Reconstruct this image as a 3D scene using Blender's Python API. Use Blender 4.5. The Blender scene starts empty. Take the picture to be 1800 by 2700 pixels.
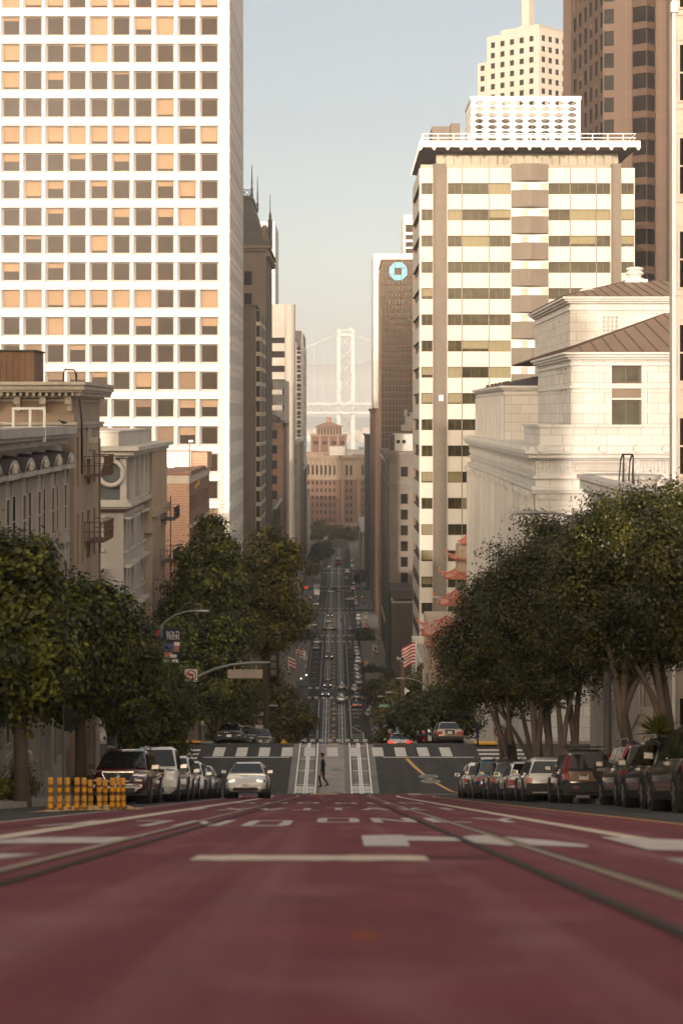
import bpy, bmesh, math, random
import numpy as np
from mathutils import Vector, Matrix
sc = bpy.context.scene
COL = sc.collection
R = math.radians
random.seed(7)
rng = np.random.default_rng(11)

# ---------------- camera, sky, sun, exposure ----------------
F, U0, V0 = 4800.0, 893.0, 1090.0          # focal length and vanishing point in photograph pixels
cam_d = bpy.data.cameras.new("camera")
cam = bpy.data.objects.new("camera", cam_d)
COL.objects.link(cam)
sc.camera = cam
cam.location = (0, 0, 0)
cam.rotation_euler = (R(90), 0, 0)
cam_d.sensor_fit = 'VERTICAL'
cam_d.sensor_height = 36.0
cam_d.lens = F / 2700 * 36
cam_d.shift_x = 7 / 2700
cam_d.shift_y = -260 / 2700
cam_d.clip_start = 0.1
cam_d.clip_end = 30000
cam_d.dof.use_dof = True
cam_d.dof.focus_distance = 130
cam_d.dof.aperture_fstop = 1.7

SUN_EL, SUN_AZ = 8.0, 11.0                # low evening sun behind the camera, a little to its left
S = Vector((-math.sin(R(SUN_AZ)) * math.cos(R(SUN_EL)), -math.cos(R(SUN_AZ)) * math.cos(R(SUN_EL)), math.sin(R(SUN_EL))))
sun_d = bpy.data.lights.new("sun", 'SUN')
sun_d.energy = 3.0
sun_d.angle = R(0.55)
sun_d.color = (1.0, 0.84, 0.68)
sun = bpy.data.objects.new("sun", sun_d)
sun.rotation_euler = S.to_track_quat('Z', 'Y').to_euler()
sun.location = (-60, -200, 120)
COL.objects.link(sun)

world = bpy.data.worlds.new("World")
sc.world = world
world.use_nodes = True
wn = world.node_tree
bg = wn.nodes['Background']
sky = wn.nodes.new('ShaderNodeTexSky')
sky.sky_type = 'NISHITA'
sky.sun_disc = False
sky.sun_elevation = R(SUN_EL)
sky.sun_rotation = math.atan2(S.x, S.y)
sky.altitude = 60
sky.air_density = 1.0
sky.dust_density = 1.2
sky.ozone_density = 1.0
grey = wn.nodes.new('ShaderNodeHueSaturation')
grey.inputs['Saturation'].default_value = .35
warm = wn.nodes.new('ShaderNodeMix')
warm.data_type = 'RGBA'
warm.blend_type = 'MULTIPLY'
warm.inputs[0].default_value = 1.0
tcw = wn.nodes.new('ShaderNodeTexCoord')
dot = wn.nodes.new('ShaderNodeVectorMath')
dot.operation = 'DOT_PRODUCT'
dot.inputs[1].default_value = Vector((S.x, S.y, 0)).normalized()
wn.links.new(tcw.outputs['Generated'], dot.inputs[0])
glow = wn.nodes.new('ShaderNodeMapRange')      # the evening sky glows warm round the sun and is pale opposite it
glow.interpolation_type = 'SMOOTHSTEP'
glow.inputs[1].default_value = -.9
glow.inputs[2].default_value = .9
wn.links.new(dot.outputs['Value'], glow.inputs[0])
tint = wn.nodes.new('ShaderNodeMix')
tint.data_type = 'RGBA'
tint.inputs[6].default_value = (.555, .56, .575, 1)
tint.inputs[7].default_value = (3.3, 2.65, 1.95, 1)
wn.links.new(glow.outputs[0], tint.inputs[0])
wn.links.new(tint.outputs[2], warm.inputs[7])
wn.links.new(sky.outputs[0], grey.inputs['Color'])
wn.links.new(grey.outputs[0], warm.inputs[6])
wn.links.new(warm.outputs[2], bg.inputs[0])
bg.inputs[1].default_value = 0.15

sc.view_settings.view_transform = 'Standard'
sc.view_settings.look = 'None'
sc.view_settings.exposure = 0.86
HAZE = .00019
sc.view_settings.gamma = 1.0
sc.cycles.use_denoising = True
sc.cycles.max_bounces = 5
sc.cycles.diffuse_bounces = 3
sc.cycles.glossy_bounces = 3
sc.cycles.transmission_bounces = 3
sc.cycles.volume_bounces = 1
sc.cycles.transparent_max_bounces = 6
sc.cycles.sample_clamp_indirect = 4.0
sc.cycles.caustics_reflective = False
sc.cycles.caustics_refractive = False

def PX(u, Y): return (u - U0) * Y / F
def PZ(v, Y): return -(v - V0) * Y / F

# ---------------- street profile ----------------
PROF = [(-900, -15), (-600, -15), (-150, -13.5), (-64, -12.3), (-58, -11.36), (0, .53), (92, 19.39), (97, 20.22), (112, 20.40), (114.5, 20.75),  # crest behind the camera is unseen, shaped to set the shade line
  (180, 34.5), (225, 43.2), (245, 45.6), (262, 48.6), (300, 55.6), (318, 57.9), (325, 58.15), (381, 59.4), (396, 59.75),
  (498, 62.25), (511, 62.5), (560, 65), (617, 67.5), (644, 69.0), (720, 70.05), (735, 70.15), (806, 70.4), (822, 70.45),
  (970, 70.8), (1160, 71.2), (1200, 71.6)]
PY = [p[0] for p in PROF]
PD = [p[1] for p in PROF]
def g(Y): return -float(np.interp(Y, PY, PD))
def mid(Y): return float(np.interp(Y, [-900, 100, 446, 735, 1200], [-.29, -.29, -1.15, -1.5, -1.4]))
def curbL(Y): return float(np.interp(Y, [-900, 120, 300, 1200], [-8.0, -8.0, -7.5, -8.1]))
def curbR(Y): return float(np.interp(Y, [-900, 120, 300, 1200], [8.0, 8.0, 6.0, 5.6]))
def slope(Y): return (g(Y + .5) - g(Y - .5))
def road_Y(v, lo=316, hi=1150):
 for _ in range(50):
  m = (lo + hi) / 2
  if V0 + F * (-g(m)) / m > v: lo = m
  else: hi = m
 return (lo + hi) / 2

# ---------------- materials ----------------
MATS = {}
def mat(name, col, rough=.8, metal=0.0, var=.15, scale=.7, stretch=1.0, bump=0.0, bscale=30, spec=.5, coat=0.0, emit=0.0, dirt=None, dscale=.35, obj_co=False, island=0.0, wear=None):
 """a surface whose colour wanders with a noise in world (or object) space, with optional dirt patches"""
 m = bpy.data.materials.new(name)
 MATS[name] = m
 m.use_nodes = True
 nt = m.node_tree
 b = nt.nodes['Principled BSDF']
 b.inputs['Roughness'].default_value = rough
 b.inputs['Metallic'].default_value = metal
 b.inputs['Specular IOR Level'].default_value = spec
 b.inputs['Coat Weight'].default_value = coat
 b.inputs['Coat Roughness'].default_value = .08
 if obj_co:
  co = nt.nodes.new('ShaderNodeTexCoord').outputs['Object']
 else:
  co = nt.nodes.new('ShaderNodeNewGeometry').outputs['Position']
 mp = nt.nodes.new('ShaderNodeMapping')
 mp.inputs['Scale'].default_value = (1, 1, stretch)
 nt.links.new(co, mp.inputs[0])
 nz = nt.nodes.new('ShaderNodeTexNoise')
 nz.inputs['Scale'].default_value = scale
 nz.inputs['Detail'].default_value = 6
 nz.inputs['Roughness'].default_value = .65
 nt.links.new(mp.outputs[0], nz.inputs['Vector'])
 mr = nt.nodes.new('ShaderNodeMapRange')
 mr.inputs[1].default_value = .3
 mr.inputs[2].default_value = .7
 mr.inputs[3].default_value = 1 - var
 mr.inputs[4].default_value = 1 + var
 nt.links.new(nz.outputs[0], mr.inputs[0])
 mx = nt.nodes.new('ShaderNodeMix')
 mx.data_type = 'RGBA'
 mx.blend_type = 'MULTIPLY'
 mx.inputs[0].default_value = 1
 mx.inputs[6].default_value = (*col, 1)
 nt.links.new(mr.outputs[0], mx.inputs[7])
 out = mx.outputs[2]
 if island:
  ge = nt.nodes.new('ShaderNodeNewGeometry')
  m3 = nt.nodes.new('ShaderNodeMapRange')
  m3.inputs[3].default_value = 1 - island
  m3.inputs[4].default_value = 1 + island
  nt.links.new(ge.outputs['Random Per Island'], m3.inputs[0])
  x3 = nt.nodes.new('ShaderNodeMix')
  x3.data_type = 'RGBA'
  x3.blend_type = 'MULTIPLY'
  x3.inputs[0].default_value = 1
  nt.links.new(out, x3.inputs[6])
  nt.links.new(m3.outputs[0], x3.inputs[7])
  out = x3.outputs[2]
 if dirt:
  n2 = nt.nodes.new('ShaderNodeTexNoise')
  n2.inputs['Scale'].default_value = dscale
  n2.inputs['Detail'].default_value = 8
  n2.inputs['Roughness'].default_value = .7
  m2 = nt.nodes.new('ShaderNodeMapping')
  m2.inputs['Scale'].default_value = (1, 1, stretch * .4)
  m2.inputs['Location'].default_value = (3.1, 7.7, 1.3)
  nt.links.new(co, m2.inputs[0])
  nt.links.new(m2.outputs[0], n2.inputs['Vector'])
  r2 = nt.nodes.new('ShaderNodeMapRange')
  r2.inputs[1].default_value = .52
  r2.inputs[2].default_value = .72
  r2.inputs[3].default_value = 0
  r2.inputs[4].default_value = .75
  nt.links.new(n2.outputs[0], r2.inputs[0])
  x2 = nt.nodes.new('ShaderNodeMix')
  x2.data_type = 'RGBA'
  nt.links.new(r2.outputs[0], x2.inputs[0])
  nt.links.new(out, x2.inputs[6])
  x2.inputs[7].default_value = (*dirt, 1)
  out = x2.outputs[2]
 if wear:                                   # lengthwise wheel wear and scuffs down to the aggregate
  for (sx, sy, lo, hi, amt, off) in ((2.2, .035, .50, .72, .5, 0), (1.1, .5, .56, .70, .42, 9), (26, 14, .60, .72, .45, 4)):
   m4 = nt.nodes.new('ShaderNodeMapping')
   m4.inputs['Scale'].default_value = (sx, sy, .01)
   m4.inputs['Location'].default_value = (off, off, 0)
   nt.links.new(co, m4.inputs[0])
   n4 = nt.nodes.new('ShaderNodeTexNoise')
   n4.inputs['Scale'].default_value = 1
   n4.inputs['Detail'].default_value = 5
   nt.links.new(m4.outputs[0], n4.inputs['Vector'])
   r4 = nt.nodes.new('ShaderNodeMapRange')
   r4.inputs[1].default_value, r4.inputs[2].default_value, r4.inputs[4].default_value = lo, hi, amt
   nt.links.new(n4.outputs[0], r4.inputs[0])
   x4 = nt.nodes.new('ShaderNodeMix')
   x4.data_type = 'RGBA'
   nt.links.new(r4.outputs[0], x4.inputs[0])
   nt.links.new(out, x4.inputs[6])
   x4.inputs[7].default_value = (*wear, 1)
   out = x4.outputs[2]
 nt.links.new(out, b.inputs['Base Color'])
 if bump:
  n3 = nt.nodes.new('ShaderNodeTexNoise')
  n3.inputs['Scale'].default_value = bscale
  n3.inputs['Detail'].default_value = 3
  nt.links.new(co, n3.inputs['Vector'])
  bp = nt.nodes.new('ShaderNodeBump')
  bp.inputs['Strength'].default_value = bump
  bp.inputs['Distance'].default_value = .02
  nt.links.new(n3.outputs[0], bp.inputs['Height'])
  nt.links.new(bp.outputs[0], b.inputs['Normal'])
 if emit:
  nt.links.new(out, b.inputs['Emission Color'])
  b.inputs['Emission Strength'].default_value = emit
 return m

def brick_mat(name, c1, c2, mortar, bw=.42, bh=.16):
 m = bpy.data.materials.new(name)
 MATS[name] = m
 m.use_nodes = True
 nt = m.node_tree
 b = nt.nodes['Principled BSDF']
 b.inputs['Roughness'].default_value = .85
 ge = nt.nodes.new('ShaderNodeNewGeometry')
 sp = nt.nodes.new('ShaderNodeSeparateXYZ')
 nt.links.new(ge.outputs['Position'], sp.inputs[0])
 ad = nt.nodes.new('ShaderNodeMath')
 nt.links.new(sp.outputs[0], ad.inputs[0])
 nt.links.new(sp.outputs[1], ad.inputs[1])
 cb = nt.nodes.new('ShaderNodeCombineXYZ')
 nt.links.new(ad.outputs[0], cb.inputs[0])
 nt.links.new(sp.outputs[2], cb.inputs[1])
 br = nt.nodes.new('ShaderNodeTexBrick')
 br.inputs['Color1'].default_value = (*c1, 1)
 br.inputs['Color2'].default_value = (*c2, 1)
 br.inputs['Mortar'].default_value = (*mortar, 1)
 br.inputs['Scale'].default_value = 1
 br.inputs['Mortar Size'].default_value = .025
 br.inputs['Brick Width'].default_value = bw
 br.inputs['Row Height'].default_value = bh
 nt.links.new(cb.outputs[0], br.inputs[0])
 nt.links.new(br.outputs[0], b.inputs['Base Color'])
 return m

def leaf_mat(name, dark, light, trans=.3):
 m = bpy.data.materials.new(name)
 MATS[name] = m
 m.use_nodes = True
 nt = m.node_tree
 b = nt.nodes['Principled BSDF']
 b.inputs['Roughness'].default_value = .42
 b.inputs['Specular IOR Level'].default_value = .4
 ge = nt.nodes.new('ShaderNodeNewGeometry')
 rp = nt.nodes.new('ShaderNodeValToRGB')
 rp.color_ramp.elements[0].color = (*dark, 1)
 rp.color_ramp.elements[1].color = (*light, 1)
 e = rp.color_ramp.elements.new(.62)  # steep step paints crown self-shade and leaf glints into the leaf tones
 e.color = tuple(d * .72 + l * .28 for d, l in zip(dark, light)) + (1,)
 nz = nt.nodes.new('ShaderNodeTexNoise')      # whole sprays share a tone, single leaves vary round it
 nz.inputs['Scale'].default_value = 1.1
 nz.inputs['Detail'].default_value = 3
 nt.links.new(ge.outputs['Position'], nz.inputs['Vector'])
 ml = nt.nodes.new('ShaderNodeMath')
 ml.operation = 'MULTIPLY_ADD'
 ml.inputs[1].default_value = .50
 nt.links.new(ge.outputs['Random Per Island'], ml.inputs[0])
 ms = nt.nodes.new('ShaderNodeMath')
 ms.operation = 'MULTIPLY_ADD'
 ms.inputs[1].default_value = 1.9
 ms.inputs[2].default_value = -.66
 nt.links.new(nz.outputs[0], ms.inputs[0])
 nt.links.new(ms.outputs[0], ml.inputs[2])
 nt.links.new(ml.outputs[0], rp.inputs[0])
 nt.links.new(rp.outputs[0], b.inputs['Base Color'])
 tr = nt.nodes.new('ShaderNodeBsdfTranslucent')
 nt.links.new(rp.outputs[0], tr.inputs[0])
 mx = nt.nodes.new('ShaderNodeMixShader')
 mx.inputs[0].default_value = trans
 nt.links.new(b.outputs[0], mx.inputs[1])
 nt.links.new(tr.outputs[0], mx.inputs[2])
 nt.links.new(mx.outputs[0], nt.nodes['Material Output'].inputs[0])
 return m

# ---------------- mesh builder ----------------
class MB:
 def __init__(s):
  s.v, s.f, s.m = [], [], []
 def face(s, pts, m=0):
  i = len(s.v)
  s.v += [tuple(p) for p in pts]
  s.f.append(tuple(range(i, i + len(pts))))
  s.m.append(m)
 def box(s, x0, x1, y0, y1, z0, z1, m=0):
  i = len(s.v)
  s.v += [(x0, y0, z0), (x1, y0, z0), (x1, y1, z0), (x0, y1, z0), (x0, y0, z1), (x1, y0, z1), (x1, y1, z1), (x0, y1, z1)]
  for q in ((0, 3, 2, 1), (4, 5, 6, 7), (0, 1, 5, 4), (1, 2, 6, 5), (2, 3, 7, 6), (3, 0, 4, 7)):
   s.f.append(tuple(i + k for k in q))
   s.m.append(m)
 def hexa(s, b, t, m=0):
  """solid between bottom quad b and top quad t (both counter-clockwise seen from above)"""
  i = len(s.v)
  s.v += [tuple(p) for p in b] + [tuple(p) for p in t]
  n = len(b)
  s.f.append(tuple(i + k for k in reversed(range(n)))); s.m.append(m)
  s.f.append(tuple(i + n + k for k in range(n))); s.m.append(m)
  for k in range(n):
   j = (k + 1) % n
   s.f.append((i + k, i + j, i + n + j, i + n + k)); s.m.append(m)
 def prism(s, poly, z0, z1, m=0):
  s.hexa([(x, y, z0) for x, y in poly], [(x, y, z1) for x, y in poly], m)
 def fbox(s, O, a, x0, x1, d0, d1, z0, z1, m=0):
  """box in facade space: x along the wall, d outwards from it"""
  U = (math.cos(a), math.sin(a)); N = (math.sin(a), -math.cos(a))
  def p(x, d): return (O[0] + U[0] * x + N[0] * d, O[1] + U[1] * x + N[1] * d)
  s.prism([p(x0, d1), p(x1, d1), p(x1, d0), p(x0, d0)], z0, z1, m)
 def tube(s, pts, r, n=8, m=0, cap=True):
  pts = [Vector(p) for p in pts]
  if not hasattr(r, '__len__'): r = [r] * len(pts)
  i0 = len(s.v)
  up = None
  for k, p in enumerate(pts):
   t = (pts[min(k + 1, len(pts) - 1)] - pts[max(k - 1, 0)]).normalized()
   if up is None:
    up = Vector((0, 0, 1)) if abs(t.z) < .9 else Vector((1, 0, 0))
   a = t.cross(up)
   if a.length < 1e-4: a = t.cross(Vector((0, 1, .3)))
   a.normalize()
   b = a.cross(t).normalized()
   up = b
   for q in range(n):
    th = 2 * math.pi * q / n
    s.v.append(tuple(p + (a * math.cos(th) + b * math.sin(th)) * r[k]))
  for k in range(len(pts) - 1):
   for q in range(n):
    q2 = (q + 1) % n
    s.f.append((i0 + k * n + q, i0 + k * n + q2, i0 + (k + 1) * n + q2, i0 + (k + 1) * n + q)); s.m.append(m)
  if cap:
   s.f.append(tuple(i0 + q for q in reversed(range(n)))); s.m.append(m)
   e = i0 + (len(pts) - 1) * n
   s.f.append(tuple(e + q for q in range(n))); s.m.append(m)
 def lathe(s, c, prof, n=12, m=0, sx=1, sy=1, a0=0):
  """prof: list of (radius, z)"""
  i0 = len(s.v)
  for r, z in prof:
   for q in range(n):
    th = 2 * math.pi * q / n + a0
    s.v.append((c[0] + r * math.cos(th) * sx, c[1] + r * math.sin(th) * sy, c[2] + z))
  for k in range(len(prof) - 1):
   for q in range(n):
    q2 = (q + 1) % n
    s.f.append((i0 + k * n + q, i0 + k * n + q2, i0 + (k + 1) * n + q2, i0 + (k + 1) * n + q)); s.m.append(m)
  s.f.append(tuple(i0 + q for q in reversed(range(n)))); s.m.append(m)
  e = i0 + (len(prof) - 1) * n
  s.f.append(tuple(e + q for q in range(n))); s.m.append(m)
 def disc(s, c, r, axis='z', n=16, m=0, h=.01):
  d = {'x': Vector((1, 0, 0)), 'y': Vector((0, 1, 0)), 'z': Vector((0, 0, 1))}[axis]
  c = Vector(c)
  s.tube([c - d * h / 2, c + d * h / 2], r, n, m)
 def loft(s, rings, m=0, closed=True, cap=True):
  i0 = len(s.v)
  n = len(rings[0])
  for rg in rings: s.v += [tuple(p) for p in rg]
  for k in range(len(rings) - 1):
   for q in range(n if closed else n - 1):
    q2 = (q + 1) % n
    s.f.append((i0 + k * n + q, i0 + k * n + q2, i0 + (k + 1) * n + q2, i0 + (k + 1) * n + q)); s.m.append(m)
  if cap:
   s.f.append(tuple(i0 + q for q in reversed(range(n)))); s.m.append(m)
   e = i0 + (len(rings) - 1) * n
   s.f.append(tuple(e + q for q in range(n))); s.m.append(m)
 def mesh(s, name, mats, smooth=0):
  me = bpy.data.meshes.new(name)
  me.from_pydata(s.v, [], s.f)
  for mm in mats: me.materials.append(MATS[mm] if isinstance(mm, str) else mm)
  me.polygons.foreach_set('material_index', s.m)
  if smooth:
   bm = bmesh.new(); bm.from_mesh(me)
   bmesh.ops.remove_doubles(bm, verts=bm.verts, dist=1e-4)
   bmesh.ops.recalc_face_normals(bm, faces=bm.faces)
   bm.to_mesh(me); bm.free()
   me.polygons.foreach_set('use_smooth', [True] * len(me.polygons))
   me.set_sharp_from_angle(angle=R(smooth))
  me.update()
  return me
 def build(s, name, mats, parent=None, world=True, smooth=0, **kw):
  o = bpy.data.objects.new(name, s.mesh(name, mats if isinstance(mats, (list, tuple)) else [mats], smooth))
  COL.objects.link(o)
  hang(o, parent, world)
  tag(o, **kw)
  return o

def hang(o, parent, world=True):
 if parent is not None:
  o.parent = parent
  if world:
   p = parent
   while p.parent is not None: p = p.parent
   if parent.parent is None:
    o.matrix_parent_inverse = Matrix.Translation(-Vector(p.location))

def tag(o, label=None, cat=None, group=None, kind=None):
 if label: o['label'] = label
 if cat: o['category'] = cat
 if group: o['group'] = group
 if kind: o['kind'] = kind
 return o

def thing(name, label, cat, loc=(0, 0, 0), rotz=0, group=None):
 o = bpy.data.objects.new(name, None)
 o.empty_display_size = .5
 COL.objects.link(o)
 o.location = loc
 o.rotation_euler = (0, 0, rotz)
 return tag(o, label, cat, group)

def copy_tree(o, parent=None):
 c = o.copy()
 COL.objects.link(c)
 if parent is not None: c.parent = parent
 for ch in list(o.children): copy_tree(ch, c)
 return c

def text_mesh(name, body, size, m, parent=None, loc=(0, 0, 0), rot=(0, 0, 0), ext=.004, align='CENTER', world=True, sx=1.0):
 cu = bpy.data.curves.new(name, 'FONT')
 cu.body = body
 cu.size = size
 cu.extrude = ext
 cu.align_x = align
 cu.align_y = 'CENTER'
 cu.resolution_u = 2
 t = bpy.data.objects.new(name, cu)
 COL.objects.link(t)
 dg = bpy.context.evaluated_depsgraph_get()
 me = bpy.data.meshes.new_from_object(t.evaluated_get(dg))
 bpy.data.objects.remove(t)
 me.name = name
 me.materials.clear()
 me.materials.append(MATS[m])
 o = bpy.data.objects.new(name, me)
 o.location = loc
 o.rotation_euler = rot
 o.scale = (sx, 1, 1)
 COL.objects.link(o)
 hang(o, parent, world)
 return o

# ---------------- material list ----------------
mat('asphalt', (.040, .0385, .038), .8, var=.22, scale=1.4, bump=.35, bscale=40, dirt=(.058, .056, .054), dscale=.25, wear=(.085, .080, .076), spec=.3)
mat('asphalt_smooth', (.060, .057, .056), .7, var=.2, scale=.5, stretch=1, dirt=(.035, .034, .034), dscale=.6)
mat('red_paint', (.165, .040, .056), .8, var=.22, scale=1.3, bump=.35, bscale=70, dirt=(.12, .040, .046), dscale=.9, spec=.15, wear=(.31, .16, .175))
mat('concrete', (.30, .28, .26), .85, var=.14, scale=.8, dirt=(.20, .185, .17), dscale=.5, bump=.15)
mat('track_concrete', (.20, .185, .17), .8, var=.18, scale=.7, dirt=(.12, .11, .10), dscale=.4)
mat('sidewalk', (.27, .25, .23), .85, var=.15, scale=.6, dirt=(.17, .155, .14), dscale=.5)
mat('white_paint', (.60, .58, .55), .7, var=.16, scale=3, dirt=(.27, .22, .21), dscale=2.2)
mat('worn_white', (.52, .48, .46), .75, var=.2, scale=4, dirt=(.25, .095, .10), dscale=3.2)
mat('cream_paint', (.60, .52, .42), .6, var=.15, scale=2.5, dirt=(.34, .25, .22), dscale=1.1)
mat('yellow_paint', (.62, .33, .08), .6, var=.15, scale=2, dirt=(.35, .2, .08), dscale=1)
mat('tactile_yellow', (.75, .36, .03), .6, var=.15, scale=2)
mat('rail_sheen', (.84, .82, .78), .4, metal=0, spec=1.0, var=.08, scale=3)  # sky sheen on the rails is put into this pale base colour
mat('rail_rust', (.26, .19, .13), .5, metal=.6, var=.2, scale=3)
mat('groove', (.014, .012, .012), .9)
mat('earth', (.16, .14, .12), .9, var=.2, scale=.05)
mat('white_panel', (.52, .51, .50), .7, var=.05, scale=.25, stretch=.4, dirt=(.46, .43, .40), dscale=.22)
mat('white_stone', (.52, .505, .49), .75, var=.07, scale=.5, stretch=.4, dirt=(.40, .365, .325), dscale=.3)
mat('pale_stone', (.34, .30, .265), .8, var=.14, scale=.5, stretch=.4, dirt=(.24, .205, .18), dscale=.4)
mat('beige_panel', (.40, .38, .355), .75, var=.05, scale=.4, stretch=.4, dirt=(.40, .365, .325), dscale=.25)
mat('grey_column', (.115, .098, .082), .8, var=.12, scale=.6, stretch=.4)
mat('brown_granite', (.050, .026, .0155), .7, var=.13, scale=.35, dirt=(.045, .023, .016), dscale=.2)
mat('cream_tower', (.28, .262, .245), .8, var=.08, scale=.3, dirt=(.27, .25, .225), dscale=.15)
mat('tan_stucco', (.36, .275, .21), .85, var=.12, scale=.5, stretch=.5, dirt=(.24, .18, .14), dscale=.4)
mat('shaded_stone', (.17, .145, .125), .85, var=.14, scale=.5, stretch=.4, dirt=(.14, .12, .105), dscale=.4)  # darker copy of pale_stone; missing shade is put into the colour
mat('grey_stucco', (.40, .36, .34), .85, var=.08, scale=.5, stretch=.5, dirt=(.32, .28, .26), dscale=.3)
mat('grey_trim', (.46, .43, .40), .8, var=.12, scale=1, dirt=(.28, .25, .23), dscale=.7)
mat('cream_trim', (.46, .41, .35), .8, var=.12, scale=1, dirt=(.26, .22, .18), dscale=.7)
mat('ornate_grey', (.40, .37, .34), .8, var=.15, scale=1, stretch=.5, dirt=(.25, .22, .20), dscale=.6)
mat('maroon', (.10, .045, .045), .7, var=.2)
mat('green_panel', (.085, .098, .095), .7, var=.15)
mat('bronze', (.075, .050, .036), .5, metal=.3, var=.15)
mat('signal_lens', (.11, .13, .09), .3, var=.1)
mat('dark_metal', (.03, .028, .027), .5, metal=.4, var=.15)
mat('black_metal', (.012, .012, .012), .5, metal=.2, var=.2)
mat('grey_metal', (.33, .33, .33), .45, metal=.6, var=.12)
mat('pole_grey', (.22, .23, .23), .5, metal=.4, var=.12)
mat('white_metal', (.8, .78, .75), .5, var=.06)
mat('roof_brown', (.22, .145, .095), .6, metal=.1, var=.1, scale=.4, stretch=.5)
mat('roof_dark', (.055, .048, .045), .8, var=.2)
mat('roof_gravel', (.33, .30, .27), .9, var=.15, scale=2)
mat('mansard', (.028, .024, .022), .55, var=.2, scale=.4, metal=.1)
mat('brown_stone', (.10, .076, .06), .8, var=.14, scale=.4, stretch=.5, dirt=(.07, .053, .043), dscale=.3)
mat('brown_brick', (.20, .12, .09), .85, var=.2, scale=.8, dirt=(.14, .085, .065), dscale=.4)
mat('red_brick_far', (.105, .053, .038), .85, var=.15, scale=.5, dirt=(.075, .04, .03), dscale=.2)
mat('buff_brick', (.175, .13, .095), .85, var=.12, scale=.4)
mat('dark_wall', (.050, .038, .032), .7, var=.2, scale=.3, stretch=.4)
mat('steel_pale', (.30, .30, .31), .6, var=.1, scale=.1)
mat('glass_dark', (.014, .011, .009), .12, spec=.15, var=.5, scale=.35)
mat('glass_brown', (.020, .0115, .0055), .3, spec=.05, var=.35, scale=.3)
mat('glass_black', (.010, .008, .007), .4, spec=.04, var=.5, scale=.35)
mat('glass_olive', (.026, .0225, .009), .15, spec=.15, var=.8, scale=.45)
mat('glass_pale', (.105, .098, .070), .08, spec=.6, var=.5, scale=.2)
mat('blind_tan', (.215, .145, .092), .7, var=.10, scale=.25, spec=.3)
mat('blind_brown', (.10, .055, .024), .6, var=.15, scale=.25)
mat('blind_olive', (.12, .10, .042), .5, var=.12, scale=.25, spec=.4)
mat('glass_bronze', (.030, .018, .012), .2, spec=.25, metal=0, var=.4, scale=.25)
mat('curtain', (.62, .52, .42), .8, var=.15, scale=4, stretch=.05)
mat('roof_tile_red', (.42, .15, .095), .5, var=.12, scale=1)
mat('pagoda_green', (.09, .16, .085), .6, var=.2)
mat('logo_blue', (.24, .56, .80), .5, var=.03)
mat('logo_edge', (.01, .02, .03), .5)
mat('water', (.20, .25, .27), .18, var=.08, scale=.02)
mat('hill_green', (.24, .235, .22), .9, var=.25, scale=.002)
mat('bark', (.075, .055, .042), .9, var=.35, scale=3, stretch=.3, bump=.8, bscale=12)
mat('bark_pale', (.135, .105, .082), .9, var=.35, scale=3, stretch=.3, bump=.8, bscale=12)
leaf_mat('ficus_leaf', (.006, .011, .0025), (.130, .125, .018), .2)
leaf_mat('plane_leaf', (.007, .015, .003), (.205, .215, .026), .28)
leaf_mat('autumn_leaf', (.014, .022, .004), (.27, .215, .026), .3)
leaf_mat('street_leaf', (.010, .016, .005), (.115, .110, .026), .2)
for nm, c in (('paint_darkred', (.055, .008, .010)), ('paint_white', (.80, .79, .77)), ('paint_black', (.010, .010, .011)), ('paint_grey', (.11, .115, .12)),
     ('paint_silver', (.36, .36, .36)), ('paint_blue', (.02, .10, .20)), ('paint_bronze', (.22, .145, .10)), ('paint_gold', (.36, .28, .21)), ('paint_red', (.30, .02, .018)), ('paint_charcoal', (.035, .038, .04)), ('paint_olive', (.09, .085, .075))):
 mat(nm, c, .22, metal=.3 if nm in ('paint_silver', 'paint_gold', 'paint_bronze', 'paint_grey', 'paint_blue') else 0, var=.03, scale=1, coat=1.0, obj_co=True)
mat('car_glass', (.012, .013, .014), .03, spec=1.0, var=.2, obj_co=True)
mat('car_trim', (.016, .016, .016), .6, var=.2, obj_co=True)
mat('tyre', (.012, .012, .012), .9, var=.2, obj_co=True)
mat('rim', (.45, .45, .45), .35, metal=.8, var=.1, obj_co=True)
mat('chrome', (.7, .7, .7), .15, metal=1, var=.05, obj_co=True)
mat('tail_red', (.26, .010, .012), .3, var=.2, coat=.4, obj_co=True)
mat('tail_lit', (1.0, .05, .03), .3, emit=.45, var=.02, obj_co=True)
mat('head_clear', (.30, .29, .27), .25, metal=.3, var=.2, coat=1, obj_co=True)
mat('head_lit', (1.0, .95, .85), .3, emit=.5, var=.02, obj_co=True)
mat('plate_white', (.72, .72, .70), .5, var=.04, obj_co=True)
mat('plate_ink', (.02, .03, .12), .6)
mat('stud_orange', (.20, .062, .035), .7, spec=.1)
mat('amber', (.75, .25, .02), .3, var=.05, coat=1, obj_co=True)
mat('post_yellow', (.72, .33, .012), .5, var=.15, scale=4)
mat('post_black', (.20, .085, .010), .6, var=.3, scale=4)
mat('sign_red', (.55, .02, .025), .5, var=.05)
mat('sign_white', (.80, .79, .76), .5, var=.05)
mat('sign_black', (.015, .015, .015), .5)
mat('sign_green', (.012, .16, .07), .5, var=.05)
mat('sign_blue', (.012, .28, .36), .5, var=.05)
mat('sign_yellow', (.85, .42, .01), .5, var=.05)
mat('banner_navy', (.018, .024, .06), .7, var=.2)
mat('banner_blue', (.06, .12, .32), .7, var=.3, scale=2)
mat('banner_red', (.40, .07, .05), .7, var=.3)
mat('banner_skin', (.42, .20, .12), .7, var=.25, scale=3)
mat('banner_brown', (.09, .05, .04), .7, var=.6, scale=3)
mat('signal_red', (1, .04, .02), .4, emit=1)
mat('signal_amber', (1, .45, .05), .4, emit=1)
mat('signal_green', (.1, 1, .5), .4, emit=2.5)
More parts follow.
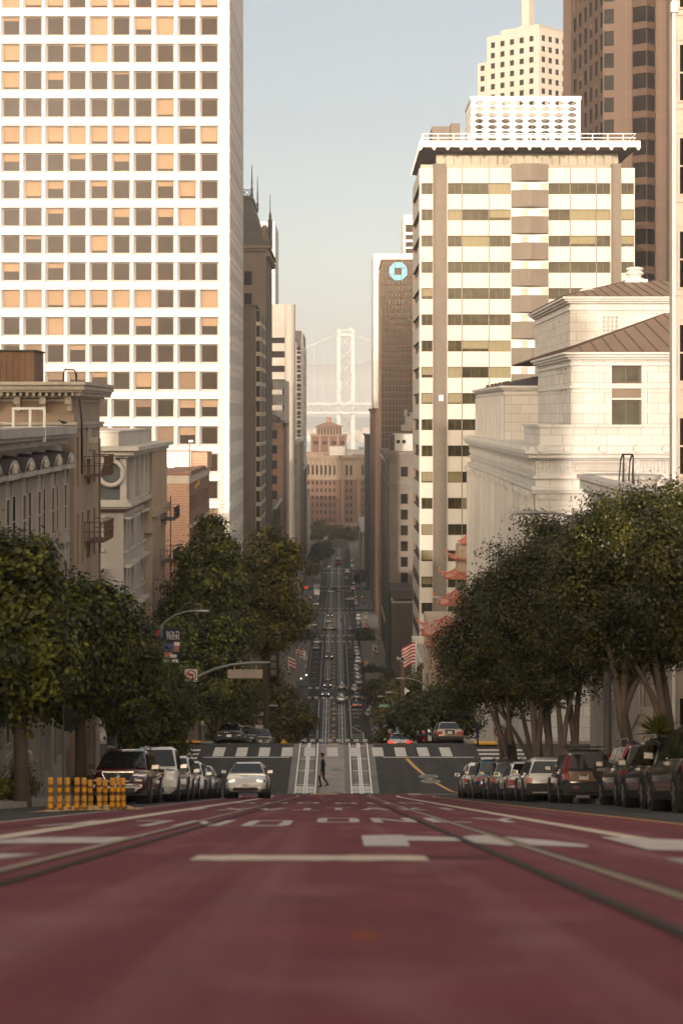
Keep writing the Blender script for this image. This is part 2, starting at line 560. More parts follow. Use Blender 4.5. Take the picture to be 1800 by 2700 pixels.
mat('cream_kerb', (.50, .36, .18), .85, var=.25, scale=4, dirt=(.22, .15, .09), dscale=2)
mat('signal_red_board', (1, .07, .03), .4, emit=.25)
mat('signal_white', (1, .9, .75), .4, emit=3)
mat('cloth_red', (.42, .03, .04), .8, var=.1)
mat('cloth_white', (.72, .68, .64), .8, var=.06)
mat('skin', (.34, .18, .12), .6, var=.08, obj_co=True)
mat('cloth_black', (.010, .010, .011), .8, var=.3, obj_co=True)
mat('cloth_navy', (.014, .020, .042), .75, var=.2, obj_co=True)
mat('hair_dark', (.012, .008, .006), .6, obj_co=True)
mat('hair_brown', (.12, .06, .03), .6, obj_co=True)
mat('wood_brown', (.16, .09, .055), .8, var=.25, scale=1.2, stretch=.2)
mat('pole_brown', (.16, .085, .065), .7, var=.2, stretch=.3)
brick_mat('club_stone', (.52, .505, .49), (.45, .43, .405), (.28, .24, .21), 1.5, .72)
MATS['club_stone'].node_tree.nodes['Brick Texture'].inputs['Mortar Size'].default_value = .018
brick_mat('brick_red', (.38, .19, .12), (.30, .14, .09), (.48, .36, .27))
brick_mat('brick_shaded', (.19, .085, .06), (.14, .065, .05), (.24, .16, .13))  # darker copy of brick_red: shade put into the brick colour

# ---------------- ground, road, pavements ----------------
def strip_mesh(name, m, fx0, fx1, y0, y1, dz, kind='structure', extra=(), parent=None, step=None, **kw):
 """a sheet that follows the street profile between two side curves"""
 ys = sorted(set([y0, y1] + [y for y in PY if y0 < y < y1] + list(extra) + ([y0 + i * step for i in range(1, int((y1 - y0) / step))] if step else [])))
 mb = MB()
 for a, b in zip(ys[:-1], ys[1:]):
  mb.face([(fx0(a), a, g(a) + dz), (fx1(a), a, g(a) + dz), (fx1(b), b, g(b) + dz), (fx0(b), b, g(b) + dz)])
 return mb.build(name, m, parent, kind=kind, **kw)

mb = MB()
ys = PY
for a, b in zip(ys[:-1], ys[1:]):
 mb.face([(-3500, a, g(a) - .05), (3500, a, g(a) - .05), (3500, b, g(b) - .05), (-3500, b, g(b) - .05)])
mb.build('ground', 'earth', kind='structure')
mb = MB()
mb.face([(-3900, 1150, -73.5), (3900, 1150, -73.5), (3900, 9350, -73.5), (-3900, 9350, -73.5)])
mb.build('water', 'water', kind='structure')
strip_mesh('road', 'asphalt', curbL, curbR, -900, 1155, 0, step=40)
# cross streets
for n_, (a, b) in enumerate(((95.0, 113.5), (243, 260), (381.5, 396), (498, 511), (621, 640), (720, 735), (806, 822))):
 for s_ in (-1, 1):
  mb = MB()
  e = (lambda Y: curbL(Y)) if s_ < 0 else (lambda Y: curbR(Y))
  yy = sorted([a, b] + [y for y in PY if a < y < b])
  for p, q in zip(yy[:-1], yy[1:]):
   xs = [e(p), s_ * 240.0]
   xq = [e(q), s_ * 240.0]
   pts = [(xs[0], p, g(p)), (xs[1], p, g(p)), (xq[1], q, g(q)), (xq[0], q, g(q))]
   mb.face(pts if s_ > 0 else pts[::-1])
  mb.build('side_street', 'asphalt', kind='structure')
# pavements with kerbs
def pavement(side, y0, y1):
 e = curbL if side < 0 else curbR
 mb = MB()
 ys = sorted(set([y0, y1] + [y for y in PY if y0 < y < y1] + [y0 + i * 30 for i in range(1, int((y1 - y0) / 30))]))
 for a, b in zip(ys[:-1], ys[1:]):
  A, B, W = e(a), e(b), side * 9.0
  k = side * .18
  def q(x0, x1, z0, z1, m):
   pts = [(x0(a), a, g(a) + z0), (x1(a), a, g(a) + z1), (x1(b), b, g(b) + z1), (x0(b), b, g(b) + z0)]
   mb.face(pts if side > 0 else pts[::-1], m)
  q(e, lambda Y: e(Y) + side * .02, 0, .15, 1)
  q(lambda Y: e(Y) + side * .02, lambda Y: e(Y) + k, .15, .15, 1)
  q(lambda Y: e(Y) + k, lambda Y: e(Y) + side * 10, .15, .17, 0)
 x0, x1 = e(y0), e(y0) + side * 10
 mb.face([(x0, y0, g(y0)), (x1, y0, g(y0)), (x1, y0, g(y0) + .16), (x0, y0, g(y0) + .15)], 1)
 mb.build('pavement', ['sidewalk', 'concrete'], kind='structure')
PAVE = [(-600, 94.5), (114, 242), (261, 381), (396.5, 497.5), (511.5, 620.5), (640.5, 719.5), (735.5, 805.5), (822.5, 960)]
for a, b in PAVE:
 pavement(-1, a, b)
 pavement(1, a, b)

# red transit lanes in front of the crossing and behind the far edge
def cst(c): return lambda Y: c
RED = strip_mesh('red_lane', 'red_paint', cst(-4.95), cst(4.7), -40, 94.6, .004, step=6)
# the crossing: paving round the cable tracks
strip_mesh('track_bed', 'track_concrete', lambda Y: mid(Y) - 2.45, lambda Y: mid(Y) + 2.45, 96.2, 113.6, .006)
strip_mesh('track_bed', 'asphalt_smooth', lambda Y: mid(Y) - 2.5, lambda Y: mid(Y) + 2.5, 114.8, 960, .006, step=40)
strip_mesh('median_strip', 'concrete', lambda Y: mid(Y) - .75, lambda Y: mid(Y) + .62, 96.3, 113.4, .010)
for y0, y1, x0, x1, m_ in ((94.7, 95.7, -1.5, -.1, 'yellow_paint'), (94.7, 95.9, -.1, 1.1, 'red_paint'), (94.7, 95.9, 2.6, 3.6, 'red_paint'), (94.7, 95.6, 3.6, 4.3, 'cream_paint'),
         (112.4, 113.9, .0, 2.6, 'red_paint'), (112.5, 113.9, -.55, 0.0, 'yellow_paint'), (112.4, 113.9, 2.9, 4.7, 'red_paint')):
 strip_mesh('paint_patch', m_, cst(x0), cst(x1), y0, y1, .014)
strip_mesh('stop_bar', 'white_paint', cst(2.6), cst(7.6), 95.0, 95.25, .012)
# rails and cable slot of both tracks
for side in (-1, 1):
 def cx(off):
  return lambda Y: mid(Y) + side * 1.51 + off
 mb = MB()
 def sheet(o0, o1, y0, y1, dz, m):
  ys = sorted(set([y0, y1] + [y for y in PY if y0 < y < y1] + [y0 + i * 25 for i in range(1, int((y1 - y0) / 25))]))
  f0, f1 = cx(o0), cx(o1)
  for a, b in zip(ys[:-1], ys[1:]):
   mb.face([(f0(a), a, g(a) + dz), (f1(a), a, g(a) + dz), (f1(b), b, g(b) + dz), (f0(b), b, g(b) + dz)], m)
 for o in (-.535, .535):
  inn = -1 if o > 0 else 1
  sheet(o - .04, o + .04, 95.5, 960, .018, 0)                       # railhead
  a_, b_ = sorted((o + inn * .036, o + inn * .085))
  sheet(a_, b_, 95.5, 200, .0155, 1)                                   # flangeway
 sheet(-.10, -.014, 95.5, 960, .018, 0)
 sheet(.014, .10, 95.5, 960, .018, 0)
 sheet(-.014, .014, 95.5, 500, .0165, 1)
 sheet(-.04, .04, -40, 95.5, .0125, 1)
 qo = .40 if side > 0 else -.30
 sheet(qo - .045, qo + .035, -40, 95.5, .0125, 2)
 sheet(qo + .036, qo + .075, -40, 95.5, .0120, 1)
 if True:
  for y in (99.2, 103.2, 107.0, 111.5):
   mb.face([(cx(-.5)(y), y, g(y) + .014), (cx(.5)(y), y, g(y) + .014), (cx(.5)(y), y + .22, g(y + .22) + .014), (cx(-.5)(y), y + .22, g(y + .22) + .014)], 3)
  y = 318
  while y < 500:
   for a_, b_ in ((-.5, -.08), (.08, .5)):
    mb.face([(cx(a_)(y), y, g(y) + .014), (cx(b_)(y), y, g(y) + .014), (cx(b_)(y), y + .5, g(y + .5) + .014), (cx(a_)(y), y + .5, g(y + .5) + .014)], 3)
   y += random.uniform(5, 15)
 for (a_, b_) in ((-.5, -.1), (.1, .5)):
  for yy in (96.6, 97.75):
   mb.face([(cx(a_)(yy), yy, g(yy) + .016), (cx(b_)(yy), yy, g(yy) + .016), (cx(b_)(yy), yy + 1.05, g(yy + 1.05) + .016), (cx(a_)(yy), yy + 1.05, g(yy + 1.05) + .016)], 4)
 mb.build('cable_track', ['rail_sheen', 'groove', 'rail_rust', 'cream_paint', 'white_paint'], kind='structure')
# crosswalks
def crosswalk(y0, y1, spacing=1.33, wid=.62, skip=(), x0=None, x1=None, m='white_paint'):
 mb = MB()
 x0 = curbL(y0) + .5 if x0 is None else x0
 x1 = curbR(y0) - .5 if x1 is None else x1
 x = x0
 while x + wid < x1:
  mb.face([(x, y0, g(y0) + .022), (x + wid, y0, g(y0) + .022), (x + wid * .96, y1, g(y1) + .022), (x - wid * .04, y1, g(y1) + .022)])
  x += spacing
 return mb
mb = crosswalk(107.9, 111.0, 1.36, .66)
for y in (107.5,):
 mb.face([(-8, y, g(y) + .022), (-2.9, y, g(y) + .022), (-2.9, y + .22, g(y) + .022), (-8, y + .22, g(y) + .022)])
 mb.face([(2.6, y, g(y) + .022), (8, y, g(y) + .022), (8, y + .22, g(y) + .022), (2.6, y + .22, g(y) + .022)])
mb.build('crosswalk', 'white_paint', kind='structure')
# crosswalks over the side street, both ends
for s_ in (-1, 1):
 mb = MB()
 y = 96.3
 while y < 110.5:
  xa, xb = sorted((s_ * 8.35, s_ * 11.4))
  mb.face([(xa, y, g(y) + .012), (xb, y, g(y) + .012), (xb, y + .6, g(y + .6) + .012), (xa, y + .6, g(y + .6) + .012)])
  y += 1.35
 mb.build('crosswalk', 'white_paint', kind='structure')
for y0 in (321.5, 378.5, 394.5, 494.5, 510.5, 615, 641.5, 716.5, 735.5, 803, 822.5):
 crosswalk(y0, y0 + 3.6, 1.55, .85, x0=curbL(y0) + .9, x1=curbR(y0) - .3).build('crosswalk', 'white_paint', kind='structure')
# curved yellow turning line and manhole covers in the crossing
mb = MB()
pts = [(4.0, 107.2), (4.35, 104.6), (4.8, 102.0), (5.35, 99.6), (6.0, 97.4), (6.55, 96.0)]
for (xa, ya), (xb, yb) in zip(pts[:-1], pts[1:]):
 mb.face([(xa - .11, ya, g(ya) + .012), (xb - .11, yb, g(yb) + .012), (xb + .11, yb, g(yb) + .012), (xa + .11, ya, g(ya) + .012)])
mb.build('turning_line', 'yellow_paint', kind='structure')
for x, y, r_ in ((5.0, 101.6, .55), (5.05, 100.2, .55), (-.1, 103.6, .5), (8.3, 103.0, .6), (-.1, 96.2, .5)):
 m_ = MB()
 m_.disc((x, y, g(y) + .012), r_, 'z', 20, 0, .012)
 m_.disc((x, y, g(y) + .020), r_ * .72, 'z', 20, 1, .006)
 m_.build('manhole_cover', ['pole_grey', 'track_concrete'], kind='structure')
# lane lines of the near street
def line(x0, x1, w, y0, y1, m, dz=.009, wob=0):
 mb = MB()
 n = max(2, int((y1 - y0) / 2.5))
 for i in range(n):
  a, b = y0 + (y1 - y0) * i / n, y0 + (y1 - y0) * (i + 1) / n
  xa, xb = x0 + (x1 - x0) * i / n, x0 + (x1 - x0) * (i + 1) / n
  mb.face([(xa - w / 2, a, g(a) + dz), (xa + w / 2, a, g(a) + dz), (xb + w / 2, b, g(b) + dz), (xb - w / 2, b, g(b) + dz)])
 return mb.build('lane_line', m, kind='structure')
line(-3.5, -3.45, .30, -10, 93.5, 'cream_paint')
line(3.02, 3.0, .22, -10, 93.5, 'cream_paint')
line(4.72, 4.8, .12, -10, 93, 'yellow_paint', .010)
line(-4.95, -4.95, .10, 5, 93, 'cream_paint', .010)
line(3.75, 3.75, .06, 3, 90, 'groove', .008)
line(-4.2, -4.2, .05, 3, 90, 'groove', .008)
# far lane lines, left and right of the tracks
def fline(off, w, y0, y1, m='white_paint', dash=None):
 mb = MB()
 y = y0
 while y < y1:
  L = dash[0] if dash else 12
  b = min(y + L, y1)
  mb.face([(mid(y) + off - w / 2, y, g(y) + .012), (mid(y) + off + w / 2, y, g(y) + .012), (mid(b) + off + w / 2, b, g(b) + .012), (mid(b) + off - w / 2, b, g(b) + .012)])
  y = b + (dash[1] if dash else 0)
 mb.build('lane_line', m, kind='structure')
for y0, y1 in ((325.5, 378), (398.5, 494), (514.5, 614), (645.5, 716), (739.5, 802), (826, 950)):
 fline(-3.05, .17, y0, y1)
 fline(3.15, .17, y0, y1)
 fline(-5.0 - .9, .10, y0 + 2, y1 - 8)
 fline(-.05, .5, y0, y1, 'yellow_paint', (2.5, 5))
 for k_ in range(int((y1 - y0) / 11)):
  y = y0 + 4 + k_ * 11
  m_ = MB()
  for x in (mid(y) - 4.6, mid(y) - .3, mid(y) + 4.3):
   m_.face([(x - .55, y, g(y) + .012), (x + .55, y, g(y) + .012), (x + .55, y + .55, g(y + .55) + .012), (x - .55, y + .55, g(y + .55) + .012)])
  m_.build('lane_marker', 'cream_paint', kind='structure')
# angled island markings by the kerb of the first far block
mb = MB()
def seg(xa, ya, xb, yb, w):
 mb.face([(xa - w, ya, g(ya) + .013), (xa + w, ya, g(ya) + .013), (xb + w, yb, g(yb) + .013), (xb - w, yb, g(yb) + .013)])
seg(mid(328) + 5.3, 318.5, mid(328) + 5.3, 332, .1); seg(mid(332) + 5.3, 332, mid(338) + 3.2, 340, .12)
seg(mid(360) + 3.2, 366, mid(360) + 4.6, 372, .1); seg(mid(360) + 4.6, 372, mid(360) + 4.6, 378, .1)
seg(mid(500) + 3.2, 478, mid(500) + 4.4, 485, .1); seg(mid(500) + 4.4, 485, mid(500) + 4.4, 492, .1)
for y in (322, 324.5, 327, 329.5): seg(mid(y) + 3.3, y, mid(y) + 5.2, y, .0) if False else mb.face([(mid(y) + 3.3, y, g(y) + .013), (mid(y) + 5.2, y, g(y) + .013), (mid(y) + 5.2, y + .5, g(y + .5) + .013), (mid(y) + 3.3, y + .5, g(y + .5) + .013)])
mb.build('island_marking', 'white_paint', kind='structure')
for wd, yy in (('KEEP', 357), ('CLEAR', 362)):
 for sdx in (-.6, 3.0):
  o = text_mesh('road_lettering', wd, 1.9, 'white_paint', None, (mid(yy) + sdx + 1.2, yy, g(yy) + .02), (math.atan(slope(yy)), 0, 0), .002, sx=.55)
  tag(o, kind='structure')
# worn letters of the transit lanes, very foreshortened from the camera
def glyph(cx_, y0, L, W, strokes, m='worn_white', name='road_lettering'):
 mb = MB()
 for (xa, ya, xb, yb, wx) in strokes:
  n = 4
  for i in range(n):
   t0, t1 = i / n, (i + 1) / n
   p = [(cx_ + (xa + (xb - xa) * t) * W, y0 + (ya + (yb - ya) * t) * L) for t in (t0, t1)]
   if abs(yb - ya) < .01:
    h = wx * L
    mb.face([(p[0][0], p[0][1] - h, g(p[0][1] - h) + .0105), (p[1][0], p[1][1] - h, g(p[1][1] - h) + .0105), (p[1][0], p[1][1] + h, g(p[1][1] + h) + .0105), (p[0][0], p[0][1] + h, g(p[0][1] + h) + .0105)])
   else:
    h = wx * W
    mb.face([(p[0][0] - h, p[0][1], g(p[0][1]) + .0105), (p[0][0] + h, p[0][1], g(p[0][1]) + .0105), (p[1][0] + h, p[1][1], g(p[1][1]) + .0105), (p[1][0] - h, p[1][1], g(p[1][1]) + .0105)])
 return mb.build(name, m, kind='structure')
LT = {'Y': [(-.45, 1, 0, .5, .13), (.45, 1, 0, .5, .13), (0, 0, 0, .5, .13)],
   'L': [(-.35, 0, -.35, 1, .13), (-.4, .06, .45, .06, .06)],
   'N': [(-.4, 0, -.4, 1, .12), (.4, 0, .4, 1, .12), (-.4, 1, .4, 0, .12)],
   'O': [(-.4, .1, -.4, .9, .12), (.4, .1, .4, .9, .12), (-.45, .06, .45, .06, .06), (-.45, .94, .45, .94, .06)],
   'U': [(-.4, .1, -.4, 1, .12), (.4, .1, .4, 1, .12), (-.45, .06, .45, .06, .06)],
   'S': [(-.42, .94, .42, .94, .06), (-.42, .5, .42, .5, .06), (-.42, .06, .42, .06, .06), (-.4, .5, -.4, .94, .12), (.4, .06, .4, .5, .12)],
   'B': [(-.4, 0, -.4, 1, .12), (-.42, .94, .35, .94, .06), (-.42, .5, .38, .5, .06), (-.42, .06, .35, .06, .06), (.36, .08, .36, .45, .12), (.33, .55, .33, .92, .12)],
   'T': [(0, 0, 0, 1, .13), (-.48, .94, .48, .94, .06)], 'I': [(0, 0, 0, 1, .15)], 'A': [(-.42, 0, 0, 1, .13), (.42, 0, 0, 1, .13), (-.3, .35, .3, .35, .05)],
   'X': [(-.42, 0, .42, 1, .13), (.42, 0, -.42, 1, .13)]}
def word(wd, xc, y0, L, W, pitch, flip=False):
 n = len(wd)
 for i, ch in enumerate(wd):
  st = LT[ch]
  k = i - (n - 1) / 2
  if flip:
   st = [(-a, 1 - b, -c, 1 - d, e) for a, b, c, d, e in st]
   k = -k
  glyph(xc + k * pitch, y0, L, W, st)
word('ONLY', 1.25, 26.5, 3.6, .62, .84)
word('TAXI', 1.25, 40.5, 4.2, .62, .84)
word('BUS', 1.25, 55, 4.2, .7, 1.0)
word('ONLY', -2.35, 24.0, 4.0, .62, .9, True)
word('TAXI', -2.0, 40.0, 4.2, .62, .84, True)
word('BUS', -2.0, 56, 4.2, .7, 1.0, True)
# the large broken stroke nearer to the camera, a patch on the left and a steel plate strip
mb = MB()
def poly_on_road(pts, m=0, dz=.0108):
 mb.face([(x, y, g(y) + dz) for x, y in pts], m)
poly_on_road([(.22, 15.9), (.62, 15.9), (.66, 17.6), (.70, 19.6), (.24, 19.4)])
poly_on_road([(.66, 17.6), (1.0, 17.4), (1.25, 17.5), (1.25, 18.6), (1.0, 18.9), (.68, 19.3)])
poly_on_road([(1.25, 16.9), (1.50, 16.0), (1.68, 16.6), (1.72, 18.0), (1.60, 19.5), (1.40, 19.3), (1.25, 18.7)])
mb.build('road_lettering', 'worn_white', kind='structure')
mb = MB()
poly_on_road([(1.55, 16.4), (2.12, 15.6), (2.22, 16.2), (2.02, 17.6), (1.60, 19.3)])
poly_on_road([(2.55, 15.0), (3.4, 14.2), (3.5, 17.5), (2.7, 18.9)])
mb.build('road_lettering', 'worn_white', kind='structure')
mb = MB()
poly_on_road([(2.2, 9.5), (3.9, 8.8), (4.1, 13.6), (2.35, 13.2)])
mb.build('concrete_patch', 'concrete', kind='structure')
mb = MB()
poly_on_road([(-3.35, 12.6), (-2.5, 12.8), (-2.3, 14.1), (-3.3, 14.0)])
poly_on_road([(-3.3, 16.6), (-2.15, 16.8), (-2.0, 18.8), (-3.2, 18.6)])
mb.build('road_lettering', 'worn_white', kind='structure')
mb = MB()
xs = np.linspace(-1.06, .64, 14)
edge = [(x, 12.85 + random.uniform(-.09, .09)) for x in xs] + [(x, 13.75 + random.uniform(-.12, .12)) for x in xs[::-1]]
poly_on_road(edge, 0, .0100)
mb.build('seam_patch', 'cream_paint', kind='structure')
mb = MB()
poly_on_road([(.64, 13.35), (1.15, 13.4), (1.15, 13.62), (.64, 13.66)], 0, .0095)
mb.build('seam_crack', 'groove', kind='structure')
# a small orange reflector stud in the middle of the lane
def stud(x, y, m):
 mb = MB()
 mb.hexa([(x - .05, y - .06, g(y) + .004), (x + .05, y - .06, g(y) + .004), (x + .05, y + .06, g(y + .06) + .004), (x - .05, y + .06, g(y + .06) + .004)],
   [(x - .04, y - .03, g(y) + .019), (x + .04, y - .03, g(y) + .019), (x + .04, y + .03, g(y) + .016), (x - .04, y + .03, g(y) + .016)])
 return mb.build('road_stud', m)
tag(stud(.09, 6.35, 'stud_orange'), 'small orange reflector stud in the middle of the red lane', 'road stud')
# hills over the bay
def hill(name, y, x0, x1, zt, seed, depth=900):
 r_ = np.random.default_rng(seed)
 mb = MB()
 n = 60
 ph = r_.uniform(0, 6.28, 5)
 rows = []
 for t in np.linspace(0, 1, 9):
  row = []
  for i in range(n + 1):
   x = x0 + (x1 - x0) * i / n
   h = sum(math.sin(x * f_ + p) * a_ for f_, p, a_ in zip((.0011, .0027, .0061, .013, .029), ph, (.30, .18, .09, .05, .025)))
   env = math.sin(math.pi * min(1, max(0, i / n))) ** .35
   z = -74 + (zt + 74) * (.72 + h * .6) * env * math.sin(math.pi * t * .5)
   row.append((x, y + depth * t, z))
  rows.append(row)
 mb.loft(rows, 0, False, False)
 mb.build(name, 'hill_green', kind='structure', smooth=60)
hill('hills', 7600, -3300, 3300, 300, 3, 1600)
hill('hills', 5200, -3300, 3300, 20, 9, 900)

# ---------------- building helpers ----------------
def fp(O, a, x, d, z):
 return (O[0] + math.cos(a) * x + math.sin(a) * d, O[1] + math.sin(a) * x - math.cos(a) * d, z)

def facade(mb, O, a, W, z0, z1, ops=(), depth=.25, m=0, mr=None, bev=None):
 """wall from O along angle a with real recesses; bev = (left, right, bottom, top) splay of the reveals"""
 mr = m if mr is None else mr
 xs = sorted(set([0, W] + [q for o in ops for q in o[:2]]))
 zs = sorted(set([z0, z1] + [q for o in ops for q in o[2:]]))
 holes = [((o[0] + o[1]) / 2, (o[2] + o[3]) / 2, o) for o in ops]
 hset = set()
 for o in ops:
  for i in range(len(xs) - 1):
   if o[0] - 1e-6 <= xs[i] and xs[i + 1] <= o[1] + 1e-6:
    for j in range(len(zs) - 1):
     if o[2] - 1e-6 <= zs[j] and zs[j + 1] <= o[3] + 1e-6: hset.add((i, j))
 for i in range(len(xs) - 1):
  j = 0
  while j < len(zs) - 1:
   if (i, j) in hset: j += 1; continue
   k = j
   while k + 1 < len(zs) - 1 and (i, k + 1) not in hset: k += 1
   mb.face([fp(O, a, xs[i], 0, zs[j]), fp(O, a, xs[i + 1], 0, zs[j]), fp(O, a, xs[i + 1], 0, zs[k + 1]), fp(O, a, xs[i], 0, zs[k + 1])], m)
   j = k + 1
 for (x0, x1, a0, a1) in ops:
  l, r, b, t = bev or (0, 0, 0, 0)
  A = [fp(O, a, x0, 0, a0), fp(O, a, x1, 0, a0), fp(O, a, x1, 0, a1), fp(O, a, x0, 0, a1)]
  Bq = [fp(O, a, x0 + l, -depth, a0 + b), fp(O, a, x1 - r, -depth, a0 + b), fp(O, a, x1 - r, -depth, a1 - t), fp(O, a, x0 + l, -depth, a1 - t)]
  for k in range(4):
   j = (k + 1) % 4
   mb.face([A[k], A[j], Bq[j], Bq[k]], mr)

WIN_CACHE = {}
STY = {  # frame material, glass material, layout
 'fixed': ('bronze', 'glass_brown', 'plain', .05), 'sash': ('cream_trim', 'glass_dark', 'sash', .07), 'sashdark': ('dark_metal', 'glass_dark', 'sash', .06),
 'sashgrey': ('grey_trim', 'glass_dark', 'sash', .07), 'double': ('dark_metal', 'glass_dark', 'double', .06), 'olive2': ('bronze', 'glass_olive', 'double', .07),
 'olive5': ('bronze', 'glass_olive', 'five', .06), 'olive3': ('bronze', 'glass_olive', 'three', .06), 'big': ('bronze', 'glass_dark', 'plain', .06), 'pale': ('bronze', 'glass_pale', 'plain', .05),
 'arch': ('bronze', 'glass_dark', 'plain', .1), 'doubleb': ('bronze', 'glass_brown', 'double', .06), 'strip': ('dark_metal', 'glass_black', 'plain', .05), 'club': ('bronze', 'glass_pale', 'double', .16)}
def window_geo(mb, w, h, style, P):
 fm, gm, lay, t = STY[style]
 def bx(x0, x1, z0, z1, y0, y1, m):
  b = [P(x0, y0, z0), P(x1, y0, z0), P(x1, y1, z0), P(x0, y1, z0)]
  tq = [P(x0, y0, z1), P(x1, y0, z1), P(x1, y1, z1), P(x0, y1, z1)]
  mb.hexa(b, tq, m)
 bx(0, t, 0, h, -.06, .02, 0); bx(w - t, w, 0, h, -.06, .02, 0)
 bx(t, w - t, 0, t, -.06, .02, 0); bx(t, w - t, h - t, h, -.06, .02, 0)
 cut = []
 if lay == 'sash': bx(t, w - t, h * .5 - t * .4, h * .5 + t * .4, -.05, .02, 0)
 n = {'double': 2, 'three': 3, 'five': 5}.get(lay, 1)
 for k in range(1, n): bx(w * k / n - t * .4, w * k / n + t * .4, t, h - t, -.05, .02, 0)
 for k in range(n):
  x0 = w * k / n + (t if k == 0 else t * .4); x1 = w * (k + 1) / n - (t if k == n - 1 else t * .4)
  mb.face([P(x0, 0, t), P(x1, 0, t), P(x1, 0, h - t), P(x0, 0, h - t)], 1)

class Bld:
 def __init__(s, name, label, x, y, cat='building', z=None, group=None, lim=100):
  s.root = thing(name, label, cat, (x, y, g(y) if z is None else z), group=group)
  s.n, s.extra, s.xm, s.lim = 0, None, None, lim
 def window(s, O, a, o, depth, style, blind=None, bev=None):
  x0, x1, z0, z1 = o
  l, r, b, t = bev or (0, 0, 0, 0)
  x0 += l; x1 -= r; z0 += b; z1 -= t
  w, h = x1 - x0, z1 - z0
  if s.n < s.lim:
   key = (round(w, 3), round(h, 3), style)
   if key not in WIN_CACHE:
    mb = MB()
    window_geo(mb, w, h, style, lambda x, y, z: (x, y, z))
    WIN_CACHE[key] = mb.mesh('window', STY[style][:2])
   ob = bpy.data.objects.new('window', WIN_CACHE[key])
   ob.location = fp(O, a, x0, -depth, z0)
   ob.rotation_euler = (0, 0, a)
   COL.objects.link(ob)
   hang(ob, s.root)
   s.n += 1
   if blind:
    m_, f_ = blind
    bm_ = MB()
    bm_.box(.07, w - .07, -.018, -.008, h * (1 - f_) + .06, h - .06)
    bo = bpy.data.objects.new('blind', bm_.mesh('blind', [MATS[m_]]))
    COL.objects.link(bo)
    bo.parent = ob
  else:
   if s.extra is None: s.extra, s.xm = MB(), style
   window_geo(s.extra, w, h, s.xm, lambda x, y, z: fp(O, a, x0 + x, -depth - y, z0 + z))
   if blind:
    m_, f_ = blind
    k = 2 if m_ == 'blind_tan' else 3
    s.extra.fbox((O[0], O[1]), a, x0 + .07, x1 - .07, -depth + .008, -depth + .018, z0 + h * (1 - f_) + .06, z1 - .06, k)
 def wall(s, mb, O, a, W, z0, z1, cols=(), rows=(), d=.25, style='fixed', bev=None, blind=None, m=0, mr=None, skip=None):
  ops = []
  for j, (za, zb) in enumerate(rows):
   for i, (xa, xb) in enumerate(cols):
    if skip and skip(i, j): continue
    ops.append((xa, xb, za, zb))
  facade(mb, O, a, W, z0, z1, ops, d, m, mr, bev)
  k = 0
  for o in ops:
   s.window(O, a, o, d, style, blind(k) if blind else None, bev)
   k += 1
 def done(s):
  if s.extra:
   s.extra.build('window', list(STY[s.xm][:2]) + ['blind_tan', 'blind_brown'], s.root, kind='stuff')
 def part(s, mb, name, mats, smooth=0, kind=None):
  return mb.build(name, mats, s.root, smooth=smooth, kind=kind)

def cols(n, W, w, m0=None, m1=None):
 m0 = (W - n * w) / (n + 1) if m0 is None else m0
 m1 = m0 if m1 is None else m1
 if n == 1: return [(m0, m0 + w)]
 p = (W - m0 - m1 - w) / (n - 1)
 return [(m0 + i * p, m0 + i * p + w) for i in range(n)]
def rows(z, pitch, n, h): return [(z + i * pitch, z + i * pitch + h) for i in range(n)]
LA, RA = R(90), R(-90)          # street face of a left-hand and a right-hand building
def roof(mb, x0, x1, y0, y1, z, m=0): mb.face([(x0, y0, z), (x1, y0, z), (x1, y1, z), (x0, y1, z)], m)
def plain(mb, x0, x1, y0, y1, z0, z1, w=True, st=0, m=0):
 """the plain remaining sides of a block"""
 if w: facade(mb, (x0, y0), 0, x1 - x0, z0, z1, m=m)
 facade(mb, (x1, y1), R(180), x1 - x0, z0, z1, m=m)
 if st != 'L': facade(mb, (x1, y0), LA, y1 - y0, z0, z1, m=m)
 if st != 'R': facade(mb, (x0, y1), RA, y1 - y0, z0, z1, m=m)
def cornice(mb, O, a, x0, x1, z, steps, m=0, dent=None, dm=0):
 """steps: (height, projection) from below; dent = (spacing, width, height, projection) row of blocks under the top step"""
 for h, p in steps:
  mb.fbox(O, a, x0 - p, x1 + p, -.2, p, z, z + h, m)
  z += h
 if dent:
  sp, w, h, p, zt = dent
  x = x0
  while x < x1:
   mb.fbox(O, a, x, x + w, 0, p, zt - h, zt, dm)
   x += sp
def fire_escape(B, O, a, x0, x1, zs, d=.95, m='dark_metal', ladder=True):
 for zz in zs:
  mb = MB()
  n = 8
  for k in range(n): mb.fbox(O, a, x0, x1, .02 + d * k / n, .02 + d * k / n + d / n * .55, zz, zz + .05)
  for zr in (.5, .95):
   mb.fbox(O, a, x0, x1, d, d + .04, zz + zr, zz + zr + .04)
   mb.fbox(O, a, x0, x0 + .04, 0, d, zz + zr, zz + zr + .04); mb.fbox(O, a, x1 - .04, x1, 0, d, zz + zr, zz + zr + .04)
  x = x0
  while x < x1:
   mb.fbox(O, a, x, x + .025, d, d + .025, zz + .05, zz + .95); x += .22
  for k in range(4):
   q = d * k / 4
   mb.fbox(O, a, x0, x0 + .03, q, q + .03, zz + .05, zz + .95); mb.fbox(O, a, x1 - .03, x1, q, q + .03, zz + .05, zz + .95)
  B.part(mb, 'fire_escape', m)
 if ladder and len(zs) > 1:
  mb = MB()
  xm = x0 + (x1 - x0) * .35
  lo, hi = min(zs), max(zs)
  for xx in (xm, xm + .4): mb.fbox(O, a, xx, xx + .04, d * .55, d * .55 + .04, lo, hi + 1.8)
  z_ = lo
  while z_ < hi + 1.7:
   mb.fbox(O, a, xm, xm + .4, d * .55, d * .55 + .03, z_, z_ + .03); z_ += .33
  B.part(mb, 'ladder', m)

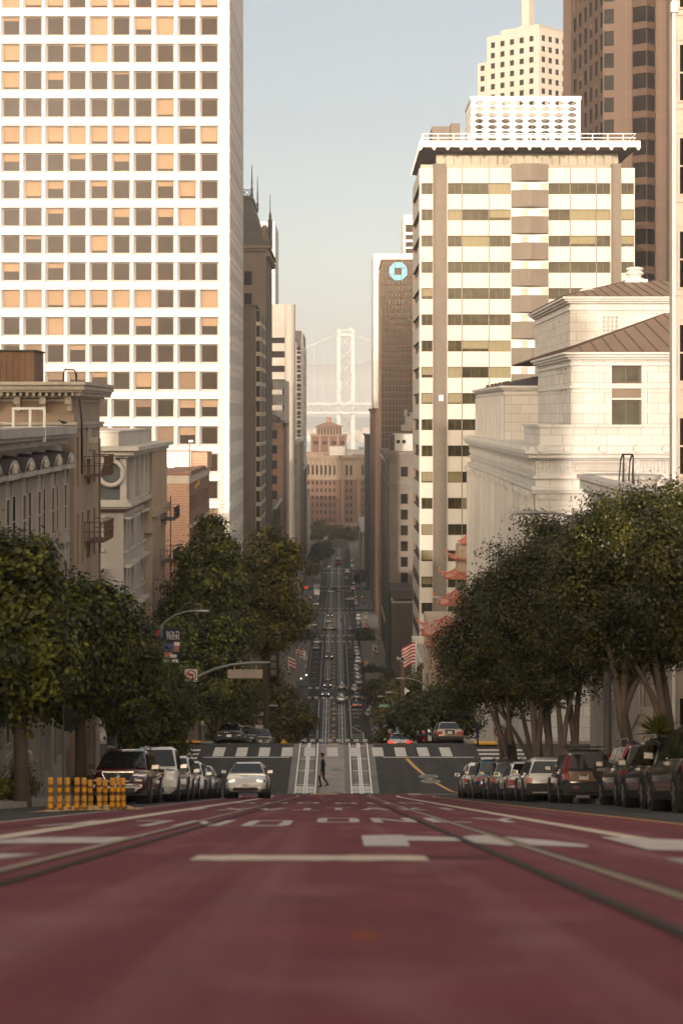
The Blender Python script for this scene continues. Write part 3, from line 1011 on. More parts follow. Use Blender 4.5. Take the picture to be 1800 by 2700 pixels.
# ---------------- left side ----------------
# tall white office tower with deep square windows
B = Bld('office_tower', 'tall white office tower with a grid of square recessed windows and tan blinds', -30, 255)
x1, y0, y1, zt = PX(605, 255), 255.0, 292.0, 78.0
pitch, fl = 3.085, 3.83
ncol, W = 14, 48.0
x0 = x1 - W
zr0 = PZ(1172 + 6, 255)                          # sill line of one measured floor
cl = [(W - 1.30 - (i + 1) * pitch + .18, W - 1.30 - i * pitch - .14) for i in range(11)]
fl0 = zr0 - 8 * fl
rw = [(fl0 + j * fl, fl0 + j * fl + 2.90) for j in range(26) if fl0 + j * fl < 60]
random.seed(5)
def tower_blind(k):
 r_ = random.random()
 j = k // 11
 full = {19: .95, 13: .85, 24: .7}.get(j, .22)
 if r_ < full * .75: return ('blind_tan', random.choice((1, 1, 1, .9, .88)))
 if r_ < full + .12: return ('blind_tan', random.choice((.12, .2, .3, .45, .5, .7)))
 if j < 12 and r_ < .5: return ('blind_brown', random.choice((1, 1, .45, .9)))
 return None
mb = MB()
facade(mb, (x0, y0), 0, W, g(y0) - 2, fl0 - .6)
ordr = sorted(range(len(rw)), key=lambda j: 0 if -4 < j - 14 < 9 else 1)
ops = [(xa, xb, za, zb) for (za, zb) in rw for (xa, xb) in cl]
bev = (.29, .29, .40, .15)
facade(mb, (x0, y0), 0, W, fl0 - .6, zt, ops, .75, 0, None, bev)
keyed = []
for k, o in enumerate(ops): keyed.append((k, o, tower_blind(k)))
for k, o, bl in sorted(keyed, key=lambda q: -q[1][2]): B.window((x0, y0), 0, o, .75, 'fixed', bl, bev)
# shaded street side: slit windows deep between piers
sc_ = cols(24, y1 - y0, .30, .9)
srw = [(za + .45, za + 2.35) for (za, zb) in rw]
facade(mb, (x1, y0), LA, y1 - y0, g(y0) - 2, zt, [(a_, b_, c_, d_) for a_, b_ in sc_ for c_, d_ in srw], .25, 0, 1)
facade(mb, (x1, y1), R(180), W, g(y1), zt); facade(mb, (x0, y1), RA, y1 - y0, g(y1), zt)
roof(mb, x0, x1, y0, y1, zt)
for z_ in [r_[0] - .40 for r_ in rw]:
 mb.fbox((x1, y0), LA, 0.02, y1 - y0, 0.001, .05, z_ - .10, z_ + .10)
B.part(mb, 'wall', ['white_panel', 'glass_dark'])
mb = MB()
for xa, xb in cl: mb.fbox((x0, y0), 0, xb + .14 - .03, xb + .14 + .03, 0.001, .006, fl0, zt)
for za, zb in rw: mb.fbox((x0, y0), 0, 2, W - .3, 0.001, .006, za - .44, za - .39)
mb.fbox((x0, y0), 0, W - .95, W - .88, .001, .006, fl0, zt)
B.part(mb, 'panel_joint', 'grey_column')
B.done()

# near ornate apartment house with bays
def near_wall_rows(zt, n, h, p): return [(zt - i * p - h, zt - i * p) for i in range(n)]
B = Bld('apartment_house', 'pale grey ornate apartment house with gabled bays and a heavy dentil cornice', -16, 66)
x0, x1, y0, y1 = -30, -12.5, 44, 82.5
mb = MB()
zt = -1.45
B.wall(mb, (x1, y0), LA, y1 - y0, g(44) - 12, zt, [(y - 44, y - 44 + .95) for y in (55.0, 58.4, 61.8, 65.2, 68.6, 72.0, 75.4, 78.6, 80.6)], near_wall_rows(-2.0, 3, 2.1, 3.4), .22, 'sashgrey')
plain(mb, x0, x1, y0, y1, g(44) - 12, zt, True, 'L')
roof(mb, x0, x1, y0, y1, zt)
B.part(mb, 'wall', 'ornate_grey')
mb = MB()
cornice(mb, (x1, y0), LA, 0, 36.0, -1.45, [(.22, .2), (.18, .45), (.16, .75), (.34, .90)], 0, (.34, .18, .26, .62, -1.05), 0)
# rounded corner at the downhill end
prof = [(.75, -1.45), (.9, -1.23), (1.2, -1.05), (1.6, -.89), (1.75, -.86), (1.75, -.55)]
mb.lathe((-13.2, 80.4, 0), [(r_ - .15, z_) for r_, z_ in prof], 20)
B.part(mb, 'cornice', 'grey_trim')
for yb in (56.8, 60.2, 63.6, 67.0, 70.4, 73.8, 77.2):
 mb = MB()
 O = (x1, yb)
 poly = [fp(O, LA, 0, 0, 0)[:2], fp(O, LA, .25, .75, 0)[:2], fp(O, LA, 1.65, .75, 0)[:2], fp(O, LA, 1.9, 0, 0)[:2]]
 mb.prism(poly, -14.5, -2.35)
 for zz in (-5.55, -8.95, -12.3):
  mb.prism([fp(O, LA, -.1, 0, 0)[:2], fp(O, LA, .18, .87, 0)[:2], fp(O, LA, 1.72, .87, 0)[:2], fp(O, LA, 2.0, 0, 0)[:2]], zz, zz + .22)
  mb.prism([fp(O, LA, -.05, 0, 0)[:2], fp(O, LA, .21, .81, 0)[:2], fp(O, LA, 1.69, .81, 0)[:2], fp(O, LA, 1.95, 0, 0)[:2]], zz + .22, zz + .40)
 for xx in (.24, 1.54): mb.fbox(O, LA, xx, xx + .13, .75, .84, -14.5, -2.4)
 bay = B.part(mb, 'bay', 'ornate_grey')
 for zz in (-5.0, -8.4, -11.8):
  w_ = MB()
  window_geo(w_, .95, 2.0, 'sashgrey', lambda x, y, z: fp(O, LA, .47 + x, .755 - y, zz + z))
  aa = math.atan2(.75, .25)
  w_.build('window', STY['sashgrey'][:2], bay)
  w2 = MB()
  # narrow window on the splayed side that faces the camera
  def Ps(x, y, z): return (x1 + .06 + x * .95 + .316 * (-y) * -1 * 0, yb + .02 + x * .316 - .02 + y, zz + z)
  window_geo(w2, .62, 2.0, 'sashgrey', Ps)
  w2.build('window', STY['sashgrey'][:2], bay)
 mb = MB()
 zg = -2.35
 b0 = [fp(O, LA, -.25, -.05, zg), fp(O, LA, -.1, 1.05, zg), fp(O, LA, 2.0, 1.05, zg), fp(O, LA, 2.15, -.05, zg)]
 t0 = [fp(O, LA, -.25, -.05, zg + .18), fp(O, LA, -.1, 1.05, zg + .18), fp(O, LA, 2.0, 1.05, zg + .18), fp(O, LA, 2.15, -.05, zg + .18)]
 mb.hexa(b0[::-1], t0[::-1])
 for q in range(8):                       # arched hood: dark back, pale front rim
  t0, t1 = math.pi * q / 8, math.pi * (q + 1) / 8
  c = [(.95 - 1.12 * math.cos(t), zg + .18 + .52 * math.sin(t)) for t in (t0, t1)]
  mb.face([fp(O, LA, c[0][0], 1.0, c[0][1]), fp(O, LA, c[1][0], 1.0, c[1][1]), fp(O, LA, c[1][0], -.05, c[1][1] + .1), fp(O, LA, c[0][0], -.05, c[0][1] + .1)], 1)
  mb.face([fp(O, LA, c[0][0], 1.02, c[0][1] - .16), fp(O, LA, c[1][0], 1.02, c[1][1] - .16), fp(O, LA, c[1][0], 1.02, c[1][1]), fp(O, LA, c[0][0], 1.02, c[0][1])])
 mb.lathe(fp(O, LA, .95, 1.02, zg + .35), [(.02, -.22), (.13, -.1), (.13, .1), (.02, .22)], 8)
 B.part(mb, 'bay_roof', ['grey_trim', 'roof_dark'])
fire_escape(B, (x1, 64.4), LA, .7, 2.4, (-9.2, -6.0), .9, 'grey_metal', True)
# white frame standing on the roof edge
mb = MB()
fx0, fx1, fz = PX(36, 72), PX(118, 72), PZ(1118, 72)
zt2 = PZ(1080, 72)
for xx in (fx0, (fx0 + fx1) / 2 + .05, fx1): mb.box(xx - .05, xx + .05, 71.95, 72.05, fz - .7, zt2)
mb.box(fx0 - .05, fx1 + .05, 71.94, 72.06, zt2, zt2 + .09)
mb.tube([(fx0 - 1.4, 72, fz + .2), (fx0, 72, fz)], .012, 5)
B.part(mb, 'roof_frame', 'white_metal')
B.done()

# taller tan building behind it with a wide bracketed cornice
B = Bld('apartment_house', 'tan stucco apartment house with a wide bracketed cornice and a boxy roof shed', -20, 87)
x0, x1, y0, y1 = -42, -12.0, 82.6, 91.5
mb = MB()
zt = PZ(1050, 88)
facade(mb, (x0, y0), 0, x1 - x0, g(y0) - 4, zt)
B.wall(mb, (x1, y0), LA, y1 - y0, g(y0) - 4, zt, [(.9, 1.55), (2.5, 3.15), (4.3, 5.35), (6.6, 7.25)], near_wall_rows(-1.1, 5, 2.3, 3.55), .2, 'sashdark')
plain(mb, x0, x1, y0, y1, g(y0) - 4, zt, False, 'L')
roof(mb, x0, x1, y0, y1, zt)
B.part(mb, 'wall', 'tan_stucco')
mb = MB()
for (z_, h, p) in ((PZ(1128, 86), .16, .30), (PZ(1119, 86), .12, .45), (PZ(1060, 86), .12, .22), (PZ(1051, 86), .22, .45), (PZ(1037, 86), .12, 1.25), (PZ(1031, 86), .20, 1.45), (PZ(1019, 86), .14, 1.62)):
 mb.box(x0, x1 + p * .46, y0 - p, y1 + .3, z_, z_ + h)
zb = PZ(1037, 86)
x = x1 - 7.5
while x < x1 + .4:
 mb.box(x, x + .12, y0 - 1.15, y0 - .2, zb - .16, zb); x += .29
y = y0 - 1.0
while y < y1:
 mb.box(x1 + .1, x1 + .55, y, y + .12, zb - .16, zb); y += .29
for x in np.arange(x1 - 9.5, x1, 1.15):
 mb.box(x, x + .28, y0 - .75, y0 - .01, zb - .52, zb - .18); mb.box(x + .04, x + .24, y0 - .4, y0 - .01, zb - .85, zb - .52)
B.part(mb, 'cornice', 'cream_trim')
mb = MB()
for zz in (PZ(1170, 86),): mb.fbox((x1, y0), LA, 4.2, 5.4, .005, .08, zz - .75, zz + .75); mb.lathe((x1 + .1, y0 + 4.8, zz), [(.32, -.3), (.4, 0), (.32, .3)], 12)
B.part(mb, 'wall_medallion', 'cream_trim')
mb = MB()
mb.box(PX(-30, 90), PX(108, 90), 88, 90.8, zt + .01, PZ(930, 90)); mb.box(PX(-32, 90), PX(112, 90), 87.9, 91, PZ(930, 90), PZ(926, 90), 1)
for x in np.arange(PX(-28, 90), PX(106, 90), .3): mb.box(x, x + .03, 87.97, 88, zt + .1, PZ(932, 90), 0)
B.part(mb, 'roof_shed', ['wood_brown', 'roof_dark'])
fire_escape(B, (x1, y0), LA, 3.3, 6.8, (PZ(1255, 87), PZ(1427, 87), PZ(1620, 87)), .95, 'pole_brown', True)
mb = MB()
for xx in (PX(168, 85.6), PX(202, 85.6)): mb.tube([(xx, 85.6, PZ(1020, 86)), (xx, 85.6, PZ(985, 86))], .045, 6)
xa, xb = PX(168, 85.6), PX(202, 85.6)
mb.tube([(xa, 85.6, PZ(985, 86)), (xa + .06, 85.6, PZ(975, 86)), (xb - .1, 85.6, PZ(976, 86)), (xb - .02, 85.6, PZ(988, 86)), (xb, 85.6, PZ(1004, 86))], .045, 6)
mb.tube([(PX(209, 81), 81.0, PZ(1050, 81)), (PX(216, 81), 81.0, PZ(1110, 81)), (PX(217, 81.3), 81.3, PZ(1250, 81.3))], .05, 6)
B.part(mb, 'roof_ladder_rail', 'dark_metal')
B.done()

# grey stucco house beyond the crossing, wreath on its top floor
B = Bld('apartment_house', 'grey stucco corner house with a round wreath on a dark green top floor', -20, 120)
x1, y0, y1 = PX(326, 118), 118.0, 141.5
x0 = -34
Z = lambda v: PZ(v, 118)
mb = MB()
zg = g(141) - 1
B.wall(mb, (x0, y0), 0, x1 - x0, zg, Z(1352), [(x1 - x0 - 2.6, x1 - x0 - 1.45), (x1 - x0 - 6.6, x1 - x0 - 5.4)], [(Z(1447), Z(1378)), (Z(1578), Z(1516)), (Z(1700), Z(1640))], .22, 'sashdark')
sw = [(.35, 1.55), (2.6, 3.2), (4.1, 6.0), (8.0, 8.7), (9.8, 12.2), (15.0, 15.7), (17, 18.3), (20, 21.5)]
B.wall(mb, (x1, y0), LA, 23.5, zg, Z(1352), sw[:5], [(Z(1455), Z(1372)), (Z(1578), Z(1500)), (Z(1705), Z(1625))], .25, 'sashgrey')
facade(mb, (x0, y0), 0, x1 - x0, Z(1352), Z(1205), m=2);
B.wall(mb, (x1, y0), LA, 23.5, Z(1352), Z(1205), [(1.0, 2.2), (4.3, 5.6), (8, 9.5), (11.5, 13.5), (16, 17.2), (19.5, 21)], [(Z(1315), Z(1228))], .25, 'sashdark')
plain(mb, x0, x1, y0, y1, zg, Z(1205), False, 'L')
roof(mb, x0, x1, y0, y1, Z(1205))
B.part(mb, 'wall', ['grey_stucco', 'maroon', 'green_panel'])
mb = MB()
def ring(z0, z1, p, m=0):
 mb.box(x0, x1 + p, y0 - p, y1, z0, z1, m)
ring(Z(1352), Z(1342), .08, 1)
ring(Z(1341.9), Z(1336), .35); ring(Z(1335.9), Z(1326), .55); ring(Z(1325.9), Z(1318), .30)
ring(Z(1207), Z(1200), .35); ring(Z(1199.9), Z(1188), .75); ring(Z(1187.9), Z(1177), 1.1)
mb.box(x0, x1 - .45, y0 + 1.0, y0 + 21, Z(1176.9), Z(1140)); mb.box(x0, x1 - .35, y0 + .9, y0 + 21.1, Z(1139.9), Z(1136))
for x in np.arange(x1 - 6.5, x1 + .3, 1.7): mb.box(x, x + .5, y0 - .55, y0 - .02, Z(1222), Z(1207.2))
x = x1 - 2.75
mb.box(x - .1, x + .35, y0 - .35, y0 - .02, Z(1318), Z(1222.2)); mb.box(x1 - .2, x1 + .2, y0 - .2, y0 + .2, Z(1318), Z(1210))
for yy in np.arange(y0 + 2.6, y1, 2.95): mb.box(x1 + .02, x1 + .42, yy, yy + .55, Z(1318), Z(1207.2))
for zz in (Z(1368), Z(1506)):
 mb.box(x1 - 3.0, x1 - 1.1, y0 - .6, y0 - .01, zz, zz + .22)
 mb.box(x1 - 2.9, x1 - 1.2, y0 - .45, y0 - .01, zz - .2, zz - .01)
for zz in (Z(1455), Z(1585)): mb.box(x1 - 2.85, x1 - 1.2, y0 - .12, y0 - .01, zz, zz + .2)
for zz in (Z(1370), Z(1498), Z(1622)):
 for (a_, b_) in sw[:5]: mb.fbox((x1, y0), LA, a_ - .15, b_ + .15, .005, .45, zz, zz + .16)
for zz in (Z(1460), Z(1583), Z(1710)):
 for (a_, b_) in sw[:5]: mb.fbox((x1, y0), LA, a_ - .1, b_ + .1, .005, .16, zz, zz + .16)
B.part(mb, 'cornice', ['grey_trim', 'maroon'])
mb = MB()
cxw, czw = PX(293, 117.7), Z(1247)
rings_ = []
for q in range(24):
 th = 2 * math.pi * q / 24
 rr = [(1.0 * .80 + .16 * math.cos(p), .16 * math.sin(p)) for p in np.linspace(0, 2 * math.pi, 8, endpoint=False)]
 rings_.append([(cxw + r_ * math.cos(th), 117.72 + d_, czw + r_ * math.sin(th)) for r_, d_ in rr])
rings_.append(rings_[0])
mb.loft(rings_, 0, True, False)
mb.box(cxw - .32, cxw + .32, 117.55, 117.95, czw + .85, czw + 1.35)
B.part(mb, 'wreath', 'grey_trim', smooth=50)
mb = MB()
mb.box(x1 + .01, x1 + .6, 130.5, 141.4, Z(1440), Z(1200)); mb.box(x1 + .01, x1 + .9, 130.4, 141.4, Z(1392), Z(1368)); mb.box(x1 + .01, x1 + .55, 131, 141, zg, Z(1440) - .01)
B.part(mb, 'bay', 'tan_stucco')
fire_escape(B, (x1 + .6, 136), LA, .5, 5.2, (PZ(1370, 138), PZ(1480, 138), PZ(1592, 138)), 1.0, 'dark_metal', True)
mb = MB()
mb.tube([(PX(500, 141), 141, PZ(1240, 141) - 1), (PX(500, 141), 141, PZ(1165, 141)), (PX(508, 141), 141, PZ(1162, 141))], .05, 6); mb.box(PX(498, 141), PX(510, 141), 140.8, 141.1, PZ(1166, 141), PZ(1160, 141))
B.part(mb, 'roof_lamp', 'grey_metal')
B.done()

# red brick building
B = Bld('brick_building', 'orange red brick building lit by the sun with a pale band near its roofline', -20, 172)
x1, y0, y1 = PX(499, 170), 170.0, 196.5
x0 = -32
Z = lambda v: PZ(v, 170)
zg = g(197)
mb = MB()
cl_ = [(x1 - x0 - 5.6, x1 - x0 - 4.3), (x1 - x0 - 10, x1 - x0 - 8.6)]
B.wall(mb, (x0, y0), 0, x1 - x0, zg, Z(1470), cl_, [(Z(1520), Z(1488)), (Z(1600), Z(1560)), (Z(1680), Z(1640))], .2, 'sash', m=1)  # below the shadow edge: shade painted as darker brick
B.wall(mb, (x0, y0), 0, x1 - x0, Z(1470), Z(1246), cl_, [(Z(1378), Z(1305)), (Z(1458), Z(1420))], .2, 'sash')
sc_ = cols(13, y1 - y0, .85, .8)
B.wall(mb, (x1, y0), LA, y1 - y0, zg, Z(1250), sc_, rows(Z(1440) - 9.3, 3.1, 5, 1.5), .25, 'sashdark', m=1)  # street face also takes the brick with painted shade
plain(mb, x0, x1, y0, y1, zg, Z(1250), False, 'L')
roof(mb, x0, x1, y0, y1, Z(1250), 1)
B.part(mb, 'wall', ['brick_red', 'brick_shaded'])
mb = MB()
mb.box(x0, x1 + .06, y0 - .06, y1, Z(1275), Z(1259)); mb.box(x0, x1 + .10, y0 - .10, y1, Z(1258.9), Z(1254))
sx_ = 0
for yy in np.arange(y0 + .5, y1, 1.0): mb.box(x1 + .01, x1 + .22, yy, yy + .4, Z(1392), Z(1386))
mb.box(x0, x1 + .02, y0 - .05, y1, Z(1472), Z(1468))
B.part(mb, 'trim_band', 'cream_trim')
mb = MB()
mb.box(x0, x1 + .18, y0 - .10, y1, Z(1253.9), Z(1246)); mb.box(x1 - .4, x1 + .16, y0, y1, Z(1245.9), Z(1242), 0)
B.part(mb, 'parapet', 'brick_shaded')
mb = MB()
mb.box(PX(424, 190), PX(508, 190), 188, 195, Z(1250), PZ(1191, 188))
mb.box(PX(508, 190) + .01, PX(550, 190), 188.3, 195, Z(1250), PZ(1193, 188), 1)
B.part(mb, 'roof_house', ['white_stone', 'brick_red'])
mb = MB()
for u in (447, 500): mb.tube([(PX(u, 184), 184, Z(1250)), (PX(u, 184), 184, PZ(1200, 184))], .04, 5)
mb.box(PX(444, 184), PX(460, 184), 183.8, 184.1, PZ(1233, 184), PZ(1228, 184)); mb.box(PX(478, 184), PX(492, 184), 183.8, 184.3, PZ(1230, 184), PZ(1215, 184))
B.part(mb, 'roof_vent', 'white_metal')
mb = MB()
mb.tube([(x1 + .08, 176 + t * 5.6, PZ(1287, 175) + t * .35 + .17 * math.sin(t * 41) * (1.6 if math.sin(t * 9) > .75 else .75)) for t in np.linspace(0, 1, 60)], .05, 4)
B.part(mb, 'wall_lettering', 'yellow_paint')
fire_escape(B, (x0, y0), 0, x1 - x0 - 5.9, x1 - x0 - 3.9, (Z(1385), Z(1465)), .9, 'dark_metal', False)
B.done()

# stone building with mansard roof behind the tower
B = Bld('office_building', 'brown stone tower with a dark mansard roof and iron roof cresting', -22, 378)
x1, y0, y1 = PX(701, 377), 377.0, 412.0
x0 = -50
Z = lambda v: PZ(v, 377)
mb = MB()
W = x1 - x0
cl_ = [(W - 4.5 - k * 5.35, W - 2.9 - k * 5.35) for k in range(6)]
B.wall(mb, (x0, y0), 0, W, g(400), Z(662), cl_, [(Z(1100 - 58 * k), Z(1063 - 58 * k)) for k in range(7)], .3, 'double')
B.wall(mb, (x1, y0), LA, 35, g(400), Z(662), cols(6, 35, 1.6, 2), [(Z(1100 - 58 * k), Z(1063 - 58 * k)) for k in range(7)], .3, 'double')
plain(mb, x0, x1, y0, y1, g(400), Z(662), False, 'L')
B.part(mb, 'wall', 'brown_stone')
mb = MB()
for q in range(8):
 z_ = Z(662) - 3.2 - q * 2.2
 mb.box(x0, x1 + .02, y0 - .02, y0, z_, z_ + .03)
for (v0_, v1_, p) in ((662, 655, .5), (654.9, 648, .9)): mb.box(x0, x1 + p, y0 - p, y1 + p, Z(v0_), Z(v1_))
for yy in np.arange(y0, y1, 2.2): mb.box(x1, x1 + .8, yy, yy + .7, Z(676), Z(662.1))
mb.lathe((x1 - .3, y0 + 1.5, Z(648)), [(.9, 0), (1.0, 1.2), (.7, 2.8), (.8, 3.6), (.4, 4.4)], 8)
B.part(mb, 'cornice', 'brown_stone')
mb = MB()
zb_, zt_ = Z(648), Z(518)
ins = 4.2
mb.hexa([(x0, y0, zb_), (x1, y0, zb_), (x1, y1, zb_), (x0, y1, zb_)], [(x0 + ins, y0 + ins, zt_), (x1 - ins + 1.0, y0 + ins, zt_), (x1 - ins + 1.0, y1 - ins, zt_), (x0 + ins, y1 - ins, zt_)])
for k in range(12):                        # standing seams of the slate front
 t = k / 12
 xa, xb = x1 - 1 - t * 22, x1 - 1 - t * 22 - .05
 sh = ins * .6
 mb.hexa([(xb, y0 - .05, zb_), (xa, y0 - .05, zb_), (xa, y0, zb_), (xb, y0, zb_)], [(xb - sh * 0 - 1.5, y0 + ins - .05, zt_), (xa - 1.5, y0 + ins - .05, zt_), (xa - 1.5, y0 + ins, zt_), (xb - 1.5, y0 + ins, zt_)], 1)
for q in range(1, 6):
 t = q / 6
 mb.box(x0 + ins * t, x1 - (ins - 1) * t - .02, y0 + ins * t - .08, y0 + ins * t + .1, zb_ + (zt_ - zb_) * t, zb_ + (zt_ - zb_) * t + .10, 1)
B.part(mb, 'roof', ['mansard', 'dark_wall'])
mb = MB()
zc = zt_
mb.box(x0 + ins, x1 - ins + 1.3, y0 + ins - .2, y1 - ins, zc + .01, zc + .7)
x = x1 - ins + .6
for k in range(14):
 xx = x - .5 - k * 1.15
 pts = [(xx + .45 * math.cos(t), y0 + ins, zc + 1.35 + .45 * math.sin(t)) for t in np.linspace(0, 2 * math.pi, 11)]
 mb.tube(pts, .06, 4)
 mb.tube([(xx + .57, y0 + ins, zc + .7), (xx + .57, y0 + ins, zc + 2.1)], .05, 4)
mb.tube([(x, y0 + ins, zc + 1.95), (x - 16, y0 + ins, zc + 1.95)], .06, 4)
for (xx, yy, hh) in ((x + .5, y0 + ins, 6.5), (x + .5, y1 - ins, 7.5)):
 mb.lathe((xx, yy, zc + .7), [(.35, 0), (.2, .8), (.28, 1.2), (.12, 2.0), (.18, 2.4), (.05, hh)], 6)
for (xx, yy, hh) in ((x1 + .2, y0 + 18, 6.0),):
 mb.lathe((xx, yy, Z(560)), [(.5, -6), (.5, 0), (.25, .8), (.3, 1.2), (.1, 2.2), (.05, hh)], 6)
B.part(mb, 'roof_cresting', 'dark_metal')
B.done()

# lower brown stone building in front of it
B = Bld('office_building', 'narrow brown stone office block with a strip of pale bay windows', -22, 328)
x1, y0, y1 = PX(672, 326), 326.0, 355.0
x0 = -45
Z = lambda v: PZ(v, 326)
mb = MB()
facade(mb, (x0, y0), 0, x1 - x0, g(340), Z(806))
facade(mb, (x1, y0), LA, y1 - y0, g(340), Z(806))
plain(mb, x0, x1, y0, y1, g(340), Z(806), False, 'L')
roof(mb, x0, x1, y0, y1, Z(806))
B.part(mb, 'wall', 'brown_stone')
mb = MB()
mb.box(x0, x1 + .3, y0 - .3, y1, Z(806) + .01, Z(802))
for q in range(22): mb.box(x0, x1 + .015, y0 - .015, y0 - .001, Z(830 + q * 34), Z(829 + q * 34))
mb.box(x0, x1 + .25, y0 - .25, y0 - .02, Z(1070), Z(1062))
B.part(mb, 'cornice', 'brown_stone')
for bx_ in (3.0, 9.5, 16.0, 22.5):
 mb = MB()
 mb.fbox((x1, y0), LA, bx_, bx_ + 3.6, .005, .9, Z(1560), Z(815))
 bay = B.part(mb, 'bay', 'cream_trim')
 w_ = MB()
 for k in range(17):
  z_ = Z(846 + k * 40)
  for xx in (.15, 1.9): window_geo(w_, 1.5, 2.0, 'sashdark', lambda x, y, z: fp((x1, y0), LA, bx_ + xx + x, .905 - y, z_ + z))
  window_geo(w_, .7, 2.0, 'sashdark', lambda x, y, z: (x1 + .1 + x, y0 + bx_ - .005 + y, z_ + z))
 w_.build('window', STY['sashdark'][:2], bay)
B.done()

# cream tower with rounded corner pier
B = Bld('office_tower', 'cream office tower with a blank top and a rounded corner column', -20, 598)
x0, x1, y0, y1 = PX(690, 595), PX(766, 595), 595.0, 640.0
Z = lambda v: PZ(v, 595)
mb = MB()
W = x1 - x0
B.wall(mb, (x0, y0), 0, W, g(600), Z(802), [(W - 8.2, W - .9), (W - 16.0, W - 8.8)], [(Z(905), Z(890)), (Z(943), Z(926)), (Z(981), Z(964)), (Z(1019), Z(1000)), (Z(1056), Z(1040)), (Z(1094), Z(1078)), (Z(1132), Z(1116))], .8, 'three' if False else 'big')
B.wall(mb, (x1, y0), LA, y1 - y0, g(600), Z(802), cols(7, 45, 3.5, 3), [(Z(1250 - 38 * k), Z(1234 - 38 * k)) for k in range(9)], .5, 'big')
plain(mb, x0, x1, y0, y1, g(600), Z(802), False, 'L')
roof(mb, x0, x1, y0, y1, Z(802))
B.part(mb, 'wall', 'cream_tower')
mb = MB()
mb.lathe((x1 - .2, y0 + .2, 0), [(1.75, g(600))] + [(1.75, Z(1240 - 40 * k)) for k in range(11)] + [(1.75, Z(803))], 18)
for k in range(14): mb.lathe((x1 - .2, y0 + .2, Z(815 + 34 * k)), [(1.77, 0), (1.77, .06)], 18, 1)
B.part(mb, 'corner_column', ['cream_tower', 'tan_stucco'], smooth=40)
mb = MB()
x = x0
while x < x1 - 1: mb.box(x, x + .12, y0 - .05, y0, Z(874), Z(866)); x += .42
B.part(mb, 'railing', 'tan_stucco')
B.done()
# low white ribbed annex in front of it
B = Bld('office_building', 'low white ribbed block at the foot of the cream tower', -20, 512)
x0, x1, y0, y1 = PX(690, 510), PX(750, 510), 510.0, 560.0
Z = lambda v: PZ(v, 510)
mb = MB()
W = x1 - x0
B.wall(mb, (x0, y0), 0, W, g(520), Z(1000), [(W - 5.2, W - .6), (W - 10.5, W - 5.8)], [(Z(1040), Z(1027)), (Z(1082), Z(1068)), (Z(1118), Z(1108)), (Z(1160), Z(1146))], .5, 'big')
plain(mb, x0, x1, y0, y1, g(520), Z(1000))
roof(mb, x0, x1, y0, y1, Z(1000))
x = x0
while x < x1:
 for (va, vb) in ((1026, 1001), (1067, 1041), (1107, 1083)): mb.box(x, x + .14, y0 - .12, y0 - .002, Z(va), Z(vb))
 x += .55
B.part(mb, 'wall', 'white_stone')
mb = MB()
mb.lathe((x1 - 1, y0 + 6, Z(1125)), [(1.5, 0), (1.5, 1.5)], 8)
B.done()
# slender gridded office block
B = Bld('office_tower', 'slender office block with white sunshade beams and dark glass', -16, 812)
x0, x1, y0, y1 = PX(765, 810), PX(795, 810), 810.0, 905.0
Z = lambda v: PZ(v, 810)
mb = MB()
facade(mb, (x0, y0), 0, x1 - x0, g(850), Z(916), m=1); facade(mb, (x1, y0), LA, y1 - y0, g(850), Z(916), m=1)
plain(mb, x0, x1, y0, y1, g(850), Z(916), False, 'L', 1)
roof(mb, x0, x1, y0, y1, Z(916))
B.part(mb, 'wall', ['white_stone', 'glass_dark'])
mb = MB()
z_ = Z(1400)
k = 0
while z_ < Z(918):
 mb.box(x0, x1 + .5, y0 - .5, y1, z_, z_ + (.9 if k % 2 == 0 else .35)); z_ += 2.05; k += 1
for q in range(13):
 mb.box(x0, x1 + .3, y0 - .1, y1 - 6, Z(914 - q * 3.4), Z(913 - q * 3.4))
for xx in (x1 - .3, x1 - 2.7, x0): mb.box(xx, xx + .6, y0 - .6, y0 - .02, g(810), Z(905))
mb.box(x1, x1 + .62, y0 - .6, y0 + .4, g(810), Z(872))
for yy in np.arange(y0 + 8, y1, 12): mb.box(x1, x1 + .55, yy, yy + .6, g(810), Z(905))
mb.tube([(x1 - 1.5, y0 + 10, Z(872)), (x1 - 1.5, y0 + 10, Z(850))], .12, 5)
B.part(mb, 'sunshade', 'white_stone')
B.done()
# white slab peeping out behind the mansard block
B = Bld('office_tower', 'plain white slab tower peeping out behind the mansard roof', -40, 660)
x1 = PX(725, 660)
mb = MB()
plain(mb, x1 - 40, x1, 660, 700, g(660), PZ(585, 660)); roof(mb, x1 - 40, x1, 660, 700, PZ(585, 660))
for q in range(30): mb.fbox((x1, 660), LA, 3, 37, .005, .05, PZ(600 + q * 14, 660), PZ(594 + q * 14, 660), 1)
B.part(mb, 'wall', ['white_stone', 'glass_brown'])
B.done()
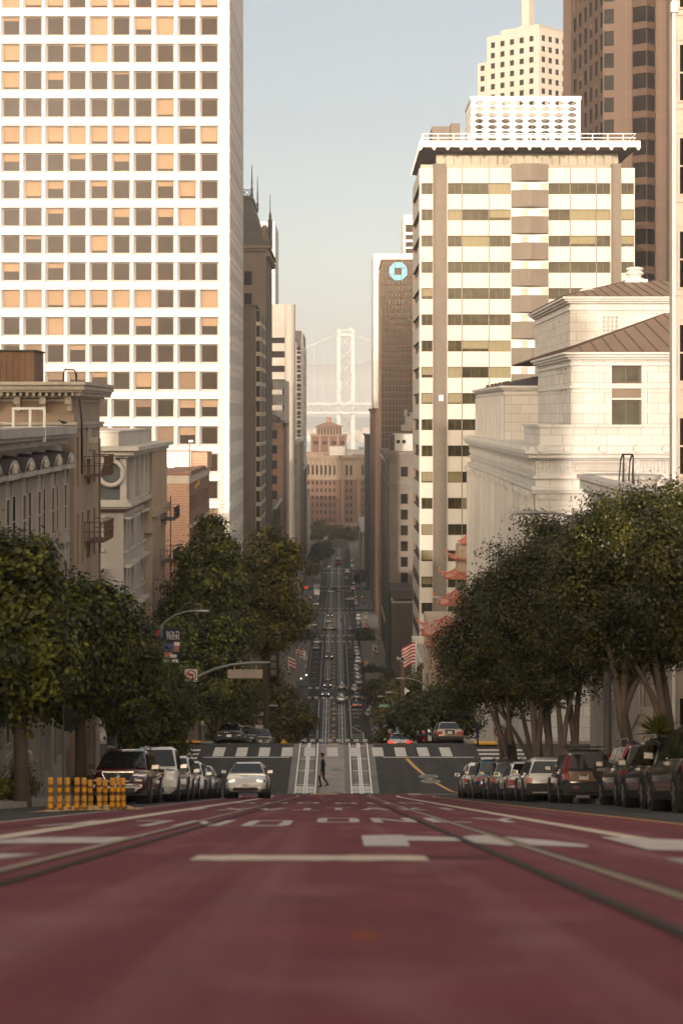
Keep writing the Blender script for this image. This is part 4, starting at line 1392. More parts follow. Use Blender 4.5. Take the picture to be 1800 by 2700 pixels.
# brown brick street blocks lower down on the left
def street_block(name, label, side, Y0, Y1, xf, vtop, Ycal, m, tm, style, wn, rp, h_, proj=.6, cat='building', depth=24, vmin=1420, wbay=1.5):
 B = Bld(name, label, side * 20, Y0 + 2, cat)
 zt = PZ(vtop, Ycal)
 mb = MB()
 a, b = (xf - depth, xf) if side < 0 else (xf, xf + depth)
 zg = min(g(Y0), g(Y1))
 zz = []
 z_ = zt - 1.6 - h_
 while z_ > zg + 5: zz.append((z_, z_ + h_)); z_ -= rp
 L = Y1 - Y0
 cc = cols(wn, L, wbay, 1.4)
 if side < 0:
  B.wall(mb, (xf, Y0), LA, L, zg, zt, cc, zz, .3, style)
  B.wall(mb, (a, Y0), 0, depth, zg, zt, cols(5, depth, wbay, 1.5), zz[:5], .3, style)
  plain(mb, a, b, Y0, Y1, zg, zt, False, 'L')
 else:
  B.wall(mb, (xf, Y1), RA, L, zg, zt, cc, zz, .3, style)
  B.wall(mb, (a, Y0), 0, depth, zg, zt, cols(5, depth, wbay, 1.5), zz[:9], .3, style)
  plain(mb, a, b, Y0, Y1, zg, zt, False, 'R')
 roof(mb, a, b, Y0, Y1, zt)
 B.part(mb, 'wall', [m])
 mb = MB()
 O, ang = ((xf, Y0), LA) if side < 0 else ((xf, Y1), RA)
 for (dz, hh, p) in ((-.9, .3, proj * .4), (-.59, .3, proj * .7), (-.28, .5, proj)):
  mb.fbox(O, ang, -p if side < 0 else 0, L if side < 0 else L + p, .005, p, zt + dz, zt + dz + hh)
  mb.fbox((a, Y0), 0, 0, depth + (p if side < 0 else 0), .005, p, zt + dz, zt + dz + hh) if side < 0 else mb.fbox((a, Y0), 0, -p, depth, .005, p, zt + dz, zt + dz + hh)
 z_ = zg + 9
 mb.fbox(O, ang, 0, L, .005, .35, z_, z_ + .5)
 B.part(mb, 'cornice', tm)
 return B
B = street_block('office_building', 'dark brown brick block under the low white annex', -1, 470, 505, -14.4, 1118, 470, 'brown_brick', 'brown_brick', 'sashdark', 7, 3.9, 2.2)
mb = MB(); mb.lathe((-17, 474, PZ(1118, 470)), [(2.0, 0), (2.0, 1.6), (.3, 2.4)], 10); mb.box(-21, -15, 474, 484, PZ(1118, 470), PZ(1108, 470))
B.part(mb, 'roof_tank', 'roof_dark'); B.done()
B = street_block('office_building', 'grey brown street block with pale cornices below the mansard tower', -1, 414, 466, -14.9, 1345, 414, 'brown_stone', 'pale_stone', 'sashdark', 8, 4.0, 2.4); B.done()
B = street_block('office_building', 'white lift tower house with a small railed roof on the left', -1, 640.2, 700, -13.6, 1165, 640, 'pale_stone', 'white_stone', 'sashdark', 8, 4, 2.2); B.done()
B = street_block('office_building', 'brown stone block with carved cornice before the gridded tower', -1, 701, 795, -13.9, 1240, 700, 'brown_brick', 'pale_stone', 'sashdark', 12, 4, 2.2); B.done()
B = street_block('office_building', 'pale stone block with stacked balconies at the far left corner', -1, 906, 960, -15.2, 1290, 906, 'pale_stone', 'cream_trim', 'sashdark', 10, 3.8, 2.0); B.done()

# ---------------- right side ----------------
# banded office building with an overhanging roof slab
YK = 275.0
Z = lambda v: PZ(v, YK)
X = lambda u: PX(u, YK)
B = Bld('office_building', 'cream and brown banded office building with a flat overhanging roof and bronze balconies', 24, YK)
x0, x1, y0, y1 = X(1105), X(1672), YK, 300.0
zg = g(300) - 1
fl = Z(0) - Z(69.15)
vt = 443.0                                       # top of the uppermost cream band
bandh = Z(0) - Z(40)
nfl = 17
win_z = [(Z(vt) - (k + 1) * fl - bandh + fl - (fl - bandh) + .0, Z(vt) - k * fl - bandh) for k in range(nfl + 1)]
win_z = [(Z(vt) - (k + 1) * fl, Z(vt) - k * fl - bandh) for k in range(nfl + 1)]
W = x1 - x0
mb = MB()
cA = (X(1110) - x0, X(1140) - x0)
cB = [(X(1180) - x0, X(1217) - x0), (X(1217.6) - x0, X(1288) - x0), (X(1288.6) - x0, X(1345) - x0)]
cC = [(X(1445) - x0, X(1502) - x0), (X(1502.6) - x0, X(1571) - x0), (X(1571.6) - x0, X(1608) - x0)]
cD = (X(1637) - x0, X(1670) - x0)
ztop = Z(vt)
# front wall with ribbon openings
opsF = [(a, b, z0_, z1_) for z0_, z1_ in win_z for a, b in [cA] + cB + cC + [cD]]
facade(mb, (x0, y0), 0, W, zg, ztop, opsF, .45, 0, 1)
# side wall: ribbon strips
opsS = [(.6, y1 - y0 - .35, z0_, z1_) for z0_, z1_ in win_z]
facade(mb, (x0, y1), RA, y1 - y0, zg, ztop, opsS, .45, 0, 1)
for z0_, z1_ in win_z: mb.face([fp((x0, y1), RA, .6, -.45, z0_), fp((x0, y1), RA, y1 - y0 - .35, -.45, z0_), fp((x0, y1), RA, y1 - y0 - .35, -.45, z1_), fp((x0, y1), RA, .6, -.45, z1_)], 1)
plain(mb, x0, x1, y0, y1, zg, ztop, False, 'R')
roof(mb, x0, x1, y0, y1, ztop, 0)
B.part(mb, 'wall', ['beige_panel', 'bronze'])
random.seed(12)
wins = []
for k, (z0_, z1_) in enumerate(win_z):
 wins.append((cA, z0_, z1_, 'olive2'))
 for q, c_ in enumerate(cB): wins.append((c_, z0_, z1_, ('olive2', 'olive3', 'olive3')[q]))
 if k < 6:
  for q, c_ in enumerate(cC): wins.append((c_, z0_, z1_, ('olive2', 'olive3', 'olive2')[q]))
  wins.append((cD, z0_, z1_, 'olive2'))
for c_, z0_, z1_, st_ in wins:
 bl = None
 r_ = random.random()
 if r_ < .34: bl = ('blind_olive', random.choice((1, 1, .9, .75)))
 B.window((x0, y0), 0, (c_[0], c_[1], z0_, z1_), .45, st_, bl)
mb = MB()
for zz in [ztop] + [w_[0] for w_ in win_z]:
 for u in (1217.3, 1288.3, 1502.3, 1571.3):
  if u > 1480 and zz < Z(900): continue
  mb.fbox((x0, y0), 0, X(u) - x0 - .07, X(u) - x0 + .07, .002, .012, zz - bandh, zz)
B.part(mb, 'panel_joint', 'grey_column')
mb = MB()
for (ua, ub) in ((1141, 1176), (1610, 1635)):
 mb.box(X(ua), X(ub), y0 - .55, y0 - .002, zg, ztop + .6)
 for q in range(60): mb.box(X(ua) - .01, X(ub) + .01, y0 - .565, y0 - .55, Z(455 + q * 23.1), Z(454 + q * 23.1), 1)
 mb.box(X(ua), X(ua) + .35, y0 - .57, y0 - .551, zg, ztop + .6, 1)
B.part(mb, 'pier', ['grey_column', 'brown_stone'])
# stacked balconies: bronze fronts with a bent face
for k in range(14):
 zt_ = Z(vt) - k * fl + .55
 mb = MB()
 xa, xm, xb = X(1347), X(1396), X(1443)
 zb_ = zt_ - 2.55
 mb.prism([(xa, y0 - .6), (xm, y0 - 1.5), (xb, y0 - .6), (xb, y0 - .002), (xa, y0 - .002)], zb_, zt_)
 for u in (1368, 1420): mb.box(X(u) - .02, X(u) + .02, y0 - 1.2 + .13, y0 - .9, zb_ + .02, zt_ - .02, 0)
 B.part(mb, 'balcony', 'grey_column')
 mb = MB()
 mb.box(X(1352), X(1441), y0 - .06, y0 - .003, zb_ - 1.45, zb_ - .02)
 for u in (1372, 1424): mb.box(X(u), X(u) + 1.1, y0 - .075, y0 - .062, zb_ - 1.40, zb_ - .35, 1)
 B.part(mb, 'balcony_screen', ['white_panel', 'pale_stone'])
# glazed top storey and roof slab
mb = MB()
ya = y0 + .7
pts = [(X(1150), ya), (X(1630), ya), (X(1650), ya + 6), (X(1650), y1 - 2), (X(1150) + .4, y1 - 2)]
mb.prism(pts, ztop + .01, Z(397))
B.part(mb, 'top_storey', 'glass_pale')
mb = MB()
for u in np.arange(1150, 1632, 23.3): mb.box(X(u) - .05, X(u) + .05, ya - .08, ya - .002, ztop + .01, Z(393))
mb.box(X(1150), X(1630), ya - .1, ya - .081, Z(436), Z(434))
for u in (1310, 1457): mb.box(X(u), X(u) + .12, ya - .14, ya - .082, ztop, Z(407)); mb.box(X(u + 17), X(u + 17) + .12, ya - .14, ya - .082, ztop, Z(407)); mb.box(X(u), X(u + 17) + .12, ya - .14, ya - .082, Z(407), Z(405))
B.part(mb, 'mullions', 'bronze')
mb = MB()
mb.box(X(1108), X(1345), y0 + .05, y0 + .09, ztop + .01, Z(434)); mb.box(X(1445), X(1608), y0 + .05, y0 + .09, ztop + .01, Z(434))
B.part(mb, 'glass_rail', 'glass_pale')
mb = MB()
ze, zt_ = PZ(392, 271.5), PZ(371, 271.5)
xa, xb, yf = PX(1108, 271.5), PX(1682, 271.5), 271.5
ybk = 303.0
mb.hexa([(xa + 1.0, yf + 1.0, ze), (xb - 1, yf + 1.0, ze), (xb - 1, ybk, ze), (xa + 1.0, ybk, ze)], [(xa, yf, ze + .25), (xb, yf, ze + .25), (xb, ybk, ze + .25), (xa, ybk, ze + .25)], 1)
mb.box(xa, xb, yf, ybk, ze + .251, zt_)
n = 16
for k in range(n + 1):
 x = xa + (xb - xa) * k / n
 mb.hexa([(x - .28, yf - .12, ze + .30), (x + .28, yf - .12, ze + .30), (x + .28, yf + .3, ze + .24), (x - .28, yf + .3, ze + .24)], [(x - .28, yf - .12, zt_ - .25), (x + .28, yf - .12, zt_ - .25), (x + .28, yf, zt_), (x - .28, yf, zt_)])
 mb.hexa([(x - .05, yf - .05, ze - .25), (x + .05, yf - .05, ze - .25), (x + .05, yf + .5, ze - .1), (x - .05, yf + .5, ze - .1)], [(x - .4, yf - .1, ze + .31), (x + .4, yf - .1, ze + .31), (x + .4, yf + .5, ze + .31), (x - .4, yf + .5, ze + .31)])
for k in range(10):
 y = yf + 3 + k * 3.5
 mb.box(xa - .12, xa, y - .28, y + .28, ze + .3, zt_ - .2); mb.box(xb, xb + .12, y - .28, y + .28, ze + .3, zt_ - .2)
B.part(mb, 'roof_slab', ['white_panel', 'bronze'])
mb = MB()
zr = zt_
for zz in (.45, 1.05):
 mb.box(xa + .3, xb - .3, yf + .3, yf + .38, zr + zz, zr + zz + .09); mb.box(xa + .3, xa + .38, yf + .3, ybk - .3, zr + zz, zr + zz + .09); mb.box(xb - .38, xb - .3, yf + .3, ybk - .3, zr + zz, zr + zz + .09)
for x in np.arange(xa + .3, xb, 2.3): mb.box(x, x + .09, yf + .29, yf + .39, zr, zr + 1.14)
for y in np.arange(yf + .3, ybk, 2.3): mb.box(xa + .29, xa + .39, y, y + .09, zr, zr + 1.14)
B.part(mb, 'roof_railing', 'white_metal')
mb = MB()
# pierced white screen round the roof plant: chamfered openings
sx0, sx1, sy0, sy1 = PX(1245, 279), PX(1524, 279), 279.0, 291.0
szb, szt = zr + .01, PZ(263, 279)
npx, npz = 8, 7
pw, ph = (sx1 - sx0) / npx, (szt - szb - 1.0) / npz
ops8 = []
for i in range(npx + 1): mb.box(sx0 + i * pw - .27, sx0 + i * pw + .27, sy0 - .25, sy0 + .25, szb, szt)
for j in range(npz + 1): mb.box(sx0 - .3, sx1 + .3, sy0 - .20, sy0 + .2, szb + .9 + j * ph - .12, szb + .9 + j * ph + .12)
for i in range(npx + 1):
 for j in range(npz):
  z_ = szb + .9 + j * ph
  for s_ in (-1, 1):
   x = sx0 + i * pw + s_ * .27
   if not sx0 - .1 < x + s_ * .2 < sx1 + .1: continue
   for zz, dz in ((z_ + .12, .30), (z_ + ph - .12, -.30)):
    tri = [(x, zz), (x + s_ * .45, zz), (x, zz + dz)]
    fr = [(p[0], sy0 - .18, p[1]) for p in tri]; bk = [(p[0], sy0 + .18, p[1]) for p in tri]
    mb.face(fr); mb.face(bk)
    mb.face([fr[1], fr[2], bk[2], bk[1]])
mb.box(sx0 - .4, sx1 + .4, sy0 - .3, sy0 + .3, szt, szt + .5)
for j in range(npz + 1): mb.box(sx0 - .25, sx0 + .15, sy0, sy1, szb + .9 + j * ph - .16, szb + .9 + j * ph + .16)
for y in np.arange(sy0 + 1.6, sy1, 1.6): mb.box(sx0 - .2, sx0 + .2, y - .4, y + .4, szb, szt)
mb.box(sx0 - .35, sx0 + .3, sy0 + .31, sy1, szt, szt + .5); mb.box(sx1 - .2, sx1 + .35, sy0 + .31, sy1, szb, szt + .5)
B.part(mb, 'roof_screen', 'white_panel')
mb = MB()
mb.box(sx0 + 1, sx1 - 1, sy1 - 2, sy1, szb, szt + .4)
for k in range(4): mb.lathe((sx0 + 8.5 + k * 2.0, sy0 + 4, szb), [(.8, 0), (.8, 4.5), (.55, 5.2)], 10, 1)
mb.box(sx0 + 1.5, sx0 + 6.2, sy0 + 2.5, sy0 + 6, szb, szt - 2.2, 1)
mb.box(X(1150), X(1200), 288, 296, zr + .01, PZ(333, 288), 1); mb.box(X(1201), X(1226), 287, 296, zr + .01, PZ(325, 287), 1)
B.part(mb, 'roof_plant', ['cream_tower', 'grey_column'])
mb = MB()
mb.box(X(1156), X(1167), y0 - .66, y0 - .57, Z(1057), Z(1042))
B.part(mb, 'wall_notice', 'white_metal')
B.done()

# low podium building with a pale parapet in front of it
B = Bld('commercial_building', 'low flat roofed cream commercial building with a slanted parapet by the pagoda', 14, 240)
mb = MB()
x0, x1, y0, y1 = 10.75, 34, 232.0, 270.0
zt = -33.0
ops_ = [(12 + k * 4.2, 15 + k * 4.2, -42, -36) for k in range(6)]
facade(mb, (x0, y1), RA, 38, g(270), zt, ops_, .3); plain(mb, x0, x1, y0, y1, g(270), zt, True, 'R'); roof(mb, x0 + .3, x1, y0 + .3, y1 - .3, zt - 1.1, 1)
roof(mb, x0, x0 + .3, y0, y1, zt); roof(mb, x0 + .3, x1, y1 - .3, y1, zt); facade(mb, (x0 + .3, y0), LA, 38, zt - 1.1, zt); facade(mb, (x0 + .3, y1 - .3), 0, x1 - x0, zt - 1.1, zt)
B.part(mb, 'wall', ['beige_panel', 'roof_gravel'])
for o in ops_: B.window((x0, y1), RA, o, .3, 'big')
mb = MB()
mb.box(13, 20, 271.3, 272.3, g(272), PZ(1640, 272)); mb.box(13.5, 18, 255, 262, zt - 1.0, zt + .6); mb.tube([(15, 250, zt - 1), (15, 250, zt + 1.5)], .15, 6); mb.tube([(14.6, 262, zt - 1), (14.6, 262, zt + 4)], .12, 6)
B.part(mb, 'roof_plant', 'white_stone')
B.done()

# pagoda tower
cxp, cyp = PX(1262, 212), 214.5
B = Bld('pagoda_tower', 'slim pagoda tower with stacked curved red tile roofs and green rails', cxp, cyp, 'pagoda')
Zp = lambda v: PZ(v, 212)
Xh = lambda u: (1262 - u) * 212 / F
mb = MB()
mb.prism([(cxp - 2.4, cyp - 2.4), (cxp + 2.4, cyp - 2.4), (cxp + 2.4, cyp + 2.4), (cxp - 2.4, cyp + 2.4)], g(212), Zp(1440))
facade(mb, (cxp - 6, cyp - 2.5), 0, 12, g(212), Zp(1700), [(1, 3, g(212) + 4, g(212) + 7)], .2)
mb.box(cxp - 5.5, cxp + 16, cyp + 2.5, cyp + 17, g(212), Zp(1660))
B.part(mb, 'wall', 'tan_stucco')
tiers = [(1436, 1386, 1217, 'top'), (1478, 1457, 1196, ''), (1528, 1503, 1178, ''), (1597, 1566, 1165, ''), (1672, 1640, 1124, ''), (1700, 1682, 1134, '')]
for (ve, vr, ul, kd) in tiers:
 mb = MB()
 h_ = Xh(ul)
 zr_, ze_ = Zp(vr), Zp(ve)
 rings_ = []
 for t in np.linspace(0, 1, 7):
  if kd == 'top': rr = h_ * (.28 + .72 * t ** 1.2)
  else: rr = h_ * (.55 + .45 * t)
  zz = zr_ + (ze_ - zr_) * (1 - (1 - t) ** 1.6)
  up = (.25 * t ** 4) if kd != 'top' else 0
  ring_ = []
  for q in range(16):
   s_ = q // 4; f_ = (q % 4) / 4
   cs = [(-1, -1), (1, -1), (1, 1), (-1, 1)]
   a_, b_ = cs[s_], cs[(s_ + 1) % 4]
   px_, py_ = a_[0] + (b_[0] - a_[0]) * f_, a_[1] + (b_[1] - a_[1]) * f_
   cor = (abs(f_ - .5) * 2) ** 3
   ring_.append((cxp + px_ * rr * (1 + .06 * cor * t), cyp + py_ * rr * (1 + .06 * cor * t), zz + up * cor))
  rings_.append(ring_)
 mb.loft(rings_)
 for s_ in ((-1, -1), (1, -1), (-1, 1), (1, 1)):
  pts = []
  for t in np.linspace(0, 1, 7):
   rr = h_ * ((.28 + .72 * t ** 1.2) if kd == 'top' else (.55 + .45 * t)) * (1 + .06 * t)
   zz = zr_ + (ze_ - zr_) * (1 - (1 - t) ** 1.6) + ((.25 * t ** 4) if kd != 'top' else 0)
   pts.append((cxp + s_[0] * rr, cyp + s_[1] * rr, zz + .08))
  if kd != 'top':
   e = Vector(pts[-1])
   pts += [tuple(e + Vector((s_[0] * .2, s_[1] * .2, .02))), tuple(e + Vector((s_[0] * .42, s_[1] * .42, .25))), tuple(e + Vector((s_[0] * .34, s_[1] * .34, .5))), tuple(e + Vector((s_[0] * .16, s_[1] * .16, .42)))]
  mb.tube(pts, .11, 6, 0)
 if kd != 'top':
  for x in np.arange(-h_, h_, .34):
   mb.tube([(cxp + x * .6, cyp - h_ * .56, zr_ + .02), (cxp + x, cyp - h_ * 1.0, ze_ + .06)], .05, 4)
 B.part(mb, 'roof', 'roof_tile_red')
 mb = MB()
 ir = h_ * .66
 zb_ = ze_ - 1.0
 for zz in (zb_ + .05, zb_ + .75):
  mb.box(cxp - ir, cxp + ir, cyp - ir, cyp - ir + .12, zz, zz + .16); mb.box(cxp - ir, cxp - ir + .12, cyp - ir, cyp + ir, zz, zz + .16)
 for x in np.arange(-ir, ir, .62): mb.box(cxp + x, cxp + x + .12, cyp - ir, cyp - ir + .12, zb_ - .3, ze_ - .05)
 for x in (-ir, -ir * .35):
  mb.tube([(cxp + x, cyp - ir - .02, zb_ - .2), (cxp + x + .6, cyp - ir - .02, zb_ + .9)], .09, 4)
 B.part(mb, 'railing', 'pagoda_green')
mb = MB()
mb.lathe((cxp, cyp, Zp(1386)), [(.55, 0), (.3, .3), (.45, .7), (.15, 1.1), (.6, 1.6), (.5, 2.1), (.12, 2.6)], 10)
B.part(mb, 'finial', 'tan_stucco')
B.done()

# white classical club building
YC = 121.0
Z = lambda v: PZ(v, YC)
B = Bld('club_building', 'white classical stone club building with carved cornice, set back attic and brown hipped roofs', 22, YC, 'club house')
x0 = PX(1411, YC); x1 = 44.0; y0 = YC; y1 = 181.0
zg = g(150)
mb = MB()
zc = Z(1210)
facade(mb, (x0, y0), 0, x1 - x0, g(y1), zc)
facade(mb, (x0, y1), RA, y1 - y0, g(y1), zc, [(y1 - 133 - .55, y1 - 133 + .55, Z(1470), Z(1395)), (y1 - 133 - .55, y1 - 133 + .55, Z(1600), Z(1540))], .25)
facade(mb, (x1, y1), R(180), x1 - x0, g(y1), zc); facade(mb, (x1, y0), LA, 60, g(y1), zc)
zk = Z(1178) - .02
roof(mb, x0 - .2, x1, y0 - .1, y1, zk)
# courses on the front
for k in range(11): mb.box(x0 + .4, x1, y0 - .004, y0 - .001, Z(1300 + k * 34), Z(1299 + k * 34), 1)
# raised parapet over the cornice
mb.box(x0 + .35, x1, y0 + .6, y0 + 2.0, zk + .003, Z(1127)); mb.box(x0 + .25, x1, y0 + .5, y0 + 2.1, Z(1126.9), Z(1120))
mb.box(x0 + .35, x0 + 1.2, y0 + 2.0, y0 + 11, zk + .003, Z(1127)); mb.box(x0 + .25, x0 + 1.3, y0 + 2.1, y0 + 11.1, Z(1126.9), Z(1120))
B.part(mb, 'wall', ['club_stone', 'pale_stone'])
B.window((x0, y1), RA, (y1 - 133 - .55, y1 - 133 + .55, Z(1470), Z(1395)), .25, 'sashdark')
mb = MB()
def ring(z0_, z1_, p): mb.box(x0 - p, x1, y0 - p, y1 + p, z0_, z1_)
ring(Z(1212), Z(1207), .25); ring(Z(1206.9), Z(1196), .55); ring(Z(1195.9), Z(1187), .75); ring(Z(1186.9), Z(1178), .45)
for k in range(70): mb.box(x0 - .72, x0 - .47, y0 + k * .86, y0 + k * .86 + .4, Z(1186.8), Z(1178.2)) if k else None
mb.box(x0 - .18, x1, y0 - .18, y0 - .002, Z(1262), Z(1254)); mb.box(x0 - .18, x0 - .002, y0 - .0, y1, Z(1262), Z(1254))
mb.box(x0 - .3, x1, y0 - .3, y0 - .002, Z(1293), Z(1282)); mb.box(x0 - .3, x0 - .002, y0, y1, Z(1293), Z(1282))
mb.box(x0 - .2, x1, y0 - .2, y0 - .002, Z(1300), Z(1293.1))
B.part(mb, 'cornice', 'white_stone')
mb = MB()
for u in (1420, 1492, 1584, 1674, 1750):
 mb = MB()
 xx = PX(u, YC)
 mb.lathe((xx, y0 - .38, Z(1187)), [(.30, -.0), (.30, .06), (.2, .1)], 14)
 mb.tube([(xx, y0 - .55, Z(1183)), (xx, y0 - .85, Z(1183))], [.30, .24], 14)
 mb.tube([(xx, y0 - .55, Z(1191)), (xx, y0 - .75, Z(1195))], .12, 6)
 B.part(mb, 'rosette', 'white_stone')
mb = MB()
k = 0
for uu in np.arange(1425, 1765, 9.5):
 if 1508 < uu < 1655: continue
 xx = PX(uu, YC); k += 1
 mb.lathe((xx, y0 - .02, Z(1245)), [(.05, 0), (.10, .3), (.04, .5), (.11, .72)], 5) if k % 3 else mb.box(xx - .03, xx + .03, y0 - .06, y0 - .002, Z(1247), Z(1218))
mb.box(PX(1511, YC), PX(1652, YC), y0 - .03, y0 - .002, Z(1245), Z(1219), 1)
for q in range(32):
 xx = PX(1516 + q * 4.2, YC)
 mb.tube([(xx, y0 - .045, Z(1233)), (xx + (.18 if q < 16 else -.18), y0 - .045, Z(1225))], .03, 4); mb.tube([(xx, y0 - .045, Z(1233)), (xx + (.18 if q < 16 else -.18), y0 - .045, Z(1241))], .03, 4)
for yy in np.arange(y0 + .5, y1 - .5, .62): mb.lathe((x0 - .06, yy, Z(1246)), [(.09, 0), (.14, .25), (.07, .45), (.15, .68)], 5)
for q, uu in enumerate((1428, 1458)): mb.tube([(PX(uu, YC), y0 - .002, Z(1306)), (PX(uu, YC), y0 - .1, Z(1306))], .26, 12)
B.part(mb, 'carving', ['white_stone', 'pale_stone'])
# pilasters on the street side
for k, yy in enumerate((122.0, 126.4, 129.6, 136.5, 141, 146, 151.5, 157, 162.5, 168, 173.5, 178.5)):
 mb = MB()
 mb.box(x0 - .42, x0 - .003, yy, yy + 1.25, g(y1), Z(1318))
 for q in range(4): mb.box(x0 - .47, x0 - .421, yy + .12 + q * .29, yy + .24 + q * .29, g(y1), Z(1322))
 mb.box(x0 - .5, x0 - .003, yy - .08, yy + 1.33, Z(1317.9), Z(1308)); mb.box(x0 - .62, x0 - .003, yy - .2, yy + 1.45, Z(1307.9), Z(1295))
 B.part(mb, 'pilaster', 'white_stone')
for (va, vb) in ((1378, 1366), (1528, 1518)):
 mb = MB()
 mb.box(x0 - .62, x0 - .003, 132.0, 134.0, Z(va), Z(vb))
 for yy in (132.2, 133.55): mb.box(x0 - .4, x0 - .003, yy, yy + .25, Z(va + 12), Z(va))
 B.part(mb, 'window_hood', 'white_stone')
# attic storey
ya = 127.0
xa = PX(1504, ya)
Za = lambda v: PZ(v, ya)
mb = MB()
wx0, wx1 = PX(1610, ya) - xa, PX(1690, ya) - xa
zlow = zk
facade(mb, (xa, ya), 0, x1 - xa, zlow, Za(930), [(wx0, wx1, Za(1126), Za(1054)), (wx0, wx1, Za(1011), Za(963))], .3)
facade(mb, (xa, 148), RA, 21, zlow, Za(930), [(12.6 + k * 2.3, 13.9 + k * 2.3, Za(1118), Za(968)) for k in range(3)], .35, 0, 0)
facade(mb, (x1, 148), R(180), x1 - xa, zlow, Za(930)); facade(mb, (x1, ya), LA, 21, zlow, Za(930))
for k in range(3):
 mb.face([fp((xa, 148), RA, 12.6 + k * 2.3, -.35, Za(1118)), fp((xa, 148), RA, 13.9 + k * 2.3, -.35, Za(1118)), fp((xa, 148), RA, 13.9 + k * 2.3, -.35, Za(968)), fp((xa, 148), RA, 12.6 + k * 2.3, -.35, Za(968))], 0)
# lower wing behind it
mb.box(PX(1336, 148) - .2, xa + 4, 148.01, 178, zlow, PZ(1019, 148))
xw = PX(1336, 148) - .2
B.part(mb, 'attic', ['club_stone'])
B.window((xa, ya), 0, (wx0, wx1, Za(1126), Za(1054)), .3, 'club'); B.window((xa, ya), 0, (wx0, wx1, Za(1011), Za(963)), .3, 'club')
mb = MB()
for (va, vb, p) in ((1024, 1018, .10), (963.5, 958, .12), (948, 942, .22), (941.9, 935, .42), (934.9, 929, .62)):
 mb.box(xa - p, x1, ya - p, ya - .002, Za(va), Za(vb)); mb.box(xa - p, xa - .002, ya, 148, Za(va), Za(vb))
mb.box(PX(1608, ya), PX(1692, ya), ya - .06, ya - .002, Za(1054), Za(1051)); mb.box(PX(1611, ya), PX(1689, ya), ya - .02, ya + .1, Za(1049), Za(1017), 1)
mb.box(PX(1608, ya), PX(1692, ya), ya - .07, ya - .003, Za(1017), Za(1014))
for ua in (1570, 1580, 1606, 1698, 1706): mb.box(PX(ua, ya), PX(ua + 5, ya), ya - .08, ya - .003, Za(1126), Za(964))
for (va, vb, p) in ((1040, 1034, .1), (1028, 1023, .25), (1022.9, 1017, .45)): mb.box(xw - p, xw - .002, 148 - p, 178, PZ(va, 148), PZ(vb, 148)); mb.box(xw, xa - .01, 148 - p, 148, PZ(va, 148), PZ(vb, 148))
for yy in np.arange(149, 177, 2.1): mb.box(xw - .2, xw - .003, yy, yy + .9, zlow, PZ(1042, 148));
B.part(mb, 'moulding', ['white_stone', 'buff_brick'])
# small dark upper windows of the wing
mb = MB()
# third tier
yt = 144.0
xt = PX(1502, yt)
Zt = lambda v: PZ(v, yt)
xtl = PX(1470, 158)
mb = MB()
facade(mb, (xt, yt), 0, x1 - xt, Za(930) - .5, Zt(784)); facade(mb, (xt, 170), RA, 26, Za(930) - 4, Zt(784), [(14.5, 15.4, Zt(885), Zt(835)), (18.5, 19.4, Zt(885), Zt(835))], .3)
facade(mb, (x1, 170), R(180), x1 - xt, Za(930), Zt(784)); facade(mb, (x1, yt), LA, 26, Za(930), Zt(784))
for (va, vb, p) in ((818, 813, .12), (800, 795, .22), (794.9, 789, .45), (788.9, 783, .65)):
 mb.box(xt - p, x1, yt - p, yt - .002, Zt(va), Zt(vb)); mb.box(xt - p, xt - .002, yt, 170, Zt(va), Zt(vb))
B.part(mb, 'upper_tier', ['club_stone'])
for c_ in ((14.5, 15.4), (18.5, 19.4)): B.window((xt, 170), RA, (*c_, Zt(885), Zt(835)), .3, 'sashdark')
mb = MB()
gx0, gx1, gz0, gz1 = PX(1585, yt), PX(1629, yt), Zt(877), Zt(832)
mb.box(gx0, gx1, yt - .02, yt - .003, gz0, gz1, 1)
for x in np.linspace(gx0, gx1, 5): mb.box(x - .04, x + .04, yt - .09, yt - .021, gz0, gz1)
for z_ in np.linspace(gz0, gz1, 5): mb.box(gx0, gx1, yt - .085, yt - .022, z_ - .04, z_ + .04)
for i in range(4):
 for j in range(4):
  x, z_ = gx0 + (i + .5) * (gx1 - gx0) / 4, gz0 + (j + .5) * (gz1 - gz0) / 4
  mb.tube([(x - .16, yt - .06, z_ - .16), (x + .16, yt - .06, z_ + .16)], .035, 4); mb.tube([(x - .16, yt - .055, z_ + .16), (x + .16, yt - .055, z_ - .16)], .035, 4)
B.part(mb, 'grille', ['white_stone', 'brown_stone'])
